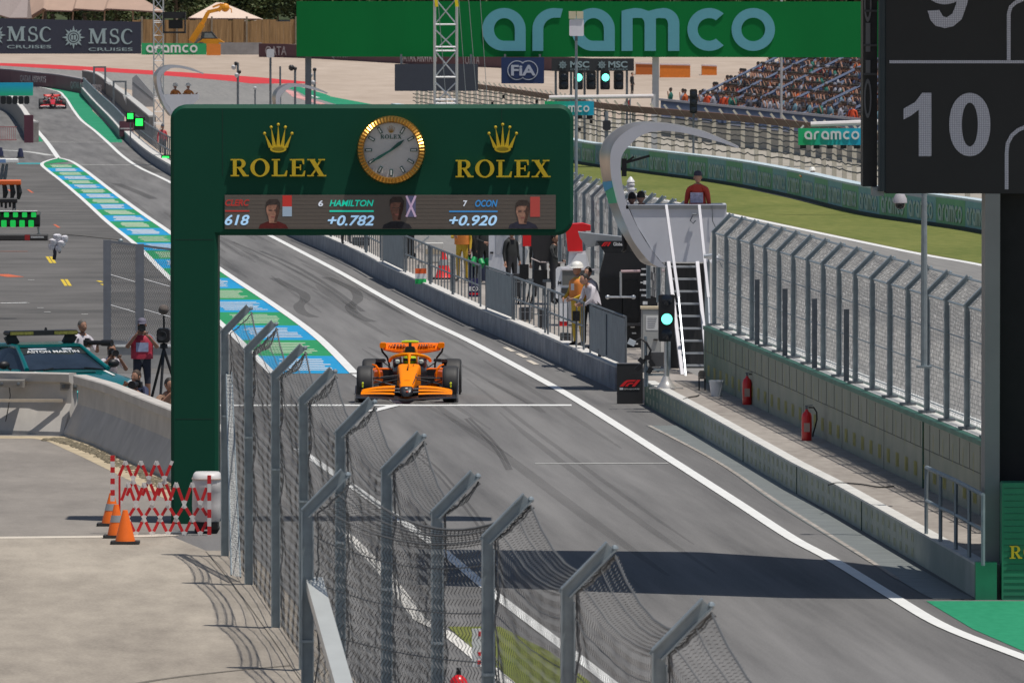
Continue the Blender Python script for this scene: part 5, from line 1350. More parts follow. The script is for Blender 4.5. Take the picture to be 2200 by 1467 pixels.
# white cabinet
pl = PL(1080, 612, .45)
t = thing('pit_cabinet', 'tall white cabinet with a grey door panel behind the pit wall railing', 'cabinet', pl.o)
b = MB(); a, c = pl(1050, 612), pl(1104, 480); b.bevbox(a[0], c[0], 0, .9, a[1], c[1], .03); b.build('body', M('cabinet_white', (.62,.63,.68), .4, var=.05), t)
b = MB(); pl.rect(b, 1065, 485, 1095, 546, -.015, -.002); b.build('door', M('door_pale', (.42,.43,.47), .4, var=.05), t)
b = MB(); pl.rect(b, 1053, 541, 1060, 545, -.03, -.002); b.build('handle', black, t)
b = MB(); b.prism([pl(1104,535), pl(1122,522), pl(1135,540), pl(1118,612), pl(1104,612)], .2, .6, 'y'); b.build('side_screen', M('clear_screen', (.35,.37,.40), .15, var=.1), t)
# smaller gear behind the railing
pl = PL(930, 565, .45)
t = thing('equipment_box', 'white equipment box with a worn beige face behind the pit wall railing', 'box', pl.o)
b = MB(); a, c = pl(910, 562), pl(952, 523); b.bevbox(a[0], c[0], 0, .9, a[1], c[1], .02); b.build('body', M('box_pale', (.62,.60,.56), .5, var=.08), t)
b = MB(); pl.rect(b, 914, 535, 948, 546, -.01, -.002); b.build('worn_face', M('worn_beige', (.45,.38,.28), .8, var=.4, scale=9), t)
pl = PL(882, 556, .45)
t = thing('equipment_trolley', 'black equipment trolley with a tilted grey arm at the pit wall', 'trolley', pl.o)
b = MB(); pl.rect(b, 868, 500, 890, 545, 0, .5); b.build('body', black, t)
b = MB(); a, c = pl(892, 534), pl(922, 508); b.bar((a[0],-.05,a[1]), (c[0],-.05,c[1]), .06, .06); b.build('arm', alu, t)
for px in (872, 886): x, z = pl(px, 550); b = MB(); b.lathe([(0,-.03),(.10,-.03),(.10,.03),(0,.03)], 12, (x,.0,.10), 'y'); b.build('wheel', blackr, t)
pl = PL(1062, 604, .45)
t = thing('gas_cylinders', 'dark blue and black kit stacked beside the white cabinet', 'equipment', pl.o)
b = MB(); b.lathe([(0,0),(.14,0),(.14,.6),(.06,.75),(0,.76)], 12, (-.35,.1,0)); b.lathe([(0,0),(.12,0),(.12,.5),(.05,.6),(0,.6)], 12, (-.65,.0,0)); b.build('cylinder', M('kit_navy', (.02,.03,.07), .5, var=.1), t)
def cone(px, py, hpx, h, label, hgt, stripe=True, mat=None, wide=.36, group=None):
    p = G(px, py, h); t = thing('traffic_cone', label, 'traffic cone', p, 0, group)
    mat = mat or M('cone_orange', (.95,.17,.012), .5, var=.06)
    b = MB(); b.bevbox(-wide/2, wide/2, -wide/2, wide/2, 0, .05, .03, 'z'); b.build('base', M('cone_base', (.03,.03,.03), .7, var=.2), t)
    r0, r1 = wide*.38, .035
    rr = lambda z: lerp(r0, r1, z/hgt)
    b = MB(); b.lathe([(rr(0)+.01,.05),(rr(.1*hgt),.1*hgt),(rr(.45*hgt),.45*hgt),(rr(hgt),hgt),(0,hgt)], 18); b.build('body', mat, t, True)
    if stripe:
        b = MB(); b.lathe([(rr(.48*hgt)+.004,.48*hgt),(rr(.68*hgt)+.004,.68*hgt)], 18); b.build('sleeve', M('cone_grey', (.30,.31,.32), .4, var=.1), t, True)
    return t
cone(953, 600, 60, .45, 'red and white traffic cone standing behind the pit wall railing', .78, True, M('cone_red', (.75,.03,.03), .5, var=.06), .62)
# boards hung on the pit wall
def pitboard(px, py, w_, h_, label, cols, words=None, Y=None):
    q = G(px, py, .45); Yb = q.y; pl = PL(px, py, Y=Yb); t = thing('pit_board', label, 'pit board', pl.o)
    n = len(cols)
    for k, c in enumerate(cols):
        b = MB(); pl.rect(b, px-w_/2, py-h_+h_*k/n, px+w_/2, py-h_+h_*(k+1)/n, -.02-.001*k, .02); b.build('panel', c, t)
    b = MB(); pl.rect(b, px-w_*.30, py-h_*1.25, px-w_*.22, py-h_, -.01, .01); pl.rect(b, px+w_*.22, py-h_*1.25, px+w_*.30, py-h_, -.01, .01); b.build('hanger', galv_dark, t)
    return t, pl
flag_o, flag_g = M('flag_orange', (.8,.12,.02), .6, var=.05), M('flag_green', (.02,.5,.12), .6, var=.05)
pitboard(904, 610, 24, 33, 'orange, white and green pit board hung on the pit wall railing', (flag_o, team_white, flag_g))
navy = M('navy_panel', (.02,.02,.10), .5, var=.05)
t, pl = pitboard(1020, 638, 26, 40, 'navy pit board with white capitals and a red arrow on the pit wall', (navy,))
txt(pl, 'BOX', 1008, 1032, 625, 615.5, wht, t, -.028, .03); flat(pl, [[(1008,631),(1016,628),(1016,629.5),(1031,629.5),(1031,633),(1016,633),(1016,635)]], -.026, .006, 'arrow', redl, t)
# railings along the pit wall
panelm = M('rail_panel', (.20,.235,.27), .55, .1, var=.2, scale=3)
wp = catmull([G(x, y) for x, y in WALLBASE if x >= 361], 8)
def wallpt(px):
    best = min(range(len(wp)-1), key=lambda i: abs(1100+wp[i].x/wp[i].y*FPX - px))
    a, c = wp[best], wp[best+1]; pa = 1100+a.x/a.y*FPX; pc = 1100+c.x/c.y*FPX; f = (px-pa)/(pc-pa) if pc != pa else 0
    p = a.lerp(c, f); d = (c-a).normalized(); return p + Vector((d.y, -d.x, 0))*(.14 if d.y < 0 else .14)*(1 if d.y > 0 else -1)
segs = [(640,700,'b'),(702,775,'b'),(777,808,'b'),(812,856,'p'),(860,912,'b'),(914,960,'b'),(962,1020,'b'),(1032,1088,'p'),(1092,1158,'b'),(1164,1240,'b'),(1254,1330,'p')]
lab = {640:'far end of the pit wall railing under the gantry', 702:'upright bars of railing left of the first grey panel', 777:'short barred railing just left of the far grey panel', 860:'barred railing just right of the far grey panel',
       914:'barred railing behind the orange, white and green board', 962:'barred railing left of the navy board', 1092:'barred railing right of the middle grey panel', 1164:'barred railing beside the yellow-suited marshal in the white hard hat',
       812:'far grey solid railing panel on the pit wall', 1032:'middle grey solid railing panel right of the navy board', 1254:'nearest and largest grey railing panel on the pit wall'}
for x0, x1, k in segs:
    a, c = wallpt(x0), wallpt(x1)
    if k == 'b':
        L = (c-a).length
        railing('railing', lab[x0], [a, a.lerp(c,.5), c], .49, 1.0, 2, galv_dark, .028, 'railings along the pit wall', True, max(5, int(L/1.1)))
    else:
        t = thing('railing', lab[x0], 'railing', Vector((a.x, a.y, .49)), 0, 'railings along the pit wall')
        q = c-a; q.z = 0
        b = MB(); b.bar(Vector((0,0,.52)), q+Vector((0,0,.52)), .03, .94); b.build('panel', panelm, t)
        b = MB(); b.tube([(0,0,0),(0,0,1.03),q+Vector((0,0,1.03)),q], .025, 6); b.build('frame', galv_dark, t)
        if x0 == 1254:
            b = MB(); b.bar(Vector((-.02,0,.1))+q*.5, q*.5+Vector((-.02,0,.95)), .04, .05); b.build('brace', galv_dark, t)
# people at the pit wall
yels = M('marshal_yellow', (.62,.40,.03), .6, var=.15, scale=6, bump=.2); vest_o = M('vest_orange', (.80,.26,.05), .6, var=.1, scale=8)
p = PB(1243, 745)
pose = dict(elR=(-.25,-.05,1.14), wrR=(-.17,-.28,1.02), haR=(-.10,-.34,1.0), elL=(.25,.0,1.14), wrL=(.14,-.26,1.02), haL=(.07,-.33,1.0), head=(0,-.04,1.635), neck=(0,-.02,1.53))
t, J = person('marshal in yellow overalls and white hard hat standing at the pit wall railing', p, R(-50), yels, yels, skin, pose=pose, scale=1.02, rad={'hi':(.105,.105),'pelvis':(.165,.135),'chest':(.175,.14)})
head_cover(t, J, 'hardhat', M('hat_white', (.85,.83,.78), .4, var=.03)); vest(t, vest_o, z0=1.05, w=.20, d=.165)
b = MB(); b.box(-.05,.05,-.172,-.155,1.2,1.34); b.build('badge', team_white, t)
p = PB(993, 606)
t, J = person('marshal in yellow overalls with an orange vest, under the gantry beam', p, R(-20), yels, yels, skin, pose=dict(elR=(-.26,-.1,1.18), wrR=(-.12,-.26,1.2), haR=(-.05,-.32,1.22)))
head_cover(t, J, 'cap', yels); vest(t, vest_o, z0=1.0, w=.20, d=.16)
whites = M('white_shirt', (.62,.58,.62), .7, var=.08, scale=8); darkt = M('dark_trousers', (.03,.03,.035), .8, var=.2)
p = PB(1264, 745)
t, J = person('person with dark hair in a white shirt standing behind the yellow-suited marshal', p, R(-35), whites, darkt, skin, scale=.98)
head_cover(t, J, 'hair', hair)
p = PB(1281, 752)
t, J = person('dark-haired person in a white shirt leaning on the nearest grey railing panel', p, R(-60), whites, darkt, skin, pose=dict(chest=(0,-.08,1.20), neckb=(0,-.18,1.38), neck=(0,-.24,1.46), head=(0,-.31,1.55), shL=(.18,-.17,1.36), shR=(-.18,-.17,1.36), elL=(.21,-.26,1.10), wrL=(.12,-.40,.98), haL=(.06,-.47,.99), elR=(-.21,-.26,1.10), wrR=(-.12,-.40,.98), haR=(-.06,-.47,.99)), scale=.98)
head_cover(t, J, 'hair', hair)
blk_suit = M('black_suit', (.02,.022,.022), .7, var=.2); gr_trim = M('green_trim', (.01,.35,.10), .5, var=.1)
for k, (px, py, rz, lb) in enumerate(((1014,604,-30,'mechanic in black overalls with green trim beside the yellow-suited marshal under the gantry'), (1038,608,35,'mechanic in black overalls with a green helmet by the white cabinet'))):
    t, J = person(lb, PB(px, py), R(rz), blk_suit, blk_suit, skin, pose=dict(elR=(-.26,-.08,1.15), wrR=(-.16,-.28,1.08), haR=(-.10,-.35,1.06)))
    head_cover(t, J, 'hardhat', gr_trim, name='helmet')
    b = MB(); b.tube([(-.10,-.02,.62),(-.10,-.10,.52),(-.11,-.05,.42)], [.075,.085,.06], 10); b.tube([(.10,-.02,.62),(.10,-.10,.52),(.11,-.05,.42)], [.075,.085,.06], 10); b.build('knee_pads', gr_trim, t, True)
t, J = person('crew member in black reaching over the desk of the dark team stand', PB(1192, 655), R(60), blk_suit, darkt, skin2, pose=dict(elL=(.30,-.10,1.2), wrL=(.30,-.35,1.15), haL=(.30,-.44,1.14), elR=(-.25,-.12,1.18), wrR=(-.2,-.36,1.1), haR=(-.19,-.45,1.08))); head_cover(t, J, 'hair', hair)
t, J = person('crew member in black seen from behind at the screens of the dark team stand', PB(1160, 640), R(170), blk_suit, darkt, skin); head_cover(t, J, 'cap', black)
# marshals on the tower
tw = Vector((W(1499, 445, mz+.7).x, mz+.75, W(1511, 445, mz).z-1.05))
redov = M('marshal_red', (.55,.06,.035), .7, var=.12, scale=7)
t, J = person('marshal in red overalls and a dark cap seen from behind on the marshal tower', tw, R(170), redov, redov, skin, scale=1.0, rad={'chest':(.20,.14),'sh':(.08,.075)}); head_cover(t, J, 'cap', M('cap_navy', (.05,.05,.08), .7, var=.1))
b = MB(); b.box(-.13, .13, .118, .145, 1.12, 1.33); b.build('back_print', M('print_lilac', (.5,.47,.6), .7, var=.35, scale=14), t)
CR = dict(pelvis=(0,.10,.50), chest=(0,.0,.74), neckb=(0,-.06,.94), neck=(0,-.09,1.03), head=(0,-.12,1.13), shL=(.18,-.06,.91), shR=(-.18,-.06,.91), hipL=(.10,.06,.46), hipR=(-.10,.06,.46), knL=(.12,-.28,.50), anL=(.12,-.20,.09), toL=(.12,-.34,.045), knR=(-.12,-.28,.50), anR=(-.12,-.20,.09), toR=(-.12,-.34,.045), elR=(-.22,-.20,.74), wrR=(-.11,-.34,.80), haR=(-.065,-.40,.82), elL=(.22,-.20,.74), wrL=(.10,-.37,.80), haL=(.05,-.42,.82))
tw = Vector((W(1381, 445, mz+.6).x, mz+.6, W(1381, 445, mz).z-.95))
t, J = person('dark-haired person half hidden behind the tower parapet under the canopy', tw, R(200), black, darkt, skin, pose=CR); head_cover(t, J, 'hair', hair)
tw = Vector((W(1362, 445, mz+.9).x, mz+.9, W(1362, 445, mz).z-.98))
t, J = person('second dark-haired person close inside the hook of the canopy', tw, R(200), black, darkt, skin, pose=CR); head_cover(t, J, 'hair', hair)
# siren lamp beside the tower
pl = PL(1355, 441, Y=mz+1.8)
t = thing('siren', 'white banded siren standing up behind the tower parapet', 'siren', pl.o)
k = 1/pl.s; b = MB(); b.lathe([(0,62*k),(3*k,60*k),(8*k,52*k),(9*k,50*k),(7*k,47*k),(9*k,45*k),(9*k,42*k),(7*k,39*k),(9*k,36*k),(9*k,33*k),(6*k,30*k),(7*k,10*k),(10*k,8*k),(10*k,-40*k)], 20); b.build('body', M('siren_white', (.72,.72,.74), .4, var=.03), t, True)
# floor clutter at the tower foot and fire extinguishers
pl = PL(1506, 838, .45)
t = thing('folding_stool', 'small grey round-backed stool at the foot of the tower stair', 'stool', pl.o)
b = MB(); x0, z0 = pl(1500, 838); x1, z1 = pl(1516, 796); b.prism([(x0,.25),(x1,.25),(x1,z1-.05),(x1-.03,z1),(x0+.03,z1),(x0,z1-.05)], 0, .03, 'y'); b.build('backrest', M('stool_grey', (.12,.11,.10), .7, var=.2), t)
b = MB(); b.box(x0, x1, -.2, .0, .22, .25); b.build('seat', M('stool_grey', (.12,.11,.10)), t)
for xx in (x0+.015, x1-.015):
    for yy in (-.18, .0): b = MB(); b.tube([(xx,yy,0),(xx,yy,.24)], .013, 6); b.build('leg', black, t)
pl = PL(1539, 851, .45)
t = thing('bucket', 'white plastic bucket on the walkway in front of the fence wall', 'bucket', pl.o)
b = MB(); b.lathe([(.0,.01),(.10,.0),(.135,.27),(.145,.27),(.145,.30),(.13,.30),(.095,.02),(0,.02)], 24); b.build('body', M('bucket_white', (.66,.68,.72), .4, var=.05), t, True)
b = MB(); b.tube([(.14*math.cos(R(a)), -.02, .28-.10*math.sin(R(a))) for a in range(0,181,20)], .006, 5); b.build('handle', galv, t)
for px, py, lb in ((1733, 946, 'nearer red fire extinguisher with a black hose standing on the walkway'), (1605, 869, 'farther red fire extinguisher in the shade by the white bucket')):
    pl = PL(px, py, .45); t = thing('fire_extinguisher', lb, 'fire extinguisher', pl.o, 0, 'fire extinguishers on the walkway')
    b = MB(); b.lathe([(0,0),(.085,0),(.088,.02),(.088,.40),(.075,.46),(.03,.50),(.025,.53),(0,.53)], 24); b.build('body', M('extinguisher_red', (.68,.012,.015), .3, var=.04, coat=.4), t, True)
    b = MB(); b.box(-.02,.02,-.02,.02,.53,.58); b.bar((-.03,0,.585),(.10,0,.60), .03, .015); b.build('valve', galv_dark, t)
    b = MB(); b.tube([(.03,0,.56),(.12,0,.56),(.17,0,.48),(.175,0,.36),(.14,0,.22),(.11,0,.12),(.105,0,.06)], .013, 8); b.build('hose', blackr, t, True)
    b = MB(); b.box(-.05,.05,-.091,-.080,.15,.30); b.build('label_plate', M('ext_label', (.5,.35,.3), .5, var=.1), t)
pc = G(1490, 862, .46); cb = [G(x, y, .47) for x, y in ((1468,857),(1482,853),(1495,851),(1502,848))]
b = MB(); b.tube([p-cb[0] for p in catmull(cb)], .012, 5); o = b.build('cable', blackr, None, loc=cb[0]); tag(o, 'short loose cable lying on the walkway by the traffic light', 'cable')
cb = [G(x, y, .472) for x, y in ((1780,1041),(1800,1037),(1850,1040),(1890,1046),(1920,1044))]
b = MB(); b.tube([p-cb[0] for p in catmull(cb)], .012, 5); o = b.build('cable', blackr, None, loc=cb[0]); tag(o, 'thin dark cable lying across the walkway near the handrail', 'cable')
# wall-mounted cameras at the tower
pl = PL(1530, 570, Y=mz-2.2)
t = thing('security_camera', 'white tube camera on a bracket beside the tower stair', 'camera', pl.o)
b = MB(); a, c = pl(1512,551), pl(1535,548); b.tube([(a[0],0,a[1]),(c[0],0,c[1])], .045, 10); b.build('bracket', alu, t, True)
b = MB(); a, c = pl(1528,566), pl(1550,552); b.tube([(a[0],-.05,a[1]),(c[0],-.05,c[1])], .07, 12); b.build('camera', M('cam_white', (.7,.7,.72), .35, var=.03), t, True)
b = MB(); P_ = [(1545,560),(1552,575),(1562,577),(1572,572)]; b.tube([Vector((pl(*p)[0],0,pl(*p)[1])) for p in P_], .012, 6); b.build('cable', galv, t)

# more kit and crew behind the railings
case_m = M('flight_case', (.03,.03,.034), .5, var=.2); edge_m = M('case_edge', (.35,.35,.37), .4, .5, var=0)
for i, (px, py, w_, h_, d_, lb) in enumerate(((1130,690,26,30,.5,'black flight case with bright edges behind the grey railing panel'),(1168,706,22,44,.4,'upright black flight case left of the red-footed white stand'),(1110,640,20,52,.4,'tall dark rack beside the white cabinet'),
     (1215,735,18,20,.4,'small black case on the walkway behind the marshal in yellow'),(1300,770,24,22,.3,'low black case behind the nearest railing panel'),(842,548,22,26,.5,'dark case beside the equipment trolley under the gantry'),(776,530,24,20,.5,'dark case far along the pit wall under the gantry'))):
    pl = PL(px, py, .45); t = thing('flight_case', lb, 'equipment case', pl.o, R(-6+5*i)); k = 1/pl.s; W_, H_ = w_*k, h_*k
    b = MB(); b.bevbox(-W_/2, W_/2, -d_/2, d_/2, .03, H_, .02); b.build('body', case_m, t)
    b = MB(); b.box(-W_/2-.004, W_/2+.004, -d_/2-.004, d_/2+.004, H_*.66, H_*.69); b.box(-W_/2-.004, -W_/2+.02, -d_/2-.006, -d_/2, .03, H_); b.box(W_/2-.02, W_/2+.004, -d_/2-.006, -d_/2, .03, H_); b.build('edging', edge_m, t)
    for sx in (-1, 1): b = MB(); b.lathe([(0,-.015),(.03,-.015),(.03,.015),(0,.015)], 8, (sx*W_*.35, -d_*.3, .03), 'x'); b.build('castor', blackr, t)
for i, (px, py, rz, sh, lb) in enumerate(((1098,634,40,blk_suit,'crew member in black overalls between the white cabinet and the dark rack'),
     (862,560,-30,navy,'crew member in navy standing behind the far grey railing panel'),(744,526,20,redov,'crew member in red far along the pit wall just under the gantry beam'))):
    t, J = person(lb, PB(px, py), R(rz), sh, darkt, (skin, skin2)[i % 2], scale=.97+.02*(i % 3)); head_cover(t, J, ('cap','hair')[i % 2], (black, hair)[i % 2])
for x0, y0, x1, y1, lb in ((1146,616,1166,580,'small dark monitor on a stand behind the middle railing'),(1230,690,1246,668,'small dark monitor beside the marshal in yellow')):
    pl = PL((x0+x1)/2, y0+60, .45); t = thing('monitor', lb, 'monitor', pl.o)
    b = MB(); pl.rect(b, x0, y1, x1, y0, 0, .05); b.build('screen', screenb, t)
    b = MB(); b.tube([(0,.03,0),(0,.03,pl(0,y0)[1])], .02, 6); b.bar((-.15,.03,.01),(.15,.03,.01),.2,.02); b.build('stand', galv_dark, t)
# ================= left foreground: concrete barrier, crowd barrier, cones, tank =================
bconc = bpy.data.materials.new('barrier_concrete'); 
bconc = M('barrier_concrete', (.50,.47,.435), .9, var=.14, scale=1.6, bump=.12)
def jersey(name, label, pts, h, cat='concrete barrier'):
    o0 = pts[0].copy(); q = [p-o0 for p in pts]; t = thing(name, label, cat, o0)
    b = MB(); sweep(b, q, [(.0,0),(.0,.07),(-.26,.58),(-.28,h-.20),(-.19,h-.16),(-.18,h-.02),(-.20,h),(-.42,h),(-.44,h-.04),(-.46,.5),(-.66,.1),(-.66,0)]); b.build('barrier_body', bconc, t)
    return t, q
w1 = [G(-260,925), G(-60,931), G(70,934), G(136,936)]
h1 = 1.13
t, q = jersey('concrete_barrier', 'pale concrete barrier section with bolted steel lugs in front of the teal car', w1, h1)
steel = M('lug_steel', (.33,.31,.28), .6, .2, var=.15)
def onwall(px, py, Y): p = W(px, py, Y); return p - w1[0]
for x0, x1, y0, y1 in ((-8,52,816,832),(129,170,822,838)):
    Yw = w1[2].y-.02; a, c = onwall(x0, y1, Yw), onwall(x1, y0, Yw)
    b = MB(); b.box(a.x, c.x, a.y-.06, a.y+.3, a.z, c.z); lug = b.build('lug_plate', steel, t)
    b = MB(); b.box(a.x+.03, c.x-.03, a.y-.07, a.y-.058, a.z+.03, c.z-.03); b.build('lug_face', M('lug_inner', (.17,.16,.15), .6, var=.2), lug)
    for k in (.2, .8):
        x = a.x+(c.x-a.x)*k; z = (a.z+c.z)/2; b = MB(); b.lathe([(0,-.02),(.025,-.018),(.03,0)], 8, (x, a.y-.07, z), 'y'); b.build('bolt', galv_dark, lug)
b = MB(); a = onwall(20, 830, w1[1].y); b.tube([onwall(20,832,w1[2].y+.0), onwall(22,850,w1[2].y-.02), onwall(17,880,w1[2].y-.05), onwall(12,905,w1[2].y-.10)], .009, 4); b.build('joint_crack', M('crack_dark', (.05,.05,.05), .9, var=0), t)
b = MB(); a, c = onwall(-30, 865, w1[2].y-.12), onwall(135, 861, w1[2].y-.12); b.box(a.x, c.x, a.y-.04, a.y+.05, c.z-.02, c.z+.03); b.build('ledge', M('ledge_tan', (.5,.43,.34), .9, var=.15), t)
w2 = [G(136,936), G(200,957), G(280,994), G(361,1031), G(455,1078)]
h2 = 1.11
t, q = jersey('concrete_barrier', 'pale concrete barrier section running from the bend towards the green gantry leg', w2, h2)
b = MB(); o2 = w2[0]; P_ = [(183,822),(182,845),(177,870),(170,890),(164,897)]
b.tube([W(x, y, w2[0].y-.25)-o2 for x, y in P_], .022, 8); b.build('lifting_loop', M('loop_pale', (.6,.56,.48), .6, .2, var=.1), t, True)
b = MB(); a = W(191, 836, w2[0].y-.5)-o2; b.box(a.x-.03, a.x+.03, a.y, a.y+.12, a.z-.13, a.z+.13); b.build('slot_plate', galv_dark, t)
# earth strip and crumbled edge along the foot
line('earth_strip', [(-200,938),(0,940),(130,943),(200,968),(280,1005),(361,1045),(420,1075)], .9, .011, M('earth_tan', (.46,.38,.26), .95, var=.25, scale=3, bump=.3))
eg = MB(); re_ = random.Random(8)
ep = catmull([G(x, y) for x, y in ((105,946),(135,948),(200,972),(280,1009),(361,1050))], 30)
for p in ep:
    for _ in range(8):
        r = .010+.028*re_.random(); eg.ball((p.x+re_.uniform(-.12,.12), p.y+re_.uniform(-.4,.4), .012), r*1.4, r*1.2, r*.7, 6, 4)
tag(eg.build('rubble_edge', M('rubble_dark', (.17,.145,.10), .95, var=.6, scale=12)), kind='stuff')
# gate panels on a low block behind the photographers
pl = PL(294, 792, 0)
t = thing('mesh_gate', 'two tall grey framed mesh panels on a low concrete block left of the gantry leg', 'gate', pl.o)
b = MB(); pl.rect(b, 236, 745, 420, 792, 0, .35); b.build('concrete_block', M('block_grey', (.40,.39,.37), .9, var=.12), t)
b = MB(); pl.rect(b, 236, 741, 420, 745, -.03, .36); b.build('block_cap', white_paint, t)
tl = lambda px: 517+(px-225)*.128
fr = M('gate_frame', (.20,.21,.235), .5, .3, var=.1)
for x0, x1, yb in ((222,238,735),(291,309,745),(366,380,755)):
    b = MB(); a, c = pl(x0, yb), pl(x1, tl(x0)-1); b.box(a[0], c[0], .02, .10, a[1], c[1]); b.build('post', fr, t)
for x0, x1 in ((230,300),(300,374)):
    b = MB(); p0, p1 = pl(x0, tl(x0)+1), pl(x1, tl(x1)+1); b.bar((p0[0],.05,p0[1]), (p1[0],.05,p1[1]), .05, .05); p0, p1 = pl(x0, 734+(x0-230)*.1), pl(x1, 734+(x1-230)*.1); b.bar((p0[0],.05,p0[1]), (p1[0],.05,p1[1]), .05, .10); b.build('frame_rail', fr, t)
    b = MB(); n = 16
    for k in range(n):
        for sgn in (0, 1):
            pts = []
            for j in range(31):
                u = (k+.5+(.5 if (j+sgn) % 2 else -.5))/n; x = x0+8+(x1-x0-12)*u; y0, y1 = tl(x)+4, 733; v = j/30
                pp = pl(x, y1+(y0-y1)*v); pts.append((pp[0], .06, pp[1]))
            if sgn == 0: b.tube(pts, .006, 3, cap=False)
    b.build('mesh_panel', M('gate_wire', (.11,.12,.13), .5, .4, var=0), t)
    b = MB()
    for yy in (590, 655): p0, p1 = pl(x0+6, yy+(x0-230)*.13), pl(x1-6, yy+8+(x1-230)*.13); b.tube([(p0[0],.03,p0[1]),(p1[0],.03,p1[1])], .010, 4)
    b.build('cable', fr, t)
pl_ = pl
b = MB(); P_ = [(140,505),(180,507),(230,511),(258,514),(262,518)]
# expanding crowd barrier
pl = PL(345, 1150, 0)
t = thing('expanding_barrier', 'red and white folding lattice barrier opened between a cone and the white tank', 'barrier', pl.o)
rw_r = M('lattice_red', (.62,.015,.02), .45, var=.05); rw_w = M('lattice_white', (.72,.70,.68), .45, var=.05)
def slat(p0, p1, d, parent, wd=.045):
    b = MB(); a = Vector((pl(*p0)[0], d, pl(*p0)[1])); c = Vector((pl(*p1)[0], d, pl(*p1)[1]))
    for k, (u, v) in enumerate(((0,.22),(.22,.80),(.80,1))):
        b.mi = k % 2; b.bar(a.lerp(c, u), a.lerp(c, v), wd, .012, (0,1,0))
    b.build('slat', [rw_w, rw_r], parent)
# two runs of the lattice: rows of slats that meet in points and cross at the next row
for xs0, xs1, rows_, n, d, sl_ in ((250,368,(993,1033,1076),3.5,.40,0), (258,448,(1036,1084,1112,1148),5.5,-.05,0)):
    stp = (xs1-xs0)/n
    for r_ in range(len(rows_)-1):
        y0_, y1_ = rows_[r_], rows_[r_+1]; k = 0; ph = .5*(r_ % 2)
        while k+ph < n-.49:
            xm = xs0+stp*(k+ph+.5); dd = d-.016*((2*r_+k) % 3)
            if xm-stp*.5 > xs0-2: slat((xm, y0_), (xm-stp*.5, y1_), dd, t)
            if xm+stp*.5 < xs1+2: slat((xm, y0_), (xm+stp*.5, y1_), dd-.008, t)
            k += 1
for x0, x1, yt, yb, mats_ in ((236,245,980,1078,'rw'),(446,454,1020,1166,'rw')):
    a, c = pl(x0, yb), pl(x1, yt); n = 8
    b = MB()
    for k in range(n): b.mi = k % 2; z0_ = a[1]+(c[1]-a[1])*k/n; z1_ = a[1]+(c[1]-a[1])*(k+1)/n; b.box(a[0], c[0], .20 if x0 < 300 else -.10, .25 if x0 < 300 else -.05, z0_, z1_)
    b.build('end_post', [rw_w, rw_r], t)
b = MB(); a, c = pl(257, 1172), pl(261, 1020); b.box(a[0], c[0], -.35, -.32, a[1]+.03, c[1]); b.build('end_post', rw_r, t)
b = MB(); x, z = pl(259, 1176); b.lathe([(0,-.02),(.035,-.02),(.035,.02),(0,.02)], 12, (x, -.34, z+.02), 'y'); b.build('castor', blackr, t)
cone(240, 1130, 0, 0, 'rearmost orange cone with a striped post rising behind it', .50, True, None, .44, 'orange cones at the folding barrier')
cone(250, 1156, 0, 0, 'middle orange cone with a grey sleeve at the folding barrier', .50, True, None, .38, 'orange cones at the folding barrier')
cone(269, 1169, 0, 0, 'frontmost plain orange cone by the red end post', .50, False, None, .42, 'orange cones at the folding barrier')
# white tank
pl = PL(440, 1147, 0)
t = thing('water_tank', 'white round-shouldered tank on a low trolley at the foot of the gantry leg', 'tank', pl.o)
b = MB(); n = 16; rg = []
def rr_(w_, d_, z): return [(w_*math.copysign(abs(math.cos(2*math.pi*j/n+.2))**.5, math.cos(2*math.pi*j/n+.2)), .3+d_*math.copysign(abs(math.sin(2*math.pi*j/n+.2))**.5, math.sin(2*math.pi*j/n+.2)), z) for j in range(n)]
x0, x1 = pl(410, 0)[0], pl(474, 0)[0]; hw = (x1-x0)/2; zt = pl(0, 1016)[1]; cxk = (x0+x1)/2
rings = [[(p[0]+cxk, p[1], p[2]) for p in rr_(hw*k, .35*k, z)] for k, z in ((.86,.18),(.95,.24),(1.0,.42),(.97,zt-.28),(1.0,zt-.26),(.97,zt-.07),(.90,zt-.02),(.8,zt))]
b.loft(rings); b.build('body', M('tank_white', (.66,.64,.63), .45, var=.08, scale=3), t, True)
b = MB(); z_ = zt-.10; rings = [[(p[0]+cxk, p[1], p[2]) for p in rr_(hw*1.02, .36, z)] for z in (z_, z_+.015)]; b.loft(rings); b.build('lid_rim', M('tank_rim', (.5,.4,.34), .6, var=.1), t, True)
b = MB(); b.box(x0+.06, x1-.05, .0, .6, .07, .18); b.build('trolley', black, t)
for xx in (x0+.10, x1-.10):
    for yy in (.05, .55): b = MB(); b.lathe([(0,-.025),(.06,-.025),(.06,.025),(0,.025)], 14, (xx, yy, .06), 'y'); b.build('wheel', blackr, t)
b = MB(); a = pl(356, 1166); c = pl(404, 1160); b.box(a[0], c[0], -.10, .10, .0, .03); b.build('foot_plate', galv_dark, t)
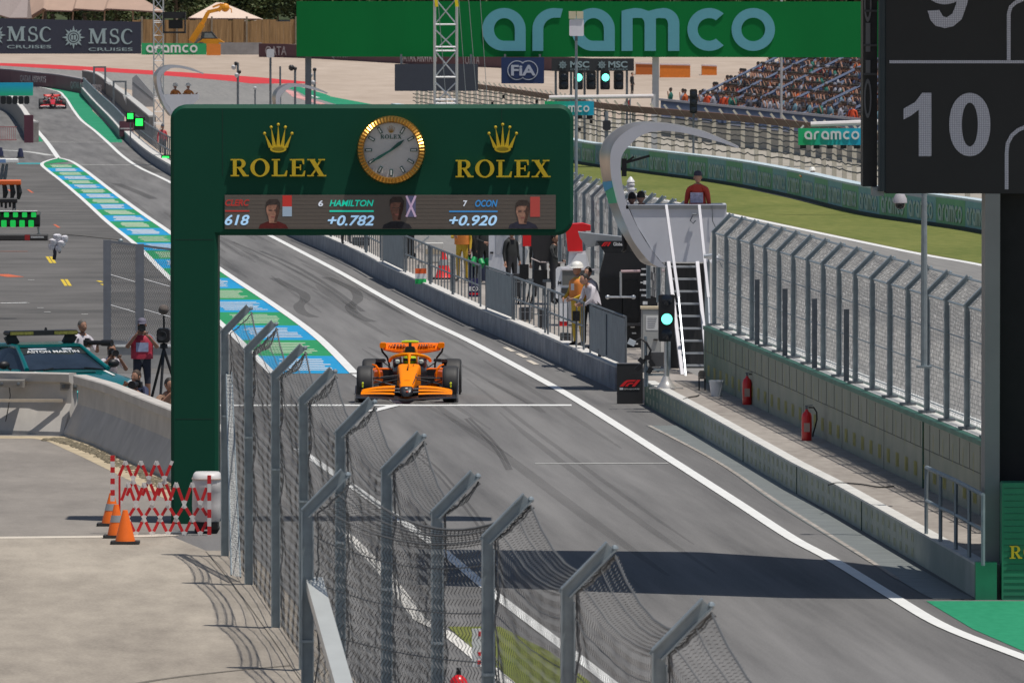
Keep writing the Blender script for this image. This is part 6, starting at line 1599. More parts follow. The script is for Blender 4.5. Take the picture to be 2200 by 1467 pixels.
# ================= safety car =================
teal = M('car_teal', (.0,.19,.19), .25, .35, var=.05, coat=.6)
def safety_car(loc, rz):
    t = thing('safety_car', 'teal sports car with a black roof light bar and white windscreen capitals', 'car', loc, rz)
    # nose towards -y, origin at the centre on the ground
    def cs(y, w, zb, zs, zt, ww):                                  # a body cross-section: sill, shoulder, crown
        half = [(w*.90,zb),(w,zb+.12),(w,zs*.82),(w*.965,zs),(ww,(zs+zt)/2+.02),(ww*.62,zt-.01),(0,zt)]
        return [(x, y, z) for x, z in half] + [(-x, y, z) for x, z in half[-2::-1]]
    R_ = [cs(-2.25,.62,.22,.52,.58,.5), cs(-2.15,.80,.18,.58,.66,.62), cs(-1.85,.93,.16,.68,.75,.70), cs(-1.35,.97,.16,.76,.83,.72), cs(-.75,.96,.16,.82,.90,.74), cs(-.55,.96,.16,.84,.93,.74), cs(.3,.96,.16,.86,.95,.70), cs(1.0,.97,.16,.88,.98,.70), cs(1.6,.99,.16,.90,1.0,.7), cs(2.0,.93,.2,.88,.96,.66), cs(2.22,.80,.3,.8,.88,.6)]
    b = MB(); b.loft(R_); body = b.build('body', teal, t, True)
    # cabin: dark glasshouse with a teal roof frame
    def cb(y, w, z, tw): return [(w,y,.86),(tw,y,z),(tw*.5,y,z+.02),(-tw*.5,y,z+.02),(-tw,y,z),(-w,y,.86)]
    b = MB(); b.loft([cb(-.78,.74,.90,.72), cb(.0,.82,1.24,.60), cb(.35,.84,1.28,.58), cb(.9,.83,1.25,.56), cb(1.7,.72,.98,.55)]); b.build('cabin_glass', M('cabin_glass', (.02,.03,.045), .04, var=.3, scale=2.5), t, True)
    b = MB(); b.prism([(-.60,.02),(.60,.02),(.57,.95),(-.57,.95)], 1.265, 1.315, 'z'); b.build('roof', teal, t)
    for s in (-1, 1):
        b = MB(); b.tube([(s*.77,-.80,.905),(s*.66,-.30,1.13),(s*.605,.02,1.275),(s*.585,.5,1.30),(s*.575,.95,1.275),(s*.66,1.7,1.0)], [.045,.04,.035,.035,.045,.08], 8); b.build('roof_pillar', teal, t, True)
        b = MB(); b.ball((s*1.04,-.42,.98), .11, .07, .075, 12, 8); m_ = b.build('door_mirror', black, t, True)
        b = MB(); b.bar((s*.92,-.45,.90), (s*1.0,-.43,.95), .05, .04); b.build('mirror_arm', black, m_)
        b = MB(); b.ball((s*.74,-1.93,.66), .11, .17, .095, 14, 8); b.build('headlight', M('headlight_glass', (.55,.6,.62), .08, var=.2, scale=20), t, True)
        for yy in (-1.35, 1.35):
            w_ = thing('wheel', None, None); w_.parent = t; w_.location = (s*.86, yy, .35)
            b = MB(); b.lathe([(.22,-.12),(.33,-.12),(.35,-.08),(.35,.08),(.33,.12),(.22,.12)], 24, axis='x'); b.build('tyre', tyre_m, w_, True)
            b = MB(); b.lathe([(0,.10),(.21,.115),(.225,.0),(.21,-.115),(0,-.1)], 20, axis='x'); b.build('rim', alu, w_, True)
        b = MB(); b.bar((s*.30,-.85,.925), (s*.55,-1.05,.905), .03, .03); b.build('wiper', black, t)
    b = MB(); b.box(-.45,.45,-2.24,-2.20,.26,.50); b.build('grille', black, t)
    b = MB(); b.add([(-.40,-1.15,.868),(.40,-1.15,.868),(.46,-.95,.888),(-.46,-.95,.888)], [(0,1,2,3)]); b.build('bonnet_vent', M('vent_dark', (.01,.08,.08), .4, var=0), t)
    for s in (-1, 1): b = MB(); b.bar((s*.60,-1.45,.815), (s*.66,-.9,.872), .05, .012); b.build('bonnet_stripe', white_paint, t)
    # sun strip with the maker's lettering, laid on the windscreen
    n1 = Vector((0,-.78,.90)); n2 = Vector((0,.0,1.24)); up = (n2-n1).normalized()
    p0 = n1.lerp(n2,.72); p1 = n1.lerp(n2,1.0); out = Vector((0,-up.z,up.y))
    b = MB(); b.add([p0+Vector((-.62,0,0))+out*.012, p0+Vector((.62,0,0))+out*.012, p1+Vector((.58,0,0))+out*.012, p1+Vector((-.58,0,0))+out*.012], [(0,1,2,3)]); ss = b.build('sun_strip', M('strip_black', (.015,.02,.02), .4, var=0), t)
    mt_ = Matrix(((1,0,0,0),(0,up.y,out.y,0),(0,up.z,out.z,0),(0,0,0,1)))
    pos = n1.lerp(n2,.76)+out*.018
    text('ASTON MARTIN', .125, wht, ss, (0,0,0), .004, 0, 1.1, .004, 'CENTER', mtx=Matrix.Translation(pos) @ mt_)
    pos = n1.lerp(n2,.93)+out*.018
    for x_, w_ in ((-.26,.34),(.30,.18)):
        b = MB(); b.obox(Matrix.Translation(pos+Vector((x_,0,0))) @ mt_, w_, .045, .006); b.build('strip_mark', M('mark_pale', (.5,.55,.62), .5, var=.5, scale=30), ss)
    lb = MB(); lb.bevbox(-.66,.66,.26,.52,1.46,1.545,.03,'y'); lbo = lb.build('light_bar', black, t)
    b = MB(); b.box(-.64,-.20,  .245,.262,1.475,1.53); b.build('light_panel', M('bar_yellow', (.20,.19,.04), .4, var=.4, scale=25), lbo)
    b = MB(); b.box(.20,.64,  .245,.262,1.475,1.53); b.build('light_panel', M('bar_yellow', (.2,.19,.04)), lbo)
    for s in (-1, 1): b = MB(); b.bar((s*.50,.40,1.29), (s*.60,.40,1.47), .08, .20); b.build('bar_foot', black, lbo)
    b = MB(); b.lathe([(.03,0),(.02,.05),(0,.06)], 8, (.1,.4,1.54)); b.build('antenna', black, lbo)
    return t
sc_ = safety_car((-8.75, 168.95, 0), R(26)); sc_.scale = (1.08,)*3
# photographers
def camera_thing(label, loc, rz, lens=.25, r=.05, tilt=0, hood=True, nm='camera', white=False):
    t = thing(nm, label, 'camera', loc, rz); t.rotation_euler = (tilt, 0, rz)
    b = MB(); b.bevbox(-.075,.075,-.03,.05,-.055,.055,.012); b.box(-.035,.035,-.02,.04,.055,.085); b.build('camera_body', black, t)
    b = MB(); b.lathe([(r*.75,-.02),(r*.75,-lens*.55),(r,-lens*.6),(r*1.1,-lens),(r*.9,-lens),(0,-lens*.97)], 16, axis='y'); b.build('lens', M('lens_grey', (.45,.45,.46), .4, var=.05) if white else black, t, True)
    return t
vestr = M('photo_vest_red', (.42,.03,.06), .7, var=.45, scale=9); bibb = M('bib_blue', (.30,.34,.50), .7, var=.4, scale=8)
greyt = M('grey_tshirt', (.15,.16,.18), .8, var=.1); navyt = M('navy_shorts', (.025,.03,.05), .8, var=.15)
Yp = 176.5
def stand_at(px, pyhead, Y, hh):
    Y = FPX*(HC-hh)/(pyhead-HZ); return Vector((W(px, pyhead, Y).x, Y, 0))
armsup = dict(elR=(-.30,-.14,1.20), wrR=(-.13,-.27,1.44), haR=(-.075,-.29,1.50), elL=(.30,-.14,1.20), wrL=(.12,-.30,1.42), haL=(.055,-.335,1.47))
lo = stand_at(305, 684, Yp, 1.76); lo.z = 0
t, J = person('photographer standing in a grey cap, shorts and red vest with a camera at his face', lo, R(4), greyt, navyt, skin2, pose=armsup, zones=dict(farm=1, shin=1), rad={'chest':(.19,.14),'pelvis':(.175,.14)})
head_cover(t, J, 'cap', M('cap_grey_lilac', (.16,.15,.20), .8, var=.1)); vest(t, vestr, z0=.98, w=.215, d=.165); 
b = MB(); b.box(-.12,.12,-.172,-.160,1.12,1.30); b.build('bib', bibb, t)
camera_thing('black camera with a pale zoom lens held up by the standing photographer', lo+Vector((.0,-.17,1.58)), R(4), .24, .055, white=False)
lo = stand_at(176, 690, 181, 1.73); lo.z = 0
t, J = person('grey-haired photographer in a white shirt with a long lens behind the teal car', lo, R(35), whites, darkt, skin2, pose=dict(elR=(-.28,-.10,1.12), wrR=(-.12,-.30,1.25), haR=(-.06,-.36,1.28), elL=(.26,-.14,1.14), wrL=(.10,-.40,1.24), haL=(.05,-.48,1.27)), zones=dict(farm=1))
head_cover(t, J, 'hair', M('grey_hair', (.12,.11,.10), .7, var=.2)); 
camera_thing('long black telephoto lens held at chest height by the grey-haired photographer', lo+Vector((.12,-.30,1.33)), R(62), .55, .06)
crouch = dict(pelvis=(0,.10,.50), chest=(0,.0,.74), neckb=(0,-.06,.94), neck=(0,-.09,1.03), head=(0,-.12,1.13), shL=(.18,-.06,.91), shR=(-.18,-.06,.91), hipL=(.10,.06,.46), hipR=(-.10,.06,.46),
     knL=(.16,-.28,.55), anL=(.14,-.10,.09), toL=(.16,-.26,.045), knR=(-.16,-.20,.22), anR=(-.14,.10,.09), toR=(-.15,.02,.045),
     elR=(-.28,-.20,.74), wrR=(-.11,-.34,.97), haR=(-.065,-.36,1.02), elL=(.28,-.20,.74), wrL=(.10,-.37,.95), haL=(.05,-.42,1.0))
lo = stand_at(236, 738, 180, 1.25); lo.z = max(lo.z, 0)
t, J = person('dark-haired photographer crouching in a white shirt right of the teal car windscreen', lo, R(20), whites, darkt, skin2, pose=crouch, zones=dict(farm=1)); head_cover(t, J, 'hair', M('brown_hair', (.05,.03,.02), .7, var=.2))
camera_thing('black camera with a large lens held by the crouching photographer', lo+Vector((.05,-.24,1.08)), R(20), .26, .06)
lo = stand_at(301, 795, 172.5, 1.25); lo.z = 0
t, J = person('photographer crouching low in front of the teal car nose', lo, R(-35), M('dark_blue_shirt', (.03,.04,.09), .8, var=.15), navyt, skin2, pose=crouch, zones=dict(farm=1, shin=1)); head_cover(t, J, 'hair', M('brown_hair', (.05,.03,.02)))
camera_thing('black camera with a round lens hood held low beside the teal car headlight', lo+Vector((-.03,-.30,1.0)), R(-25), .24, .07)
lo = stand_at(357, 812, 170.5, 1.25); lo.z = 0
t, J = person('photographer crouching half hidden at the edge of the gantry leg', lo, R(30), M('tan_shirt', (.30,.18,.12), .8, var=.15), navyt, skin2, pose=crouch, zones=dict(farm=1)); head_cover(t, J, 'hair', hair)
# television camera on a tripod
pl = PL(352, 850, Y=171.0)
t = thing('tv_camera', 'black television camera with a furry microphone on a tripod beside the gantry leg', 'camera', Vector((pl.o.x, 171.0, 0)))
zz = lambda py: W(350, py, 171.0).z
b = MB(); b.ball((0,-.05,zz(665)), .10, .16, .10, 14, 8); b.build('microphone', M('mic_fur', (.12,.10,.09), 1.0, var=.5, scale=40, bump=.5), t, True)
b = MB(); b.tube([(0,0,zz(678)),(.01,0,zz(720))], .022, 6); b.build('mount', black, t)
b = MB(); b.bevbox(-.13,.12,-.20,.25,zz(736),zz(705),.04); b.lathe([(.06,-.2),(.09,-.24),(.09,-.42),(0,-.40)], 14, (-.02,0,zz(720)), 'y'); b.build('camera_body', black, t)
b = MB(); b.lathe([(0,0),(.08,.02),(.07,.10),(0,.12)], 12, (0,0,zz(750))); b.build('tripod_head', black, t)
for a in (20, 140, 260): b = MB(); b.tube([(0,0,zz(750)), (.42*math.cos(R(a)), .42*math.sin(R(a)), 0)], .03, 6); b.build('tripod_leg', black, t)
# ================= garage-side overhead booms at the left edge =================
def boom(label, px1, py, thick, Y, mat, cat='boom', group='garage booms at the left edge'):
    p = W(px1, py, Y); t = thing('pit_boom', label, cat, (p.x, Y, 0), 0, group); h = thick/S(Y)
    L = (px1+330)/S(Y)
    b = MB(); b.bevbox(-L, 0, -.16, .16, p.z-h/2, p.z+h/2, h*.2, 'x'); b.build('beam', mat, t)
    b = MB(); b.box(-L-.06, -L+.06, -.06, .06, 0, p.z); b.build('pillar', galv_dark, t)
    return t, p.z, h, L
t, z, h, L = boom('long black overhead boom with a red end mark, nearest of the booms', 103, 510, 14, 205, carbon)
k = 1/S(205)
b = MB(); b.box(-49*k, -38*k, -.165, .165, z-h*.42, z+h*.42); b.build('red_band', M('band_red', (.35,.02,.02), .5, var=0), t)
b = MB(); b.box(-36*k, -8*k, -.168, -.155, z-.012, z+.03); b.build('white_mark', M('mark_grey', (.45,.45,.45), .5, var=.4, scale=30), t)
gun_w = M('gun_white', (.72,.70,.74), .4, var=.35, scale=12)
for dx, dy, r in ((12,10,.11),(20,0,.10),(28,14,.11),(36,3,.08),(8,20,.09),(22,24,.08)):
    b = MB(); b.loft([[(dx*k+r*kk*math.cos(a*.785), r*kk*math.sin(a*.785), z-dy*k+.16*(.5-v)) for a in range(8)] for kk, v in ((.5,0),(1,.2),(1,.6),(.6,1.0))]); b.build('wheel_gun', gun_w, t, True)
b = MB(); b.tube([(14*k,0,z-.2),(15*k,0,z-.38),(13*k,.05,z-.50)], .045, 6); b.tube([(24*k,0,z-.25),(25*k,0,z-.36)], .03, 6); b.build('hose', M('hose_navy', (.02,.02,.04), .7, var=0), t)
b = MB(); p0 = Vector((30*k,0,z+.07)); b.tube([p0, Vector((70*k,0,z+.04)), Vector((120*k,0,z-.02)), Vector((158*k,0,z-.06))], .012, 5); b.build('cable', black, t)
b = MB(); b.ball((156*k,0,z-.08), .06, .05, .05, 8, 6); b.build('cable_end', galv, t)
t, z, h, L = boom('black overhead boom carrying two rows of bright green panels', 86, 471, 33, 222, black)
k = 1/S(222); gl_ = M('panel_green', (.01,.62,.09), .4, var=.05, emit=.35)
for i in range(6):
    x = -18*k-19.5*k*i
    b = MB(); b.bevbox(x, x+10.5*k, -.22, -.165, z+.05, z+.17, .015); b.build('light_panel', gl_, t)
    b = MB(); b.bevbox(x-6*k, x+5.5*k, -.22, -.165, z-.19, z-.02, .015); b.build('light_panel', gl_, t)
b = MB(); b.box(-L, -6*k, -.2, .1, z+h/2, z+h/2+.02); b.build('white_edge', white_paint, t)
b = MB(); b.bar((-6*k,0,z-.1), (0*k,0,z+.18), .10, .05); b.tube([(-4*k,0,z-.2),(-2*k,0,z-.35),(-10*k,0,z-.42)], .03, 5); b.build('end_fitting', M('fitting_grey', (.25,.27,.28), .4, .4, var=.3, scale=30), t)
t, z, h, L = boom('plain dark overhead boom between the green and orange ones', 37, 431, 10, 240, black)
k = 1/S(240); b = MB()
for i in range(4): b.box(-36*k+9*k*i, -31*k+9*k*i, -.05, .05, z-.18-.03*(i % 2), z)
b.build('hanging_gear', black, t); b = MB(); b.tube([(-9*k,0,z),(-9*k,0,z-.42)], .02, 5); b.tube([(-4*k,0,z),(-4*k,0,z-.42)], .02, 5); b.build('hose', galv_dark, t)
t, z, h, L = boom('orange overhead boom with dark gear hanging from it', 45, 392, 11, 262, M('boom_orange', (.75,.13,.02), .45, var=.06))
k = 1/S(262)
for i, dx in enumerate((-36,-20,-6)): b = MB(); b.tube([(dx*k,0,z-.05),(dx*k+.04,0,z-.3),(dx*k,0,z-.5)], [.07,.09,.05], 6); b.build('hanging_gear', black, t)
t, z, h, L = boom('white and blue overhead boom, farthest of the booms', 39, 346, 10, 300, white_paint)
k = 1/S(300); b = MB(); b.box(-60*k, -26*k, -.17, .17, z-.06, z+.06); b.build('blue_band', M('band_lightblue', (.2,.32,.55), .5, var=.2), t)
for i, dx in enumerate((-32,-24)): b = MB(); b.tube([(dx*k,0,z-.1),(dx*k-.06,0,z-.5),(dx*k-.12,0,z-.8)], [.05,.07,.04], 6); b.build('hanging_gear', galv_dark, t)
p = W(72, 420, 285.0)

pl = PL(985, 1480, 0); t = thing('fire_extinguisher', 'red fire extinguisher on the ground behind the nearest fence at the bottom edge', 'fire extinguisher', pl.o)
b = MB(); b.lathe([(0,0),(.10,0),(.105,.02),(.105,.10),(.06,.15),(.025,.17),(0,.17)], 20); b.build('body', M('extinguisher_red', (.68,.012,.015)), t, True)
b = MB(); b.box(-.025,.03,-.02,.02,.17,.25); b.build('valve', black, t)
pl = PL(1024, 1432, 0); t = thing('marker_board', 'white marker board with red patches standing on the grass behind the near fence', 'marker board', pl.o)
b = MB(); pl.rect(b, 1014, 1350, 1034, 1432, 0, .03); b.build('panel', white_paint, t)
b = MB(); pl.rect(b, 1028, 1356, 1033, 1366, -.006, -.001); pl.rect(b, 1027, 1400, 1033, 1408, -.006, -.001); pl.rect(b, 1026, 1418, 1033, 1426, -.006, -.001); b.build('red_patches', redl, t)
# ================= far left: pit entry walls, fences, lights =================
maroon = M('maroon_board', (.115,.035,.055), .6, var=.1, scale=1)
pale_txt = M('faded_letter', (.40,.36,.37), .7, var=.2)
def run(pp, n=4): return catmull([G(x, y) for x, y in pp], n)
def wall_thing(name, label, cat, pp, h, wd, mat, top=None, tmat=None, n=4):
    pts = run(pp, n); o0 = pts[0].copy(); q = [p-o0 for p in pts]; t = thing(name, label, cat, o0)
    b = MB(); sweep(b, q, [(0,0),(wd,0),(wd,h),(0,h)]); b.build('wall_face', mat, t)
    if tmat: b = MB(); sweep(b, q, [(-.02,h),(wd+.02,h),(wd+.02,h+.09),(-.02,h+.09)]); b.build('coping', tmat, t)
    return t, q, pts
def wall_words(t, q, s, d0, step, n, hgt, z, mat, sx=1.0, off=.03, maker=None, sgn=1, flip=False):
    me = None
    for k in range(n):
        p, d = along(q, d0+step*k)
        if flip: d = -d
        nrm = Vector((d.y, -d.x, 0)); mt = Matrix(((d.x,0,nrm.x,p.x+nrm.x*off),(d.y,0,nrm.y,p.y+nrm.y*off),(0,1,0,p.z+z),(0,0,0,1)))
        o = text(s, hgt/.72, mat, t, (0,0,0), .02, 0, sx, .01, mtx=mt) if maker is None else maker(mt, t)
t, q, pts = wall_thing('pit_entry_wall', 'dark maroon wall with faded lettering curving round the outside of the pit entry', 'wall', [(-150,172),(0,178),(71,186),(120,191),(174,201)], 1.15, -.5, maroon, None, M('coping_grey', (.30,.27,.28), .8, var=.1))
wall_words(t, q, 'QATAR AIRWAYS', 20, 24, 3, .55, .3, pale_txt, 2.2, .02)
t, q, pts = wall_thing('pit_entry_wall', 'grey low wall under a barred fence along the right of the pit entry', 'wall', [(174,201),(200,232),(235,270),(259,300)], .42, -.4, M('entry_wall_grey', (.30,.31,.30), .85, var=.15), None, wtop)
b = MB()
for k in range(70):
    p, d = along(q, k*(sum((c-a).length for a, c in zip(q, q[1:]))-.5)/69); b.tube([p+Vector((.2,0,.45)), p+Vector((.2,0,1.32))], .03, 4, cap=False)
for z in (.5, 1.32): b.tube([p+Vector((.2,0,z)) for p in q], .045, 5)
b.build('fence_grille', galv, t)
b = MB(); e = q[-1]; b.box(e.x-.05, e.x+.75, e.y-.35, e.y-.01, 0, .88); eb = b.build('end_block', maroon, t)
b = MB(); b.box(e.x+.0, e.x+.7, e.y-.37, e.y-.352, .42, .50); b.build('white_stripe', M('stripe_pale', (.45,.4,.42), .7, var=0), eb)
t, q, pts = wall_thing('fence', 'grey mesh fence on a low kerb leading from the maroon block to the gantry', 'fence', [(275,293),(310,325),(345,352),(400,385)], .40, .4, stain, None, wtop)
b = MB(); L_ = sum((c-a).length for a, c in zip(q, q[1:]))
for k in range(44):
    p, d = along(q, k*(L_-.5)/43); b.tube([p+Vector((.2,0,.45)), p+Vector((.2,0,1.42))], .03, 4, cap=False)
for z in (.8, 1.42): b.tube([p+Vector((.2,0,z)) for p in q], .04, 5)
b.build('fence_grille', galv_dark, t)
t, q, pts = wall_thing('pit_entry_wall', 'second grey wall with a pale coping running behind the barred entry fence', 'wall', [(186,180),(215,187),(245,210),(285,245),(335,292)], 1.1, .4, M('back_wall_grey', (.14,.145,.15), .85, var=.25), None, M('coping_light', (.5,.49,.47), .8, var=.1))
# frames and panels behind
def frame(label, x0, x1, yt, yb, Y=None):
    pl = PL((x0+x1)/2, yb, 0); t = thing('gate_frame', label, 'frame', pl.o)
    w_ = 4
    for a in (x0, x1-w_): b = MB(); pl.rect(b, a, yt, a+w_, yb, 0, .15); b.build('post', galv_dark, t)
    b = MB(); pl.rect(b, x0+w_, yt, x1-w_, yt+3.5, 0, .15); b.build('crossbar', galv_dark, t)
frame('tall empty steel frame at the bend of the pit entry fence', 200, 228, 143, 203); frame('second empty steel frame nearer the green signal lights', 242, 272, 174, 240)
pl = PL(305, 230, 0); t = thing('slanted_screen', 'grey slanted screen panel standing left of the far hooked post', 'screen', pl.o)
b = MB(); b.prism([pl(284,168), pl(293,161), pl(331,205), pl(331,240), pl(284,215)], 0, .5, 'y'); b.build('panel', M('screen_grey', (.30,.31,.33), .6, .1, var=.08), t)
b = MB(); b.prism([pl(285,176), pl(331,214), pl(331,217), pl(285,179)], -.02, .0, 'y'); b.build('seam', galv_dark, t)
pl = PL(257, 262, 0)
for (x0, y0, x1, y1, lb) in ((226,177,281,206,'larger white slab lying beyond the entry fence'),(264,205,285,238,'smaller white slab near the slanted screen')):
    pl = PL((x0+x1)/2, y1+6, 0); t = thing('white_panel', lb, 'panel', pl.o)
    b = MB(); b.prism([pl(x0,y0), pl(x0+14,y0), pl(x1,y1-3), pl(x1,y1+4), pl(x1-8,y1+4)], 0, .2, 'y'); b.build('panel', white_paint, t)
    b = MB(); pl.rect(b, x1-6, y1+4, x1-3, y1+10, .05, .15); b.build('leg', galv, t)
gsig = M('signal_green', (.02,1.0,.10), .4, var=0, emit=1.6)
for px, py, lb, sz in ((280,250,'left one of two small square green signal lamps by the pit entry fence',6),(299,263,'right one of two small square green signal lamps by the pit entry fence',7.5)):
    pl = PL(px, 318, 0); t = thing('signal_light', lb, 'signal light', pl.o, 0, 'green signal lights along the far fence')
    b = MB(); pl.rect(b, px-sz*1.5, py-sz*1.4, px+sz*1.7, py+sz*2.2, 0, .2); b.build('housing', black, t)
    b = MB(); pl.rect(b, px-sz, py-sz, px+sz, py+sz, -.03, -.001); b.build('lamp', gsig, t)
    b = MB(); pl.rect(b, px-1.2, py+sz*2.2, px+1.2, 318, .05, .12); b.build('pole', galv_dark, t)
pl = PL(355, 362, 0); t = thing('signal_light', 'low square green signal lamp at the gantry edge', 'signal light', pl.o, 0, 'green signal lights along the far fence')
b = MB(); pl.rect(b, 346, 333, 366, 350, 0, .2); b.build('housing', black, t); b = MB(); pl.rect(b, 349, 336, 363, 347.5, -.03, -.001); b.build('lamp', gsig, t); b = MB(); pl.rect(b, 354, 350, 357, 362, .05, .1); b.build('pole', galv_dark, t)
t, J = person('marshal in a red top and dark trousers by the low green signal lamp', Vector((*G(349, 343)[:2], 0)), R(20), M('pink_red_top', (.6,.08,.10), .7, var=.3, scale=8), navyt, skin, fingers=False); head_cover(t, J, 'cap', M('cap_slate', (.08,.09,.12), .8, var=0)); b = MB()
# far hooked posts
def far_hook(px0, py0, k, label, base_py, Yt, crew=True):
    """same hooked canopy seen farther away: scaled from the near tower's outline"""
    f = lambda p: (px0+(p[0]-1290)*k, py0+(p[1]-264)*k)
    t, base = hook_tower(Yt, ([f(p) for p in out_px], [f(p) for p in mid_px], [f(p) for p in in_px]), 'marshal_tower', label, 1.2)
    l2 = lambda x, y: W(*f((x, y)), Yt)-base
    b = MB(); b.prism([(l2(x, y).x, l2(x, y).z) for x, y in front], .03, 1.2, 'y'); b.build('cabin', M('tower_white', (.6,.61,.66)), t)
    b = MB()
    for px in (1436, 1505): p = l2(px, 560); b.box(p.x-.05, p.x+.05, .3, .4, -base.z-W(*f((0,0)),Yt).z*0-1.5+p.z*0, p.z) if False else b.box(p.x-.06, p.x+.06, .3, .42, 0, p.z)
    b.build('leg', galv, t)
    return t, f
t, f = far_hook(329, 140, .36, 'far hooked marshal post with two orange-clad marshals left of the gantry top', 0, 430)
for px, lb in ((376,'marshal in orange and a white helmet, left one on the far hooked post'),(404,'marshal in orange and a white helmet, right one on the far hooked post')):
    p = W(px, 208, 431); t, J = person(lb, Vector((p.x, 431, p.z-1.15)), R(30), vest_o, vest_o, skin, fingers=False, pose=dict(elL=(.30,-.1,1.2), wrL=(.34,-.25,1.3), haL=(.36,-.3,1.35))); head_cover(t, J, 'hardhat', M('hat_white', (.85,.83,.78)))
far_hook(584, 180, .40, 'second far hooked canopy, only its top rising behind the gantry', 0, 395)
# teal hanging sign with lamps at the left edge
pl = PL(30, 260, Y=420.0)
def ramp_mat(nm, c1, c2, x0, x1):
    m = bpy.data.materials.new(nm); m.use_nodes = True; MATS[nm] = m; t = m.node_tree; b = t.nodes['Principled BSDF']; b.inputs['Roughness'].default_value = .5
    tc = t.nodes.new('ShaderNodeTexCoord'); sp_ = t.nodes.new('ShaderNodeSeparateXYZ'); mr = t.nodes.new('ShaderNodeMapRange'); mx = t.nodes.new('ShaderNodeMix'); mx.data_type = 'RGBA'
    mr.inputs['From Min'].default_value = x0; mr.inputs['From Max'].default_value = x1; t.links.new(tc.outputs['Object'], sp_.inputs[0])
    t.links.new(sp_.outputs['Z' if nm.endswith('v') else 'X'], mr.inputs['Value']); t.links.new(mr.outputs[0], mx.inputs['Factor']); mx.inputs['A'].default_value = (*c1, 1); mx.inputs['B'].default_value = (*c2, 1); t.links.new(mx.outputs['Result'], b.inputs['Base Color'])
    return m
t = thing('hanging_sign', 'blue to green overhead sign with black lamps under it at the left edge', 'sign', Vector((pl.o.x, 420, 0))); z0 = pl.o.z
za, zb_ = W(0,206,420).z, W(0,178,420).z; xa, xb_ = W(-40,0,420).x-pl.o.x, W(70,0,420).x-pl.o.x
b = MB(); b.box(xa, xb_, 0, .3, za, zb_); b.build('panel', ramp_mat('teal_sign_v', (.02,.50,.28), (.01,.42,.62), za+.1, zb_-.1), t)
for k in range(5):
    x = xa+(xb_-xa)*(.42+.115*k); b = MB(); b.bevbox(x-.12, x+.12, .0, .3, za-.40, za-.02, .06); b.build('lamp', black, t)
b = MB(); b.box(xa-.2, xa, .1, .3, 0, zb_); b.build('pillar', galv_dark, t)
# inner pit-entry wall with a maroon end at the far left
t, q, pts = wall_thing('pit_entry_wall', 'curved low grey wall with a maroon end block at the far left of the pit entry', 'wall', [(-30,225),(15,240),(40,268),(58,300),(70,306)], 1.1, -.35, M('curve_wall', (.28,.26,.24), .85, var=.2), None, wtop)
pl = PL(62, 307, 0); b = MB(); o_ = pl.o-pts[0]; b.box(o_.x-.25, o_.x+.25, o_.y-.3, o_.y+.2, 0, 1.55); b.build('end_block', maroon, t)
pl = PL(20, 302, 0); t = thing('crowd_fence', 'low pink barred fence in front of the curved wall at the left edge', 'fence', pl.o)
b = MB(); pl.rect(b, -60, 272, 36, 274, 0, .05); pl.rect(b, -60, 300, 36, 302, 0, .05)
for k in range(24): pl.rect(b, -60+4*k, 274, -59+4*k, 300, .01, .04)
b.build('grille', M('fence_pink', (.5,.2,.2), .6, var=0), t)
for px, py, lb in ((44,340,'small navy bollard at the tip of the white boom'),(1,338,'small navy bollard at the left edge')):
    pl = PL(px, py, 0); t = thing('bollard', lb, 'bollard', pl.o)
    b = MB(); b.lathe([(.16,0),(.15,.25),(.10,.40),(.09,.48),(0,.50)], 12); b.build('body', M('bollard_navy', (.02,.025,.07), .6, var=.1), t, True)
    b = MB(); b.lathe([(.17,.0),(.20,.0),(.20,.05),(.16,.06)], 12); b.build('base', blackr, t)
# slim poles with cameras behind the gantry
def slim(px, pyt, Y, label, heads, r=.06):
    p = W(px, pyt, Y); t = thing('camera_pole', label, 'pole', (p.x, Y, T(Y))); h = p.z-T(Y)
    b = MB(); b.tube([(0,0,0),(0,0,h)], r, 8); b.build('pole', galv_dark, t)
    k = 1/S(Y)
    for dx, dy, rr, m in heads: b = MB(); b.loft([[(dx*k+rr*k*s_*math.cos(a*.785), rr*k*s_*math.sin(a*.785), h+dy*k+rr*k*v) for a in range(8)] for s_, v in ((.4,-1.1),(1,-.4),(1,.5),(.5,1.0))]); b.build('camera', m, t, True)
    return t, h, k
dk = M('cam_dark', (.03,.03,.035), .4, var=0); wc = M('cam_pale', (.6,.6,.62), .4, var=0)
slim(511, 135, 470, 'camera pole with a cluster of small white and dark cameras', [(-9,-10,5,wc),(-4,-2,4,dk),(-2,-27,5,wc),(3,-20,4,dk)])
slim(548, 190, 470, 'shortest thin camera pole with one small dome', [(0,0,3.5,wc)], .04)
t, h, k = slim(581, 118, 470, 'camera pole topped by a white box above the gantry', [])
b = MB(); b.bevbox(-8*k, 8*k, -.2, .2, h-6*k, h+12*k, .05); b.build('box', wc, t)
slim(602, 143, 470, 'bare thin pole right of the white-boxed camera pole', [], .05)
slim(634, 150, 470, 'camera pole with a dark hanging dome', [(-8,4,6,dk),(0,2,4,dk)])
slim(676, 150, 470, 'camera pole with a stack of pale cameras beside the grey bridge column', [(-8,-12,4,wc),(-3,-28,5,wc),(0,0,4,dk)])
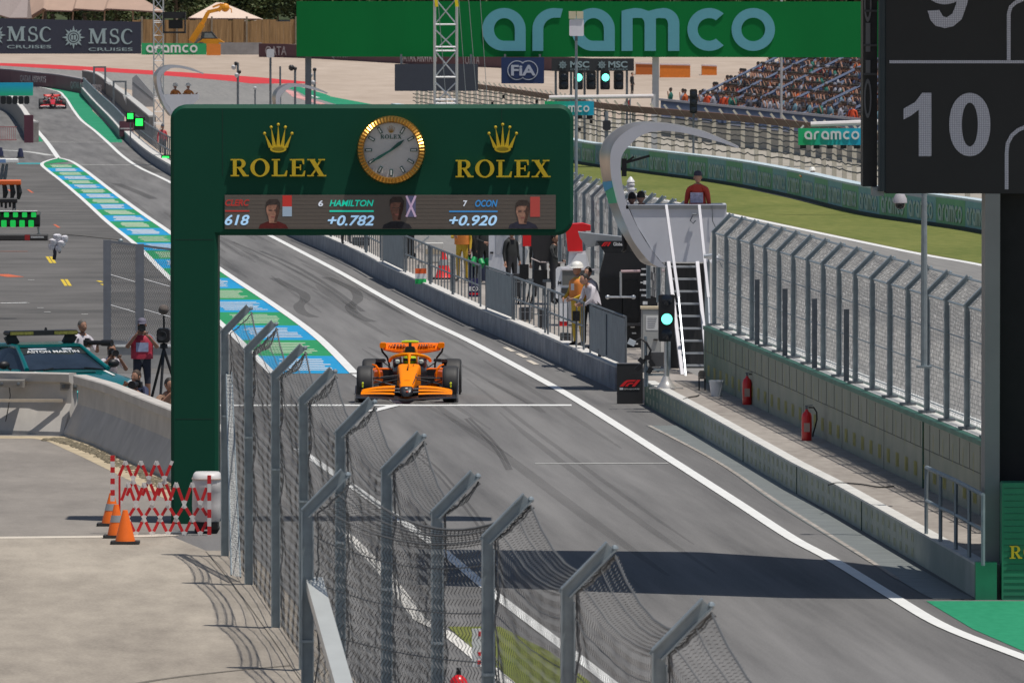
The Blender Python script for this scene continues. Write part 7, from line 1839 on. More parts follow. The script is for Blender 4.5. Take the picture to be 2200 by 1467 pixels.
# ================= bridge with the wide green banner =================
by = 425.0
o0 = Vector((W(1246, 0, by).x, by, 0)); bl2 = lambda px, py: ((W(px, py, by)-o0).x, (W(px, py, by)-o0).z)
t = thing('track_bridge', 'wide green bridge banner with big pale blue rounded lettering across the track', 'bridge', o0)
b = MB(); b.prism([bl2(637,3), bl2(1930,4), bl2(1930,124), bl2(637,122)], 0, 1.6, 'y'); b.build('banner', M('banner_green', (.0,.165,.036), .6, var=.07, scale=.35, bump=.5, stretch=(1,1,.3), spec=.2), t)
xa, za = bl2(1036, 110); xb_, zb_ = bl2(1665, 18)
wd_tot = (1.0+.74+1.0+1.36+.86+1.0) + .155*5
bl_m = M('banner_letter', (.11,.36,.44), .6, var=.03)
loops = []; x = 0; 
logo_word('aramco', bl_m, t, (xa, -.03, za), zb_-za, .155, (xb_-xa)/(zb_-za)/wd_tot, depth=.05)
b = MB(); 
for px in (661.5,): a, c = bl2(655, 0), bl2(668, 0); b.box(a[0], c[0], .4, .9, 0, bl2(0,122)[1])
b.build('column', M('column_grey', (.16,.18,.2), .6, .2, var=.1), t)
b = MB(); a, c = bl2(1402, 0), bl2(1416, 0); b.box(a[0], c[0], .4, .9, 0, bl2(0,123)[1]); b.build('column', M('column_white', (.55,.55,.56), .6, var=.05), t)
pl = PL(1123, 290, Y=by-1)
def board(name, label, x0, y0, x1, y1, Y, mat, hang=(), edge=None):
    o = Vector((W((x0+x1)/2, 0, Y).x, Y, T(Y))); t = thing(name, label, 'sign board', o); l = lambda px, py: ((W(px, py, Y)-o).x, (W(px, py, Y)-o).z)
    a, c = l(x0, y1), l(x1, y0); b = MB(); b.bevbox(a[0], c[0], 0, .18, a[1], c[1], .03); b.build('panel', mat, t)
    for px in hang: b = MB(); x_ = l(px, 0)[0]; b.box(x_-.05, x_+.05, .04, .14, c[1], l(0, 117)[1]); b.build('hanger', galv_dark, t)
    return t, l
board('blank_board', 'plain black rectangular board behind the lattice mast', 848, 138, 1027, 196, 424.5, M('blank_black', (.045,.052,.072), .6, var=.05), (862, 1012))
nv = M('navy_board', (.012,.03,.11), .55, var=.05)
t, l = board('sign_board', 'navy square board with a pale ringed emblem and capitals under the green bridge', 1077, 124, 1169, 180, 424.5, nv, (1085, 1160))
pw = M('pale_lilac', (.42,.45,.55), .6, var=0); cxy = l(1123, 151.5); k = 1/S(424.5)
for dx in (-12, 12):
    shape2d('emblem', [arc(cxy[0]+dx*k, cxy[1], 21*k, 0, 350, 36), arc(cxy[0]+dx*k, cxy[1], 19*k, 0, 350, 36)], .02, pw, t, (0,-.012-.004*(dx > 0),0))
b = MB(); b.lathe([(0,-.02),(17.5*k,-.02),(17.5*k,0)], 30, (cxy[0]-11*k, -.012, cxy[1]), 'y'); b.lathe([(0,-.02),(17.5*k,-.02),(17.5*k,0)], 30, (cxy[0]+11*k, -.0135, cxy[1]), 'y'); b.build('emblem_field', nv, t)
class LP:
    def __init__(s, l): s.l = l
    def __call__(s, x, y): return s.l(x, y)
txt(LP(l), 'FiA', 1098, 1151, 163, 140, pw, t, -.05, .03, nm='lettering')
mscn = M('msc_navy', (.028,.034,.06), .6, var=.06); mscl = M('msc_pale', (.30,.40,.43), .6, var=.05)
def star(l, cx_, cy_, r, mat, t, Yk, d=-.02):
    out = []
    for i in range(32):
        rr = r*(1.0 if i % 4 == 0 else (.74 if i % 2 == 0 else .58)); a = math.pi*2*i/32+math.pi/2; out.append(l(cx_+rr*math.cos(a), cy_-rr*math.sin(a)))
    hole = [l(cx_+r*.50*math.cos(2*math.pi*i/20), cy_-r*.50*math.sin(2*math.pi*i/20)) for i in range(20)]
    shape2d('emblem', [out, hole], .03, mat, t, (0,d,0))
    ring = [[l(cx_+r*q_*math.cos(2*math.pi*i/20), cy_-r*q_*math.sin(2*math.pi*i/20)) for i in range(20)] for q_ in (.42,.32)]
    shape2d('emblem', ring, .03, mat, t, (0,d,0))
    for dx in (-.12, .12): shape2d('emblem', [[l(cx_+r*(dx+a), cy_-r*c) for a, c in ((-.09,-.2),(.09,-.2),(.09,.2),(-.09,.2))]], .03, mat, t, (0,d,0))
# start lights
o = Vector((W(1272, 0, 452).x, 452, 0)); t = thing('start_lights', 'dark board with pale emblems above a row of five signal heads, two lit green', 'traffic lights', o); l = lambda px, py: ((W(px, py, 452)-o).x, (W(px, py, 452)-o).z)
b = MB(); a, c = l(1185, 153), l(1362, 126); b.box(a[0], c[0], 0, .25, a[1], c[1]); hb = b.build('header_board', M('header_black', (.03,.033,.038), .6, var=.05), t)
for px in (1209, 1293): star(l, px, 140, 10, mscl, hb, 452)
for x0 in (1225, 1307): txt(LP(l), 'MSC', x0, x0+41, 146, 132, mscl, hb, -.02, .03); txt(LP(l), 'CRUISES', x0, x0+41, 151, 148, mscl, hb, -.02, 0)
for i, px in enumerate((1211, 1242, 1270, 1300, 1329)):
    b = MB(); a, c = l(px-10.5, 193), l(px+10.5, 153); b.bevbox(a[0], c[0], .0, .35, a[1], c[1], .05); sh = b.build('signal_head', black, t)
    for j, py in enumerate((167, 183)):
        x_, z_ = l(px+1, py); b = MB(); b.lathe([(0,-.06),(.15,-.05),(.19,0)], 16, (x_, 0, z_), 'y'); b.build('lamp', lampg if (i in (1, 3) and j == 0) else lampoff, sh)
for px in (1194, 1227, 1256, 1284, 1347):
    b = MB(); x_ = l(px, 0)[0]; b.box(x_-.06, x_+.06, .1, .22, 0, l(0,152)[1]); b.build('pole', galv_dark, t)
# hanging green and blue signs on white pipes
def hsign(label, x0, y0, x1, y1, Y, word, pipe, cut=None):
    o = Vector((W((x0+x1)/2, 0, Y).x, Y, 0)); t = thing('hanging_sign', label, 'sign', o); l = lambda px, py: ((W(px, py, Y)-o).x, (W(px, py, Y)-o).z)
    a, c = l(x0, y1), l(x1, y0); b = MB(); b.box(a[0], c[0], 0, .2, a[1], c[1]); b.build('panel', ramp_mat('sign_ramp%d_h' % x0, (.01,.45,.16), (.01,.40,.60), lerp(a[0],c[0],.1), lerp(a[0],c[0],.95)), t)
    wx0, wx1, wyb, wyt = word; xa, za = l(wx0, wyb); xb_, zb_ = l(wx1, wyt); logo_word('aramco', wht, t, (xa, -.02, za), zb_-za, .2, (xb_-xa)/(zb_-za)/(5.96+1.0), depth=.03)
    b = MB(); p0, p1 = pipe; A, B = l(*p0), l(*p1); b.tube([(A[0],.1,A[1]),(B[0],.1,B[1])], .10, 8); b.build('pipe', M('pipe_white', (.72,.68,.68), .4, var=.05), t)
    b = MB(); k = 1/S(Y)
    for i in range(5):
        x_ = lerp(a[0], c[0], .08+.21*i); b.box(x_-7*k, x_+6*k, .02, .25, a[1]-8*k, a[1]-.005)
    b.build('lamps', black, t)
    for xx in (x0+6, x1-8): A, B = l(xx, y0), l(xx+6, y0-6); b = MB(); b.bar((A[0],.05,A[1]), (B[0],.05,B[1]), .06, .06); b.build('bracket', white_paint, t)
    A = l(*pipe[1]); b = MB(); b.box(A[0]-.1, A[0]+.1, .05, .25, 0, A[1]+.08); b.build('pillar', M('column_white', (.55,.55,.56)), t)
hsign('blue-green overhead sign with white lettering just above the gantry corner', 1170, 218, 1276, 248, 424, (1178,1266,241,227), ((1180,210),(1404,207)))
hsign('blue-green overhead sign with white lettering left of the scoreboard', 1715, 276, 1853, 312, 330, (1728,1846,300,282), ((1742,268),(1990,259)))
# ================= right-hand straight: barrier, catch fence, grandstand =================
BB = [(840,258),(1000,290),(1120,318),(1240,351),(1400,374),(1560,396),(1700,424),(1850,461),(2000,484),(2113,502),(2400,560)]
pts = run(BB, 6); q0 = pts[0].copy(); q = [p-q0 for p in pts]
t = thing('track_barrier', 'long low barrier of alternating faded blue and green lettered panels beyond the grass', 'barrier', q0)
Lq = sum((c-a).length for a, c in zip(q, q[1:]))
pbl, pgr = M('panel_blue', (.20,.40,.46), .7, var=.1, scale=1.2), M('panel_green_faded', (.16,.40,.24), .7, var=.12, scale=1.2)
ptx = M('panel_letter', (.42,.52,.54), .7, var=.1)
k = 0; d_ = 0; word_me = None
while d_ < Lq-6:
    a, dd = along(q, d_); c, _ = along(q, d_+5.95); pan = MB()
    sw = Vector((dd.y, -dd.x, 0)); sw = sw if sw.x > 0 else -sw
    pan.add([a, c, c+sw*.3, a+sw*.3, a+Vector((0,0,1.02)), c+Vector((0,0,1.02)), c+sw*.3+Vector((0,0,1.02)), a+sw*.3+Vector((0,0,1.02))], [(0,1,5,4),(1,2,6,5),(2,3,7,6),(3,0,4,7),(4,5,6,7)])
    po = pan.build('panel', pbl if k % 2 == 0 else pgr, t)
    d2 = (a-c).normalized() if (a-c).y < 0 else (c-a).normalized()
    far_end = a if a.y > c.y else c
    d2 = ((c-a) if a.y > c.y else (a-c)).normalized()
    nrm = Vector((0,0,1)).cross(d2)*-1; nrm = nrm if nrm.x < 0 else -nrm
    base = far_end + d2*.5 + nrm*.02 + Vector((0,0,.22))
    mtx = Matrix(((d2.x, 0, nrm.x, base.x), (d2.y, 0, nrm.y, base.y), (0, 1, 0, base.z), (0,0,0,1)))
    if word_me is None:
        wo = logo_word('aramco', ptx, po, (0,0,0), .58, .16, 4.9/.58/6.75, mtx=Matrix.Identity(4), depth=.02); word_me = wo.data
    else: wo = bpy.data.objects.new('lettering', word_me); COL.objects.link(wo); wo.parent = po
    wo.matrix_local = mtx
    d_ += 6; k += 1
b = MB(); sweep(b, q, [(.0,1.02),(-.0,1.10),(.5,1.10),(.5,1.02)] if side(q, 3).x > 0 else [(.0,1.02),(.0,1.10),(-.5,1.10),(-.5,1.02)]); b.build('coping', M('coping_pale_blue', (.50,.60,.66), .7, var=.1), t)
b = MB(); sweep(b, q, [(.05,.0),(.05,.12),(-.02,.12),(-.02,0)]); b.build('kick_strip', M('kick_dark', (.03,.05,.05), .8, var=.2), t)
# catch fence
sg_ = 1 if side(q, 3).x > 0 else -1
fp = [p + side(pts, i)*sg_*1.6 for i, p in enumerate(pts)]; f0 = fp[0].copy(); fq = [p-f0 for p in fp]
t = thing('catch_fence', 'tall pale-posted catch fence with dark cables and a brown strip below the grandstand', 'fence', f0)
palep = M('post_pale', (.66,.60,.50), .8, var=.1); cabm = M('cable_dark', (.05,.05,.045), .6, var=0); PMs = None
n = int((Lq-8)/4.2); b0 = MB(); b0.box(-.09,.09,-.11,.11,0,2.62); b0.bar((0,0,2.60), (-.42,0,3.12), .09, .09)
for k in range(n):
    p, d = along(fq, 2+4.2*k)
    if PMs is None: o = b0.build('post', palep, t); PMs = o.data
    else: o = bpy.data.objects.new('post', PMs); COL.objects.link(o); o.parent = t
    o.location = p
b = MB(); rc = random.Random(2)
for z in (1.25,1.5,1.75,2.0,2.25,2.5): 
    b.tube([p+Vector((-.13,0,z+rc.uniform(-.05,.05))) for p in catmull(fq, 4)], .030, 4, cap=False)
b.build('cable', cabm, t)
rows = [[p+Vector((-.06,0,2.60)), p+Vector((-.30,0,2.92)), p+Vector((-.26,0,2.94)), p+Vector((-.02,0,2.62))] for p in fq]
b = MB(); b.loft(rows); b.build('brown_strip', M('strip_brown', (.16,.085,.068), .8, var=.2, scale=2), t)
for k in range(14):
    p, d = along(fq, 60+9*k); b = MB(); b.box(p.x-.25, p.x-.10, p.y-.15, p.y+.15, 1.3+.5*(k % 3), 1.48+.5*(k % 3)); b.build('junction_box', black, t)
sheet('service_road', [p+Vector((.3,0,0)) for p in pts] + [p+side(pts, i)*sg_*16 for i, p in reversed(list(enumerate(pts)))], .008, M('service_tan', (.36,.33,.28), .9, var=.15, scale=.5))
cr_ = {k_: v_ for k_, v_ in crouch.items()}; cr_.update(elL=(.34,-.10,.85), wrL=(.52,-.15,.98), haL=(.58,-.15,1.02), elR=(-.34,-.10,.85), wrR=(-.50,-.15,.95), haR=(-.56,-.15,.97))
t, J = person('marshal in orange and a white helmet crouching behind the far blue and green barrier', Vector((W(1748, 0, 356).x, 356, 0)), R(-20), vest_o, navyt, skin, fingers=False, pose=cr_); head_cover(t, J, 'hardhat', M('hat_white', (.85,.83,.78)))
# grandstand: rows parallel to the track, rising to the right
def SX(Y): return 3.19 - .093*(Y-437) + 14
GS0, GS1 = 424, 528
ang = math.atan(.093)
gst = thing('grandstand', 'long grandstand with slanting blue-grey handrails packed with spectators', 'grandstand', (SX(GS0), GS0, 0), ang)
Lg = (GS1-GS0)/math.cos(ang); NR = 12
steel_b = M('stand_steel', (.13,.17,.27), .6, .1, var=.1); stconc = M('stand_concrete', (.055,.055,.065), .9, var=.15)
b = MB(); prof = [(0,0),(0,1.05)]
for r in range(NR): prof += [(1.0+.82*r, 1.05+.40*r), (1.0+.82*r, 1.45+.40*r)]
prof += [(1.0+.82*NR, 1.45+.40*(NR-1)), (1.0+.82*NR, 0)]
b.prism([(x, z) for x, z in prof], 0, Lg, 'y'); b.build('terrace', stconc, gst)
b = MB(); b.box(-.06, -.002, 0, Lg, .0, 1.03); b.build('front_wall', M('stand_tan', (.5,.45,.38), .9, var=.1), gst)
NB = int(Lg/.55)
b = MB()
for k in range(NB): b.tube([(-.03,k*.55,1.05),(-.03,k*.55,2.08)], .04, 3, cap=False)
b.build('front_grille', steel_b, gst)
b = MB(); b.box(-.08,.02,0,Lg,2.05,2.17); b.box(-.07,.01,0,Lg,1.08,1.14); b.build('front_rail', M('rail_lilac', (.40,.40,.47), .5, .2, var=.05), gst)
for k in range(8):
    y_ = 3+Lg*k/7.6
    for dy in (0, .9):
        b = MB(); 
        for z in (.6, .95): b.tube([(1.0,y_+dy,1.05+z),(1.0+.82*NR,y_+dy,1.05+.4*NR+z)], .05, 5)
        for j in range(6): b.tube([(1.2+1.64*j,y_+dy,1.05+.8*j),(1.2+1.64*j,y_+dy,2.05+.8*j)], .035, 4)
        b.build('stair_rail', steel_b, gst)
for k in range(9):
    p = Vector((-.5, 4+Lg*k/8.5, 0)); 
for px, yt in ((1635,125),(1848,125)):
    x = 0
b = MB(); 
for y_ in (3.0, Lg*.42): b.tube([(-.25,y_,1.0),(-.25,y_,9.5)], .07, 6)
b.build('mast', M('mast_white', (.55,.52,.52), .5, var=.05), gst)
# spectators
def low_person(seed, seated=True):
    r = random.Random(seed); b = MB(); n = 8
    def ring(w_, d_, z, y=0): return [(w_*math.cos(2*math.pi*j/n), y+d_*math.sin(2*math.pi*j/n), z) for j in range(n)]
    zs = .42 if seated else .88; lean = r.uniform(-.08,.08)
    b.mi = 0; b.loft([ring(.17,.12,zs), ring(.19,.13,zs+.25,lean*.5), ring(.22,.13,zs+.45,lean), ring(.10,.08,zs+.56,lean), ring(.055,.055,zs+.62,lean)])
    for s in (-1, 1):
        up = r.random() < .25
        el_ = (s*.27, lean-.05, zs+.25); hd_ = (s*.16, lean-.25, zs+.12) if not up else (s*.12, lean-.16, zs+.66)
        b.mi = 0; b.tube([(s*.19,lean,zs+.47), el_], [.065,.05], 6); b.mi = 1; b.tube([el_, hd_], [.045,.035], 6)
        b.mi = 3
        if seated: b.tube([(s*.09,-.02,zs),(s*.11,-.42,zs+.03),(s*.11,-.46,.02)], [.09,.07,.05], 6)
        else: b.tube([(s*.09,0,zs+.02),(s*.10,-.02,.45),(s*.10,.02,.0)], [.10,.07,.05], 6)
    b.mi = 1; b.ball((0,lean-.02,zs+.74), .082, .10, .125, 8, 6)
    b.mi = 2; b.loft([[(.09*k*math.cos(2*math.pi*j/n), lean-.01+.108*k*math.sin(2*math.pi*j/n), z) for j in range(n)] for k, z in ((1,zs+.77),(.95,zs+.83),(.5,zs+.88),(.05,zs+.89))])
    if r.random() < .5: b.add([(-.07,lean-.08,zs+.79),(.07,lean-.08,zs+.79),(.05,lean-.19,zs+.77),(-.05,lean-.19,zs+.77)], [(0,1,2,3)])
    return b
cols = {'a red top': (.22,.02,.02), 'an orange top': (.45,.09,.02), 'a white top': (.28,.28,.33), 'a dark top': (.012,.012,.02), 'a blue top': (.025,.04,.11), 'a grey top': (.08,.08,.10), 'a pale blue top': (.12,.22,.28), 'a green top': (.02,.14,.11)}  # clothes darkened: the stand's shade is put into their colours
caps = [(.015,.012,.01),(.34,.34,.36),(.03,.022,.018),(.02,.025,.06),(.05,.03,.02)]
rs = random.Random(11); meshes = []; sk_l = [skin, skin2]
ci = 0
wts = ['a red top']*2 + ['an orange top']*1 + ['a white top']*4 + ['a dark top']*9 + ['a blue top']*5 + ['a grey top']*4 + ['a pale blue top']*2 + ['a green top']
protos = {}
def spectator(x, y, z, rz, seated=True):
    c = rs.choice(wts); v = rs.randrange(3); key = (c, v, seated)
    if key not in protos:
        mats = [M('cloth '+c, cols[c], .8, var=.15, scale=6), sk_l[v % 2], M('cap%d' % v, caps[(v*2+len(c)) % 5], .8, var=0), M('jeans%d' % v, ((.04,.05,.09),(.10,.09,.08),(.02,.02,.025))[v], .8, var=.1)]
        o = low_person(hash(c) % 1000 + v*7 + seated if False else (len(c)*31+v*7+int(seated)), seated).build('person', mats, None, True); protos[key] = o.data
    else: o = bpy.data.objects.new('person', protos[key]); COL.objects.link(o)
    o.location = Vector((SX(GS0), GS0, 0)) + Matrix.Rotation(ang, 3, 'Z') @ Vector((x, y, z)); o.rotation_euler = (0, 0, rz)
    tag(o, 'spectator in %s %s in the far grandstand' % (c, 'sitting' if seated else 'standing at the front'), 'person', 'spectators in the grandstand in ' + c + (' sitting' if seated else ' standing'))
ns = 0
for r in range(8):
    y = rs.uniform(.2,1.5)
    while y < Lg-1:
        if not any(abs(y-(3.45+Lg*k/7.6)) < .7 for k in range(8)) and rs.random() < .80 and ns < 272:
            spectator(1.45+.82*r, y, 1.05+.40*r, R(-90)+ang+rs.uniform(-.4,.4)); ns += 1
        y += rs.uniform(1.3,2.6) if r > 2 else rs.uniform(1.5,3.0)
for k in range(30): spectator(.35+.3*rs.random(), 8+ (Lg-9)*(k+rs.random())/30, 1.05, R(-90)+rs.uniform(-.6,.6), False)
# everyone else in the stand, beyond the 300 nearest
cm = MB(); rs3 = random.Random(21); cmats = []
pal = [cols[k] for k in cols]; sidx = {}
base_p = [low_person(500+i, True) for i in range(4)]
mats_c = [M('crowd cloth %d' % i, c, .8, var=.1) for i, c in enumerate(pal)] + [skin, skin2, M('crowd_hair', (.02,.016,.014), .8, var=.2), M('crowd_cap', (.22,.22,.26), .8, var=.1), M('crowd_jeans', (.03,.035,.06), .8, var=.1)]
npal = len(pal)
for r in range(11):
    y = 8+rs3.uniform(0,.8)
    while y < Lg-.6:
        if rs3.random() < .62:
            bp = base_p[rs3.randrange(4)]; m4 = Matrix.Translation((1.45+.82*r, y, 1.05+.40*r)) @ Matrix.Rotation(R(-90)+rs3.uniform(-.5,.5), 4, 'Z'); o_ = len(cm.v)
            cm.v += [tuple(m4 @ Vector(v)) for v in bp.v]; ci = rs3.randrange(npal) if rs3.random() < .55 else 3
            lut = (ci, npal+rs3.randrange(2), npal+2+(rs3.random() < .25), npal+4)
            for f_, mi_ in zip(bp.f, bp.m): cm.f.append([q_+o_ for q_ in f_]); cm.m.append(lut[mi_])
        y += rs3.uniform(.7,1.5)
co = cm.build('crowd', mats_c, None, True); co.location = (SX(GS0), GS0, 0); co.rotation_euler = (0,0,ang); tag(co, 'dense seated crowd filling the rows of the far grandstand', 'crowd', None, 'stuff')
for px, lb in ((1519,'steward in an orange waistcoat, left one of a pair at the grandstand rail'),(1553,'steward in an orange waistcoat, middle one at the grandstand rail'),(1563,'steward in an orange waistcoat, right one at the grandstand rail'),(1830,'steward in orange nearest the scoreboard at the grandstand rail')):
    Yp = 440
    for _ in range(20): Yp = FPX*(SX(Yp)+.25)/(px-1100)*.3+Yp*.7
    t, J = person(lb, Vector((SX(Yp)+.3, Yp, 1.05)), R(160), M('steward_orange', (.80,.10,.03), .6, var=.1), navyt, skin, fingers=False, lvl=1); head_cover(t, J, 'hair', hair)
p = Vector((W(1335, 215, 470).x, 470, 0)); t = thing('flag', 'red, white and green flag hanging on the fence left of the grandstand', 'flag', p)
zt = W(0,214,470).z; zb_ = W(0,232,470).z; k = 1/S(470)
for i, (m, x0, x1) in enumerate(((M('flag_green_d', (.03,.22,.1), .8, var=.1), -8, 3),(M('flag_white', (.6,.55,.52), .8, var=.1), 3, 10),(M('flag_red', (.5,.05,.04), .8, var=.1), 10, 18))):
    b = MB(); b.prism([(x0*k, zb_+(3-i)*.06), (x1*k, zb_+(2-i)*.06), (x1*k, zt-(2-i)*.12), (x0*k, zt-(3-i)*.14)], 0, .02, 'y'); b.build('cloth', m, t)
b = MB(); b.tube([(19*k,0,0),(19*k,0,zt+.1)], .04, 6); b.build('pole', galv, t)
# signal head silhouetted before the rail
p = Vector((W(1490, 200, 400).x, 400, 0)); t = thing('traffic_light', 'dark unlit signal head on a pole in front of the grandstand rail', 'traffic light', p); l = lambda px, py: ((W(px, py, 400)-p).x, (W(px, py, 400)-p).z)
b = MB(); a, c = l(1482, 244), l(1498, 192); b.bevbox(a[0], c[0], 0, .2, a[1], c[1], .05); b.build('housing', black, t)
for py in (203, 220, 236): x_, z_ = l(1490, py); b = MB(); b.lathe([(0,-.05),(.12,-.04),(.14,0)], 14, (x_, 0, z_), 'y'); b.build('lamp', lampoff, t)
b = MB(); b.tube([(0,.1,0),(0,.1,a[1])], .05, 8); b.build('pole', galv_dark, t)
# pole right of the gantry with a small camera
p = Vector((W(1303, 300, 340).x, 340, 0)); t = thing('camera_pole', 'grey pole with a dark cube camera rising behind the hooked canopy', 'pole', p); zt = W(0,240,340).z
b = MB(); b.tube([(0,0,0),(0,0,zt)], .07, 8); b.build('pole', M('pole_mid', (.25,.27,.29), .5, .3, var=0), t)
b = MB(); k = 1/S(340); b.bevbox(-8*k, 9*k, -.2, .1, zt-40*k, zt-19*k, .04); b.build('camera', M('cam_dark', (.03,.03,.035)), t)
# ================= far background =================
gy = 905.0
def face_board(label, P4, mat, cat='sign board', name='sponsor_board', dep=.5):
    Yb = G(P4[3][0], P4[3][1]).y; o = Vector((W(sum(p[0] for p in P4)/4, 0, Yb).x, Yb, T(Yb))); t = thing(name, label, cat, o); l = lambda px, py: ((W(px, py, Yb)-o).x, (W(px, py, Yb)-o).z)
    b = MB(); b.prism([l(*p) for p in P4], 0, dep, 'y'); b.build('panel', mat, t)
    b = MB(); b.box(l(P4[0][0]+8,0)[0], l(P4[1][0]-8,0)[0], dep, dep+.3, 0, .5); b.build('base', galv_dark, t)
    return t, l
t, l = face_board('large dark navy board with two star emblems and pale capitals at the far left', [(-60,38),(303,47.5),(303,121.5),(-60,116)], mscn)
for x0, yb, yt in ((15,88.5,57.5),(190,94,62)):
    H_ = yb-yt; sc = lambda gx, ww, loops: [[l(x0+gx+q_[0]*ww, yb+.016*gx-q_[1]*H_) for q_ in lp] for lp in loops]
    Mg = [[(0,0),(.30,0),(.30,.07),(.21,.09),(.21,.74),(.46,0),(.56,0),(.80,.76),(.80,.09),(.71,.07),(.71,0),(1.06,0),(1.06,.07),(.98,.09),(.98,.91),(1.06,.93),(1.06,1),(.80,1),(.55,.28),(.30,1),(.02,1),(.02,.93),(.11,.91),(.11,.09),(0,.07)]]
    Sg = [arc(.5,.735,.40,20,255,16,.285)+[(.62,.42)]+arc(.46,.26,.28,60,-150,14,.19)+[(.16,.36),(.08,.36),(.08,.0),(.15,.0),(.19,.05)]+arc(.47,.275,.47,-120,75,14,.30)+[(.40,.60)]+arc(.50,.755,.23,240,35,12,.175)+[(.74,.68),(.82,.68),(.82,.98),(.75,.98)]]
    Cg = [arc(.55,.5,.55,38,322,30,.52)+arc(.60,.5,.36,318,42,26,.44)]
    for gx, ww, g_ in ((0,37,Mg),(44,24,Sg),(70,25,Cg)): shape2d('lettering', sc(gx, ww, g_), .04, mscl, t, (0,-.03,0))
    txt(LP(l), 'CRUISES', x0, x0+95, yb+16, yb+9, mscl, t, -.03, .01)
star(l, 158, 81, 25, mscl, t, 900, -.03); star(l, -12, 76, 25, mscl, t, 900, -.03)
t, l = face_board('small green board with white rounded lettering beside the large navy board', [(304,93),(443,94),(443,119.5),(304,118)], M('board_bright_green', (.02,.36,.13), .6, var=.05))
xa, za = l(314, 113.5); xb_, zb_ = l(425, 97); logo_word('aramco', wht, t, (xa,-.03,za), zb_-za, .16, (xb_-xa)/(zb_-za)/6.8, depth=.04)
t, l = face_board('orange barrier block right of the small green board', [(444,94.5),(474,95),(474,120),(444,119.5)], M('block_orange', (.70,.22,.03), .6, var=.06), 'barrier', 'barrier_block')
t, l = face_board('rough grey concrete wall behind the orange digger', [(470,92),(562,92),(562,119),(470,118)], M('far_wall_grey', (.27,.26,.26), .9, var=.2, scale=1), 'wall', 'far_wall', .4)
t, q, pts = wall_thing('sponsor_wall', 'long dark maroon wall with pale capitals along the far side of the gravel', 'wall', [(556,123),(637,125),(740,130),(860,137),(1000,143),(1120,149),(1260,157)], 1.35, -.4, M('far_maroon', (.11,.05,.06), .7, var=.15))
for x, s_ in ((572,'QATAR AIRWAYS'),(720,'QATAR AIRWAYS'),(860,'QATAR AIRWAYS'),(1000,'QATAR AIRWAYS'),(1110,'QATAR')):
    p = G(x, 123+(x-556)*.048); Yw = p.y
    d = (pts[-1]-pts[0]).normalized(); 
    best = min(pts, key=lambda v: abs(1100+v.x/v.y*FPX-x)); base = best-pts[0]
    ww = 120/S(best.y) if s_ != 'QATAR' else 50/S(best.y)
    sxk = ww/ (8.6 if s_ != 'QATAR' else 3.3)
    ix = pts.index(best); dd = (pts[min(ix+2,len(pts)-1)]-pts[max(ix-2,0)]).normalized(); dd.z = 0; dd.normalize()
    nm_ = Vector((dd.y,-dd.x,0)); nm_ = nm_ if nm_.y < 0 else -nm_
    mtx = Matrix(((dd.x,0,nm_.x,base.x+nm_.x*.05),(dd.y,0,nm_.y,base.y+nm_.y*.05),(0,1,0,base.z+.22),(0,0,0,1)))
    text(s_, 1.25, pale_txt, t, (0,0,0), .01, 0, .9, .02, mtx=mtx)
for x0, y0, x1, y1, lb in ((1366,138,1412,164,'darker orange crash barrier block left of the white bridge column'),(1418,140,1483,170,'larger bright orange crash barrier block right of the white bridge column'),(1508,142,1540,165,'partly hidden orange crash barrier block by the grandstand end')):
    t, l = face_board(lb, [(x0,y0),(x1,y0+1.5),(x1,y1),(x0,y1-3)], M('crash_orange%d' % (x0 % 3), (.72,.20,.02) if x0 != 1366 else (.50,.13,.02), .6, var=.1), 'crash barrier', 'crash_barrier', 2.0)
    b = MB(); b.prism([l(x0,y0-3), l(x1,y0-2), l(x1,y0+1.3), l(x0,y0)], -.05, 2.0, 'y'); b.build('white_top', M('top_white_red', (.66,.55,.55), .6, var=.1), t)
t, J = person('lone dark-clothed marshal standing on the gravel beyond the start lights', G(1358, 206), R(60), black, darkt, skin, fingers=False, scale=1.1); head_cover(t, J, 'hair', hair)
# straw fence, tents
Yf = 960
o = Vector((W(470, 0, Yf).x, Yf, T(Yf))); t = thing('straw_fence', 'tall brown straw screen fence behind the boards and the digger', 'fence', o); l = lambda px, py: ((W(px, py, Yf)-o).x, (W(px, py, Yf)-o).z)
straw = M('straw_brown', (.30,.185,.085), .95, var=.35, scale=3, stretch=(3,1,.15))
b = MB(); x = 285; rs2 = random.Random(9)
while x < 650:
    w_ = rs2.uniform(10,16); a, c = l(x, 130), l(x+w_-.3, 44+rs2.uniform(-2,3)); b.box(a[0], c[0], rs2.uniform(0,.15), .3, 0, c[1]); x += w_
b.build('straw_panels', straw, t)
for px in (305, 380, 455, 530, 636): b = MB(); x_ = l(px, 0)[0]; b.box(x_-.10, x_+.10, -.15, 0, 0, l(0, 36)[1]); b.build('post', M('post_wood', (.24,.20,.15), .9, var=.2), t)
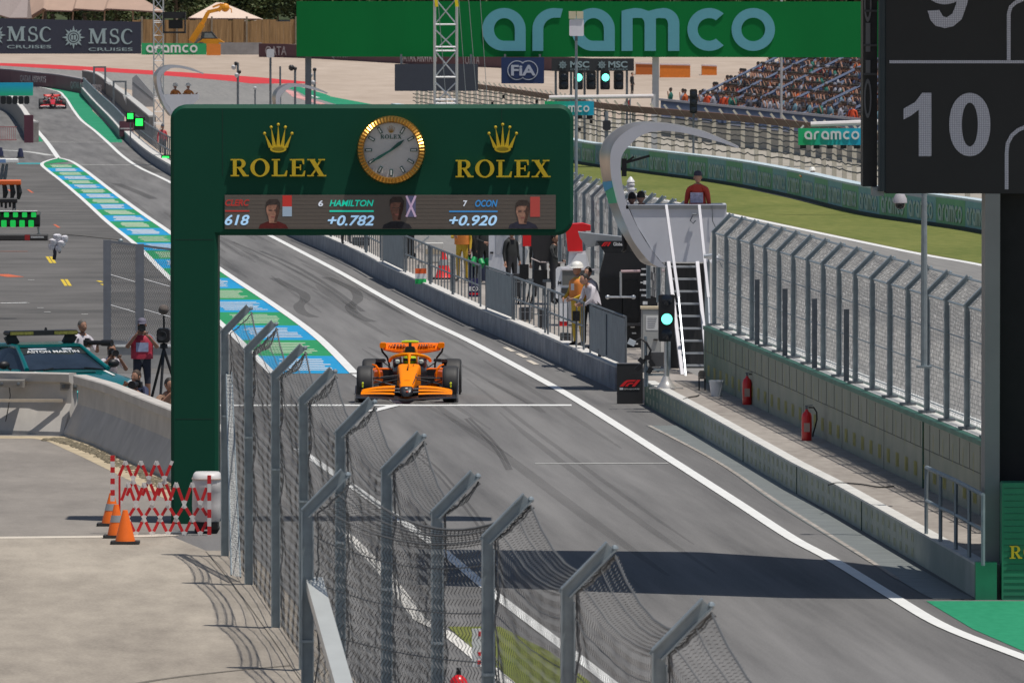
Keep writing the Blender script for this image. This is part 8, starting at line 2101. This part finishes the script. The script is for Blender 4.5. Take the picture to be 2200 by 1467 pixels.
def tent(label, eave, ridge_px, Y, mat, posts=(), depth=9.0):
    o = Vector((W(sum(p[0] for p in eave)/len(eave), 0, Y).x, Y, T(Y))); t = thing('tent', label, 'tent', o); l = lambda px, py: Vector((W(px, py, Y)-o))
    F = [l(*p) for p in eave]; n = len(F); b = MB()
    Rg = [Vector((l(*p).x, depth*.5, l(*p).z)) for p in ridge_px]; Bk = [Vector((v.x, depth, v.z)) for v in F]
    b.add(F + Rg + Bk, [(i,i+1,n+i+1,n+i) for i in range(n-1)] + [(n+i,n+i+1,2*n+i+1,2*n+i) for i in range(n-1)] + [(0,n,2*n),(n-1,3*n-1,2*n-1)])
    b.build('canopy', mat, t)
    for (x0, y0, x1) in posts: b = MB(); p = l(x0, y0); b.tube([(p.x,.3,p.z),(l(x1,0).x,.0,0)], .09, 5); b.build('pole', M('pole_wood', (.30,.20,.13), .8, var=.1), t)
    b = MB()
    for i in range(n-1): b.bar(F[i], F[i+1], .08, .14)
    b.build('edge_band', M('tent_edge', (.16,.09,.08), .8, var=.1), t)
    return t
beige = M('tent_beige', (.42,.29,.225), .85, var=.06, scale=.6)
tent('broad beige marquee with a scalloped edge behind the navy board', [(56,42),(93,19),(100,23),(155,25),(160,20),(222,24),(228,20),(285,23),(345,27)], [(60,-30),(90,-45),(110,-48),(150,-50),(170,-50),(220,-46),(240,-42),(255,-30),(290,-8)], 1000, beige, ((93,22,88),(157,26,153),(225,24,222),(285,24,287)), 14)
tent('grey-beige tent corner at the far top left', [(-80,30),(-20,28),(20,40),(58,40)], [(-60,-60),(-20,-60),(20,-60),(56,-20)], 985, M('tent_grey', (.30,.25,.24), .85, var=.06), ((18,40,18),), 10)
tent('small cream pyramid tent behind the straw fence', [(403,40),(440,41),(500,41),(561,42)], [(462,6),(466,6),(474,6),(478,7)], 1000, M('tent_cream', (.72,.56,.46), .85, var=.05), ((406,41,406),(558,42,558)), 8)
b = MB()
# orange telescopic handler
Yd = 908; o = Vector((W(455, 0, Yd).x, Yd, T(Yd))); l = lambda px, py: ((W(px, py, Yd)-o).x, (W(px, py, Yd)-o).z)
t = thing('telehandler', 'orange telescopic handler with its boom raised behind the small green board', 'construction vehicle', o); dor = M('digger_orange', (.75,.30,.01), .5, var=.08); l3 = lambda px, py, d: Vector((l(px, py)[0], d, l(px, py)[1]))
b = MB(); b.prism([l(424,92), l(436,84), l(470,84), l(482,92), l(496,100), l(496,112), l(424,112)], 0, 2.2, 'y'); b.build('chassis', dor, t)
b = MB(); b.prism([l(430,86), l(434,69), l(455,68), l(470,86)], .1, 1.0, 'y'); cabo = b.build('cab', M('cab_dark', (.04,.045,.05), .3, var=.1), t)
b = MB(); b.prism([l(438,82), l(440,72), l(453,71.5), l(462,82)], .06, .099, 'y'); b.build('window', M('cab_glass', (.20,.22,.22), .15, var=.2), cabo)
b = MB(); b.bar(l3(410,90,1.2), l3(434,52,1.2), .5, .62); b.build('boom', dor, t); b = MB(); b.bar(l3(432,55,1.2), l3(446,28,1.2), .38, .42); b.bar(l3(444,27,1.2), l3(470,21,1.2), .34, .36); b.build('boom_extension', dor, t)
b = MB(); b.bar(l3(456,16,1.2), l3(475,9,1.2), .2, .2); b.bar(l3(468,24,1.2), l3(480,10,1.2), .5, .4); b.ball(l3(483,17,1.2), .45, .4, .45, 8, 6); b.tube([l3(490,16,1.2), l3(496,20,1.2), l3(497,28,1.2)], .06, 5); b.build('boom_head', dor, t)
b = MB(); b.bar(l3(418,96,.9), l3(430,84,.9), .3, .3); b.build('ram', galv_dark, t)
for px, py, r_ in ((484,110,.62),(492,110,.62),(432,112,.6)):
    c = l3(px, py, 0); w_ = thing('wheel', None, None); w_.parent = t; w_.location = (c.x, -.1 if px < 490 else 2.2, max(c.z, .6))
    b = MB(); b.lathe([(.30,-.2),(.56,-.22),(.62,-.15),(.62,.15),(.56,.22),(.30,.2)], 20, axis='y'); b.build('tyre', blackr, w_, True); b = MB(); b.lathe([(0,-.18),(.28,-.2),(.31,0),(.28,.2)], 14, axis='y'); b.build('hub', dor, w_, True)
# trees and wooded hill
leafd = M('leaf_dark', (.030,.052,.018), .8, var=.45, scale=.8); leafm = M('leaf_mid', (.065,.095,.03), .8, var=.4, scale=.8); leafp = M('leaf_olive', (.11,.125,.055), .8, var=.4, scale=.8)
bark = M('bark', (.12,.09,.065), .9, var=.2)
def tree_meshes(seed):
    r = random.Random(seed); h = r.uniform(9,13); b = MB(); clumps = []
    b.tube([(0,0,0),(r.uniform(-.2,.2),0,h*.3),(r.uniform(-.4,.4),0,h*.65),(0,0,h*.9)], [.28,.22,.14,.04], 8)
    for k in range(7):
        a = r.uniform(0,6.28); z = h*r.uniform(.12,.6); L = r.uniform(1.5,3.0); e = (L*math.cos(a), L*math.sin(a), z+L*.6); b.tube([(0,0,z), (e[0]*.5,e[1]*.5,z+L*.35), e], [.11,.07,.03], 5); clumps.append((Vector(e), r.uniform(1.0,1.7)))
    for k in range(10): clumps.append((Vector((r.uniform(-1.8,1.8), r.uniform(-1.8,1.8), h*r.uniform(.12,.9))), r.uniform(1.1,1.9)))
    lv = MB()
    for c, rad in clumps:
        for _ in range(170):
            d = Vector((r.gauss(0,1), r.gauss(0,1), r.gauss(0,1))).normalized()*rad*(.45+.6*r.random()); p = c+d; s_ = r.uniform(.16,.34)
            u = Vector((r.gauss(0,1), r.gauss(0,1), r.gauss(0,1))).normalized(); v = u.orthogonal().normalized(); w2 = u.cross(v)
            lv.mi = 0 if r.random() < .7 else 1
            lv.add([p-v*s_, p+w2*s_*.6, p+v*s_, p-w2*s_*.6], [(0,1,2,3)])
    return b, lv
TM = []
for i, mm in enumerate(([leafd, leafm], [leafm, leafp], [leafd, leafp], [leafm, leafd])):
    tb, lv = tree_meshes(20+i)
    me1 = tb.build('trunk', bark); me2 = lv.build('crown', mm); TM.append((me1.data, me2.data)); bpy.data.objects.remove(me1); bpy.data.objects.remove(me2)
rt_ = random.Random(4); kinds = ['dark broad tree', 'pale green open tree', 'dark olive tree', 'mid green tree']
for i in range(64):
    px = -40 + 32*i + rt_.uniform(-10,10); Yt = rt_.choice((1030,1052,1075,1100)) + rt_.uniform(-6,6)
    if 380 < px < 900: Yt = max(Yt, 1040)
    k = rt_.randrange(4); X = W(px, 20, Yt).x
    t = thing('tree', kinds[k] + ' in the belt of trees along the skyline', 'tree', (X, Yt, T(Yt)-.3), rt_.uniform(0,6.28), kinds[k] + 's in the belt beyond the circuit')
    t.scale = (1.1, 1.1, rt_.uniform(.75,1.0))
    for nm, me in (('trunk', TM[k][0]), ('crown', TM[k][1])): c = bpy.data.objects.new(nm, me); COL.objects.link(c); c.parent = t
sheet('wooded_hillside', [Vector((-300,1108,0)), Vector((300,1108,0)), Vector((400,1700,0)), Vector((-400,1700,0))], .05, ground_mat('hill_green', (.02,.035,.012), (.075,.09,.035), [(.12,.5,(1,1,1)),(.9,.5,(1,1,1))], rough=.95))
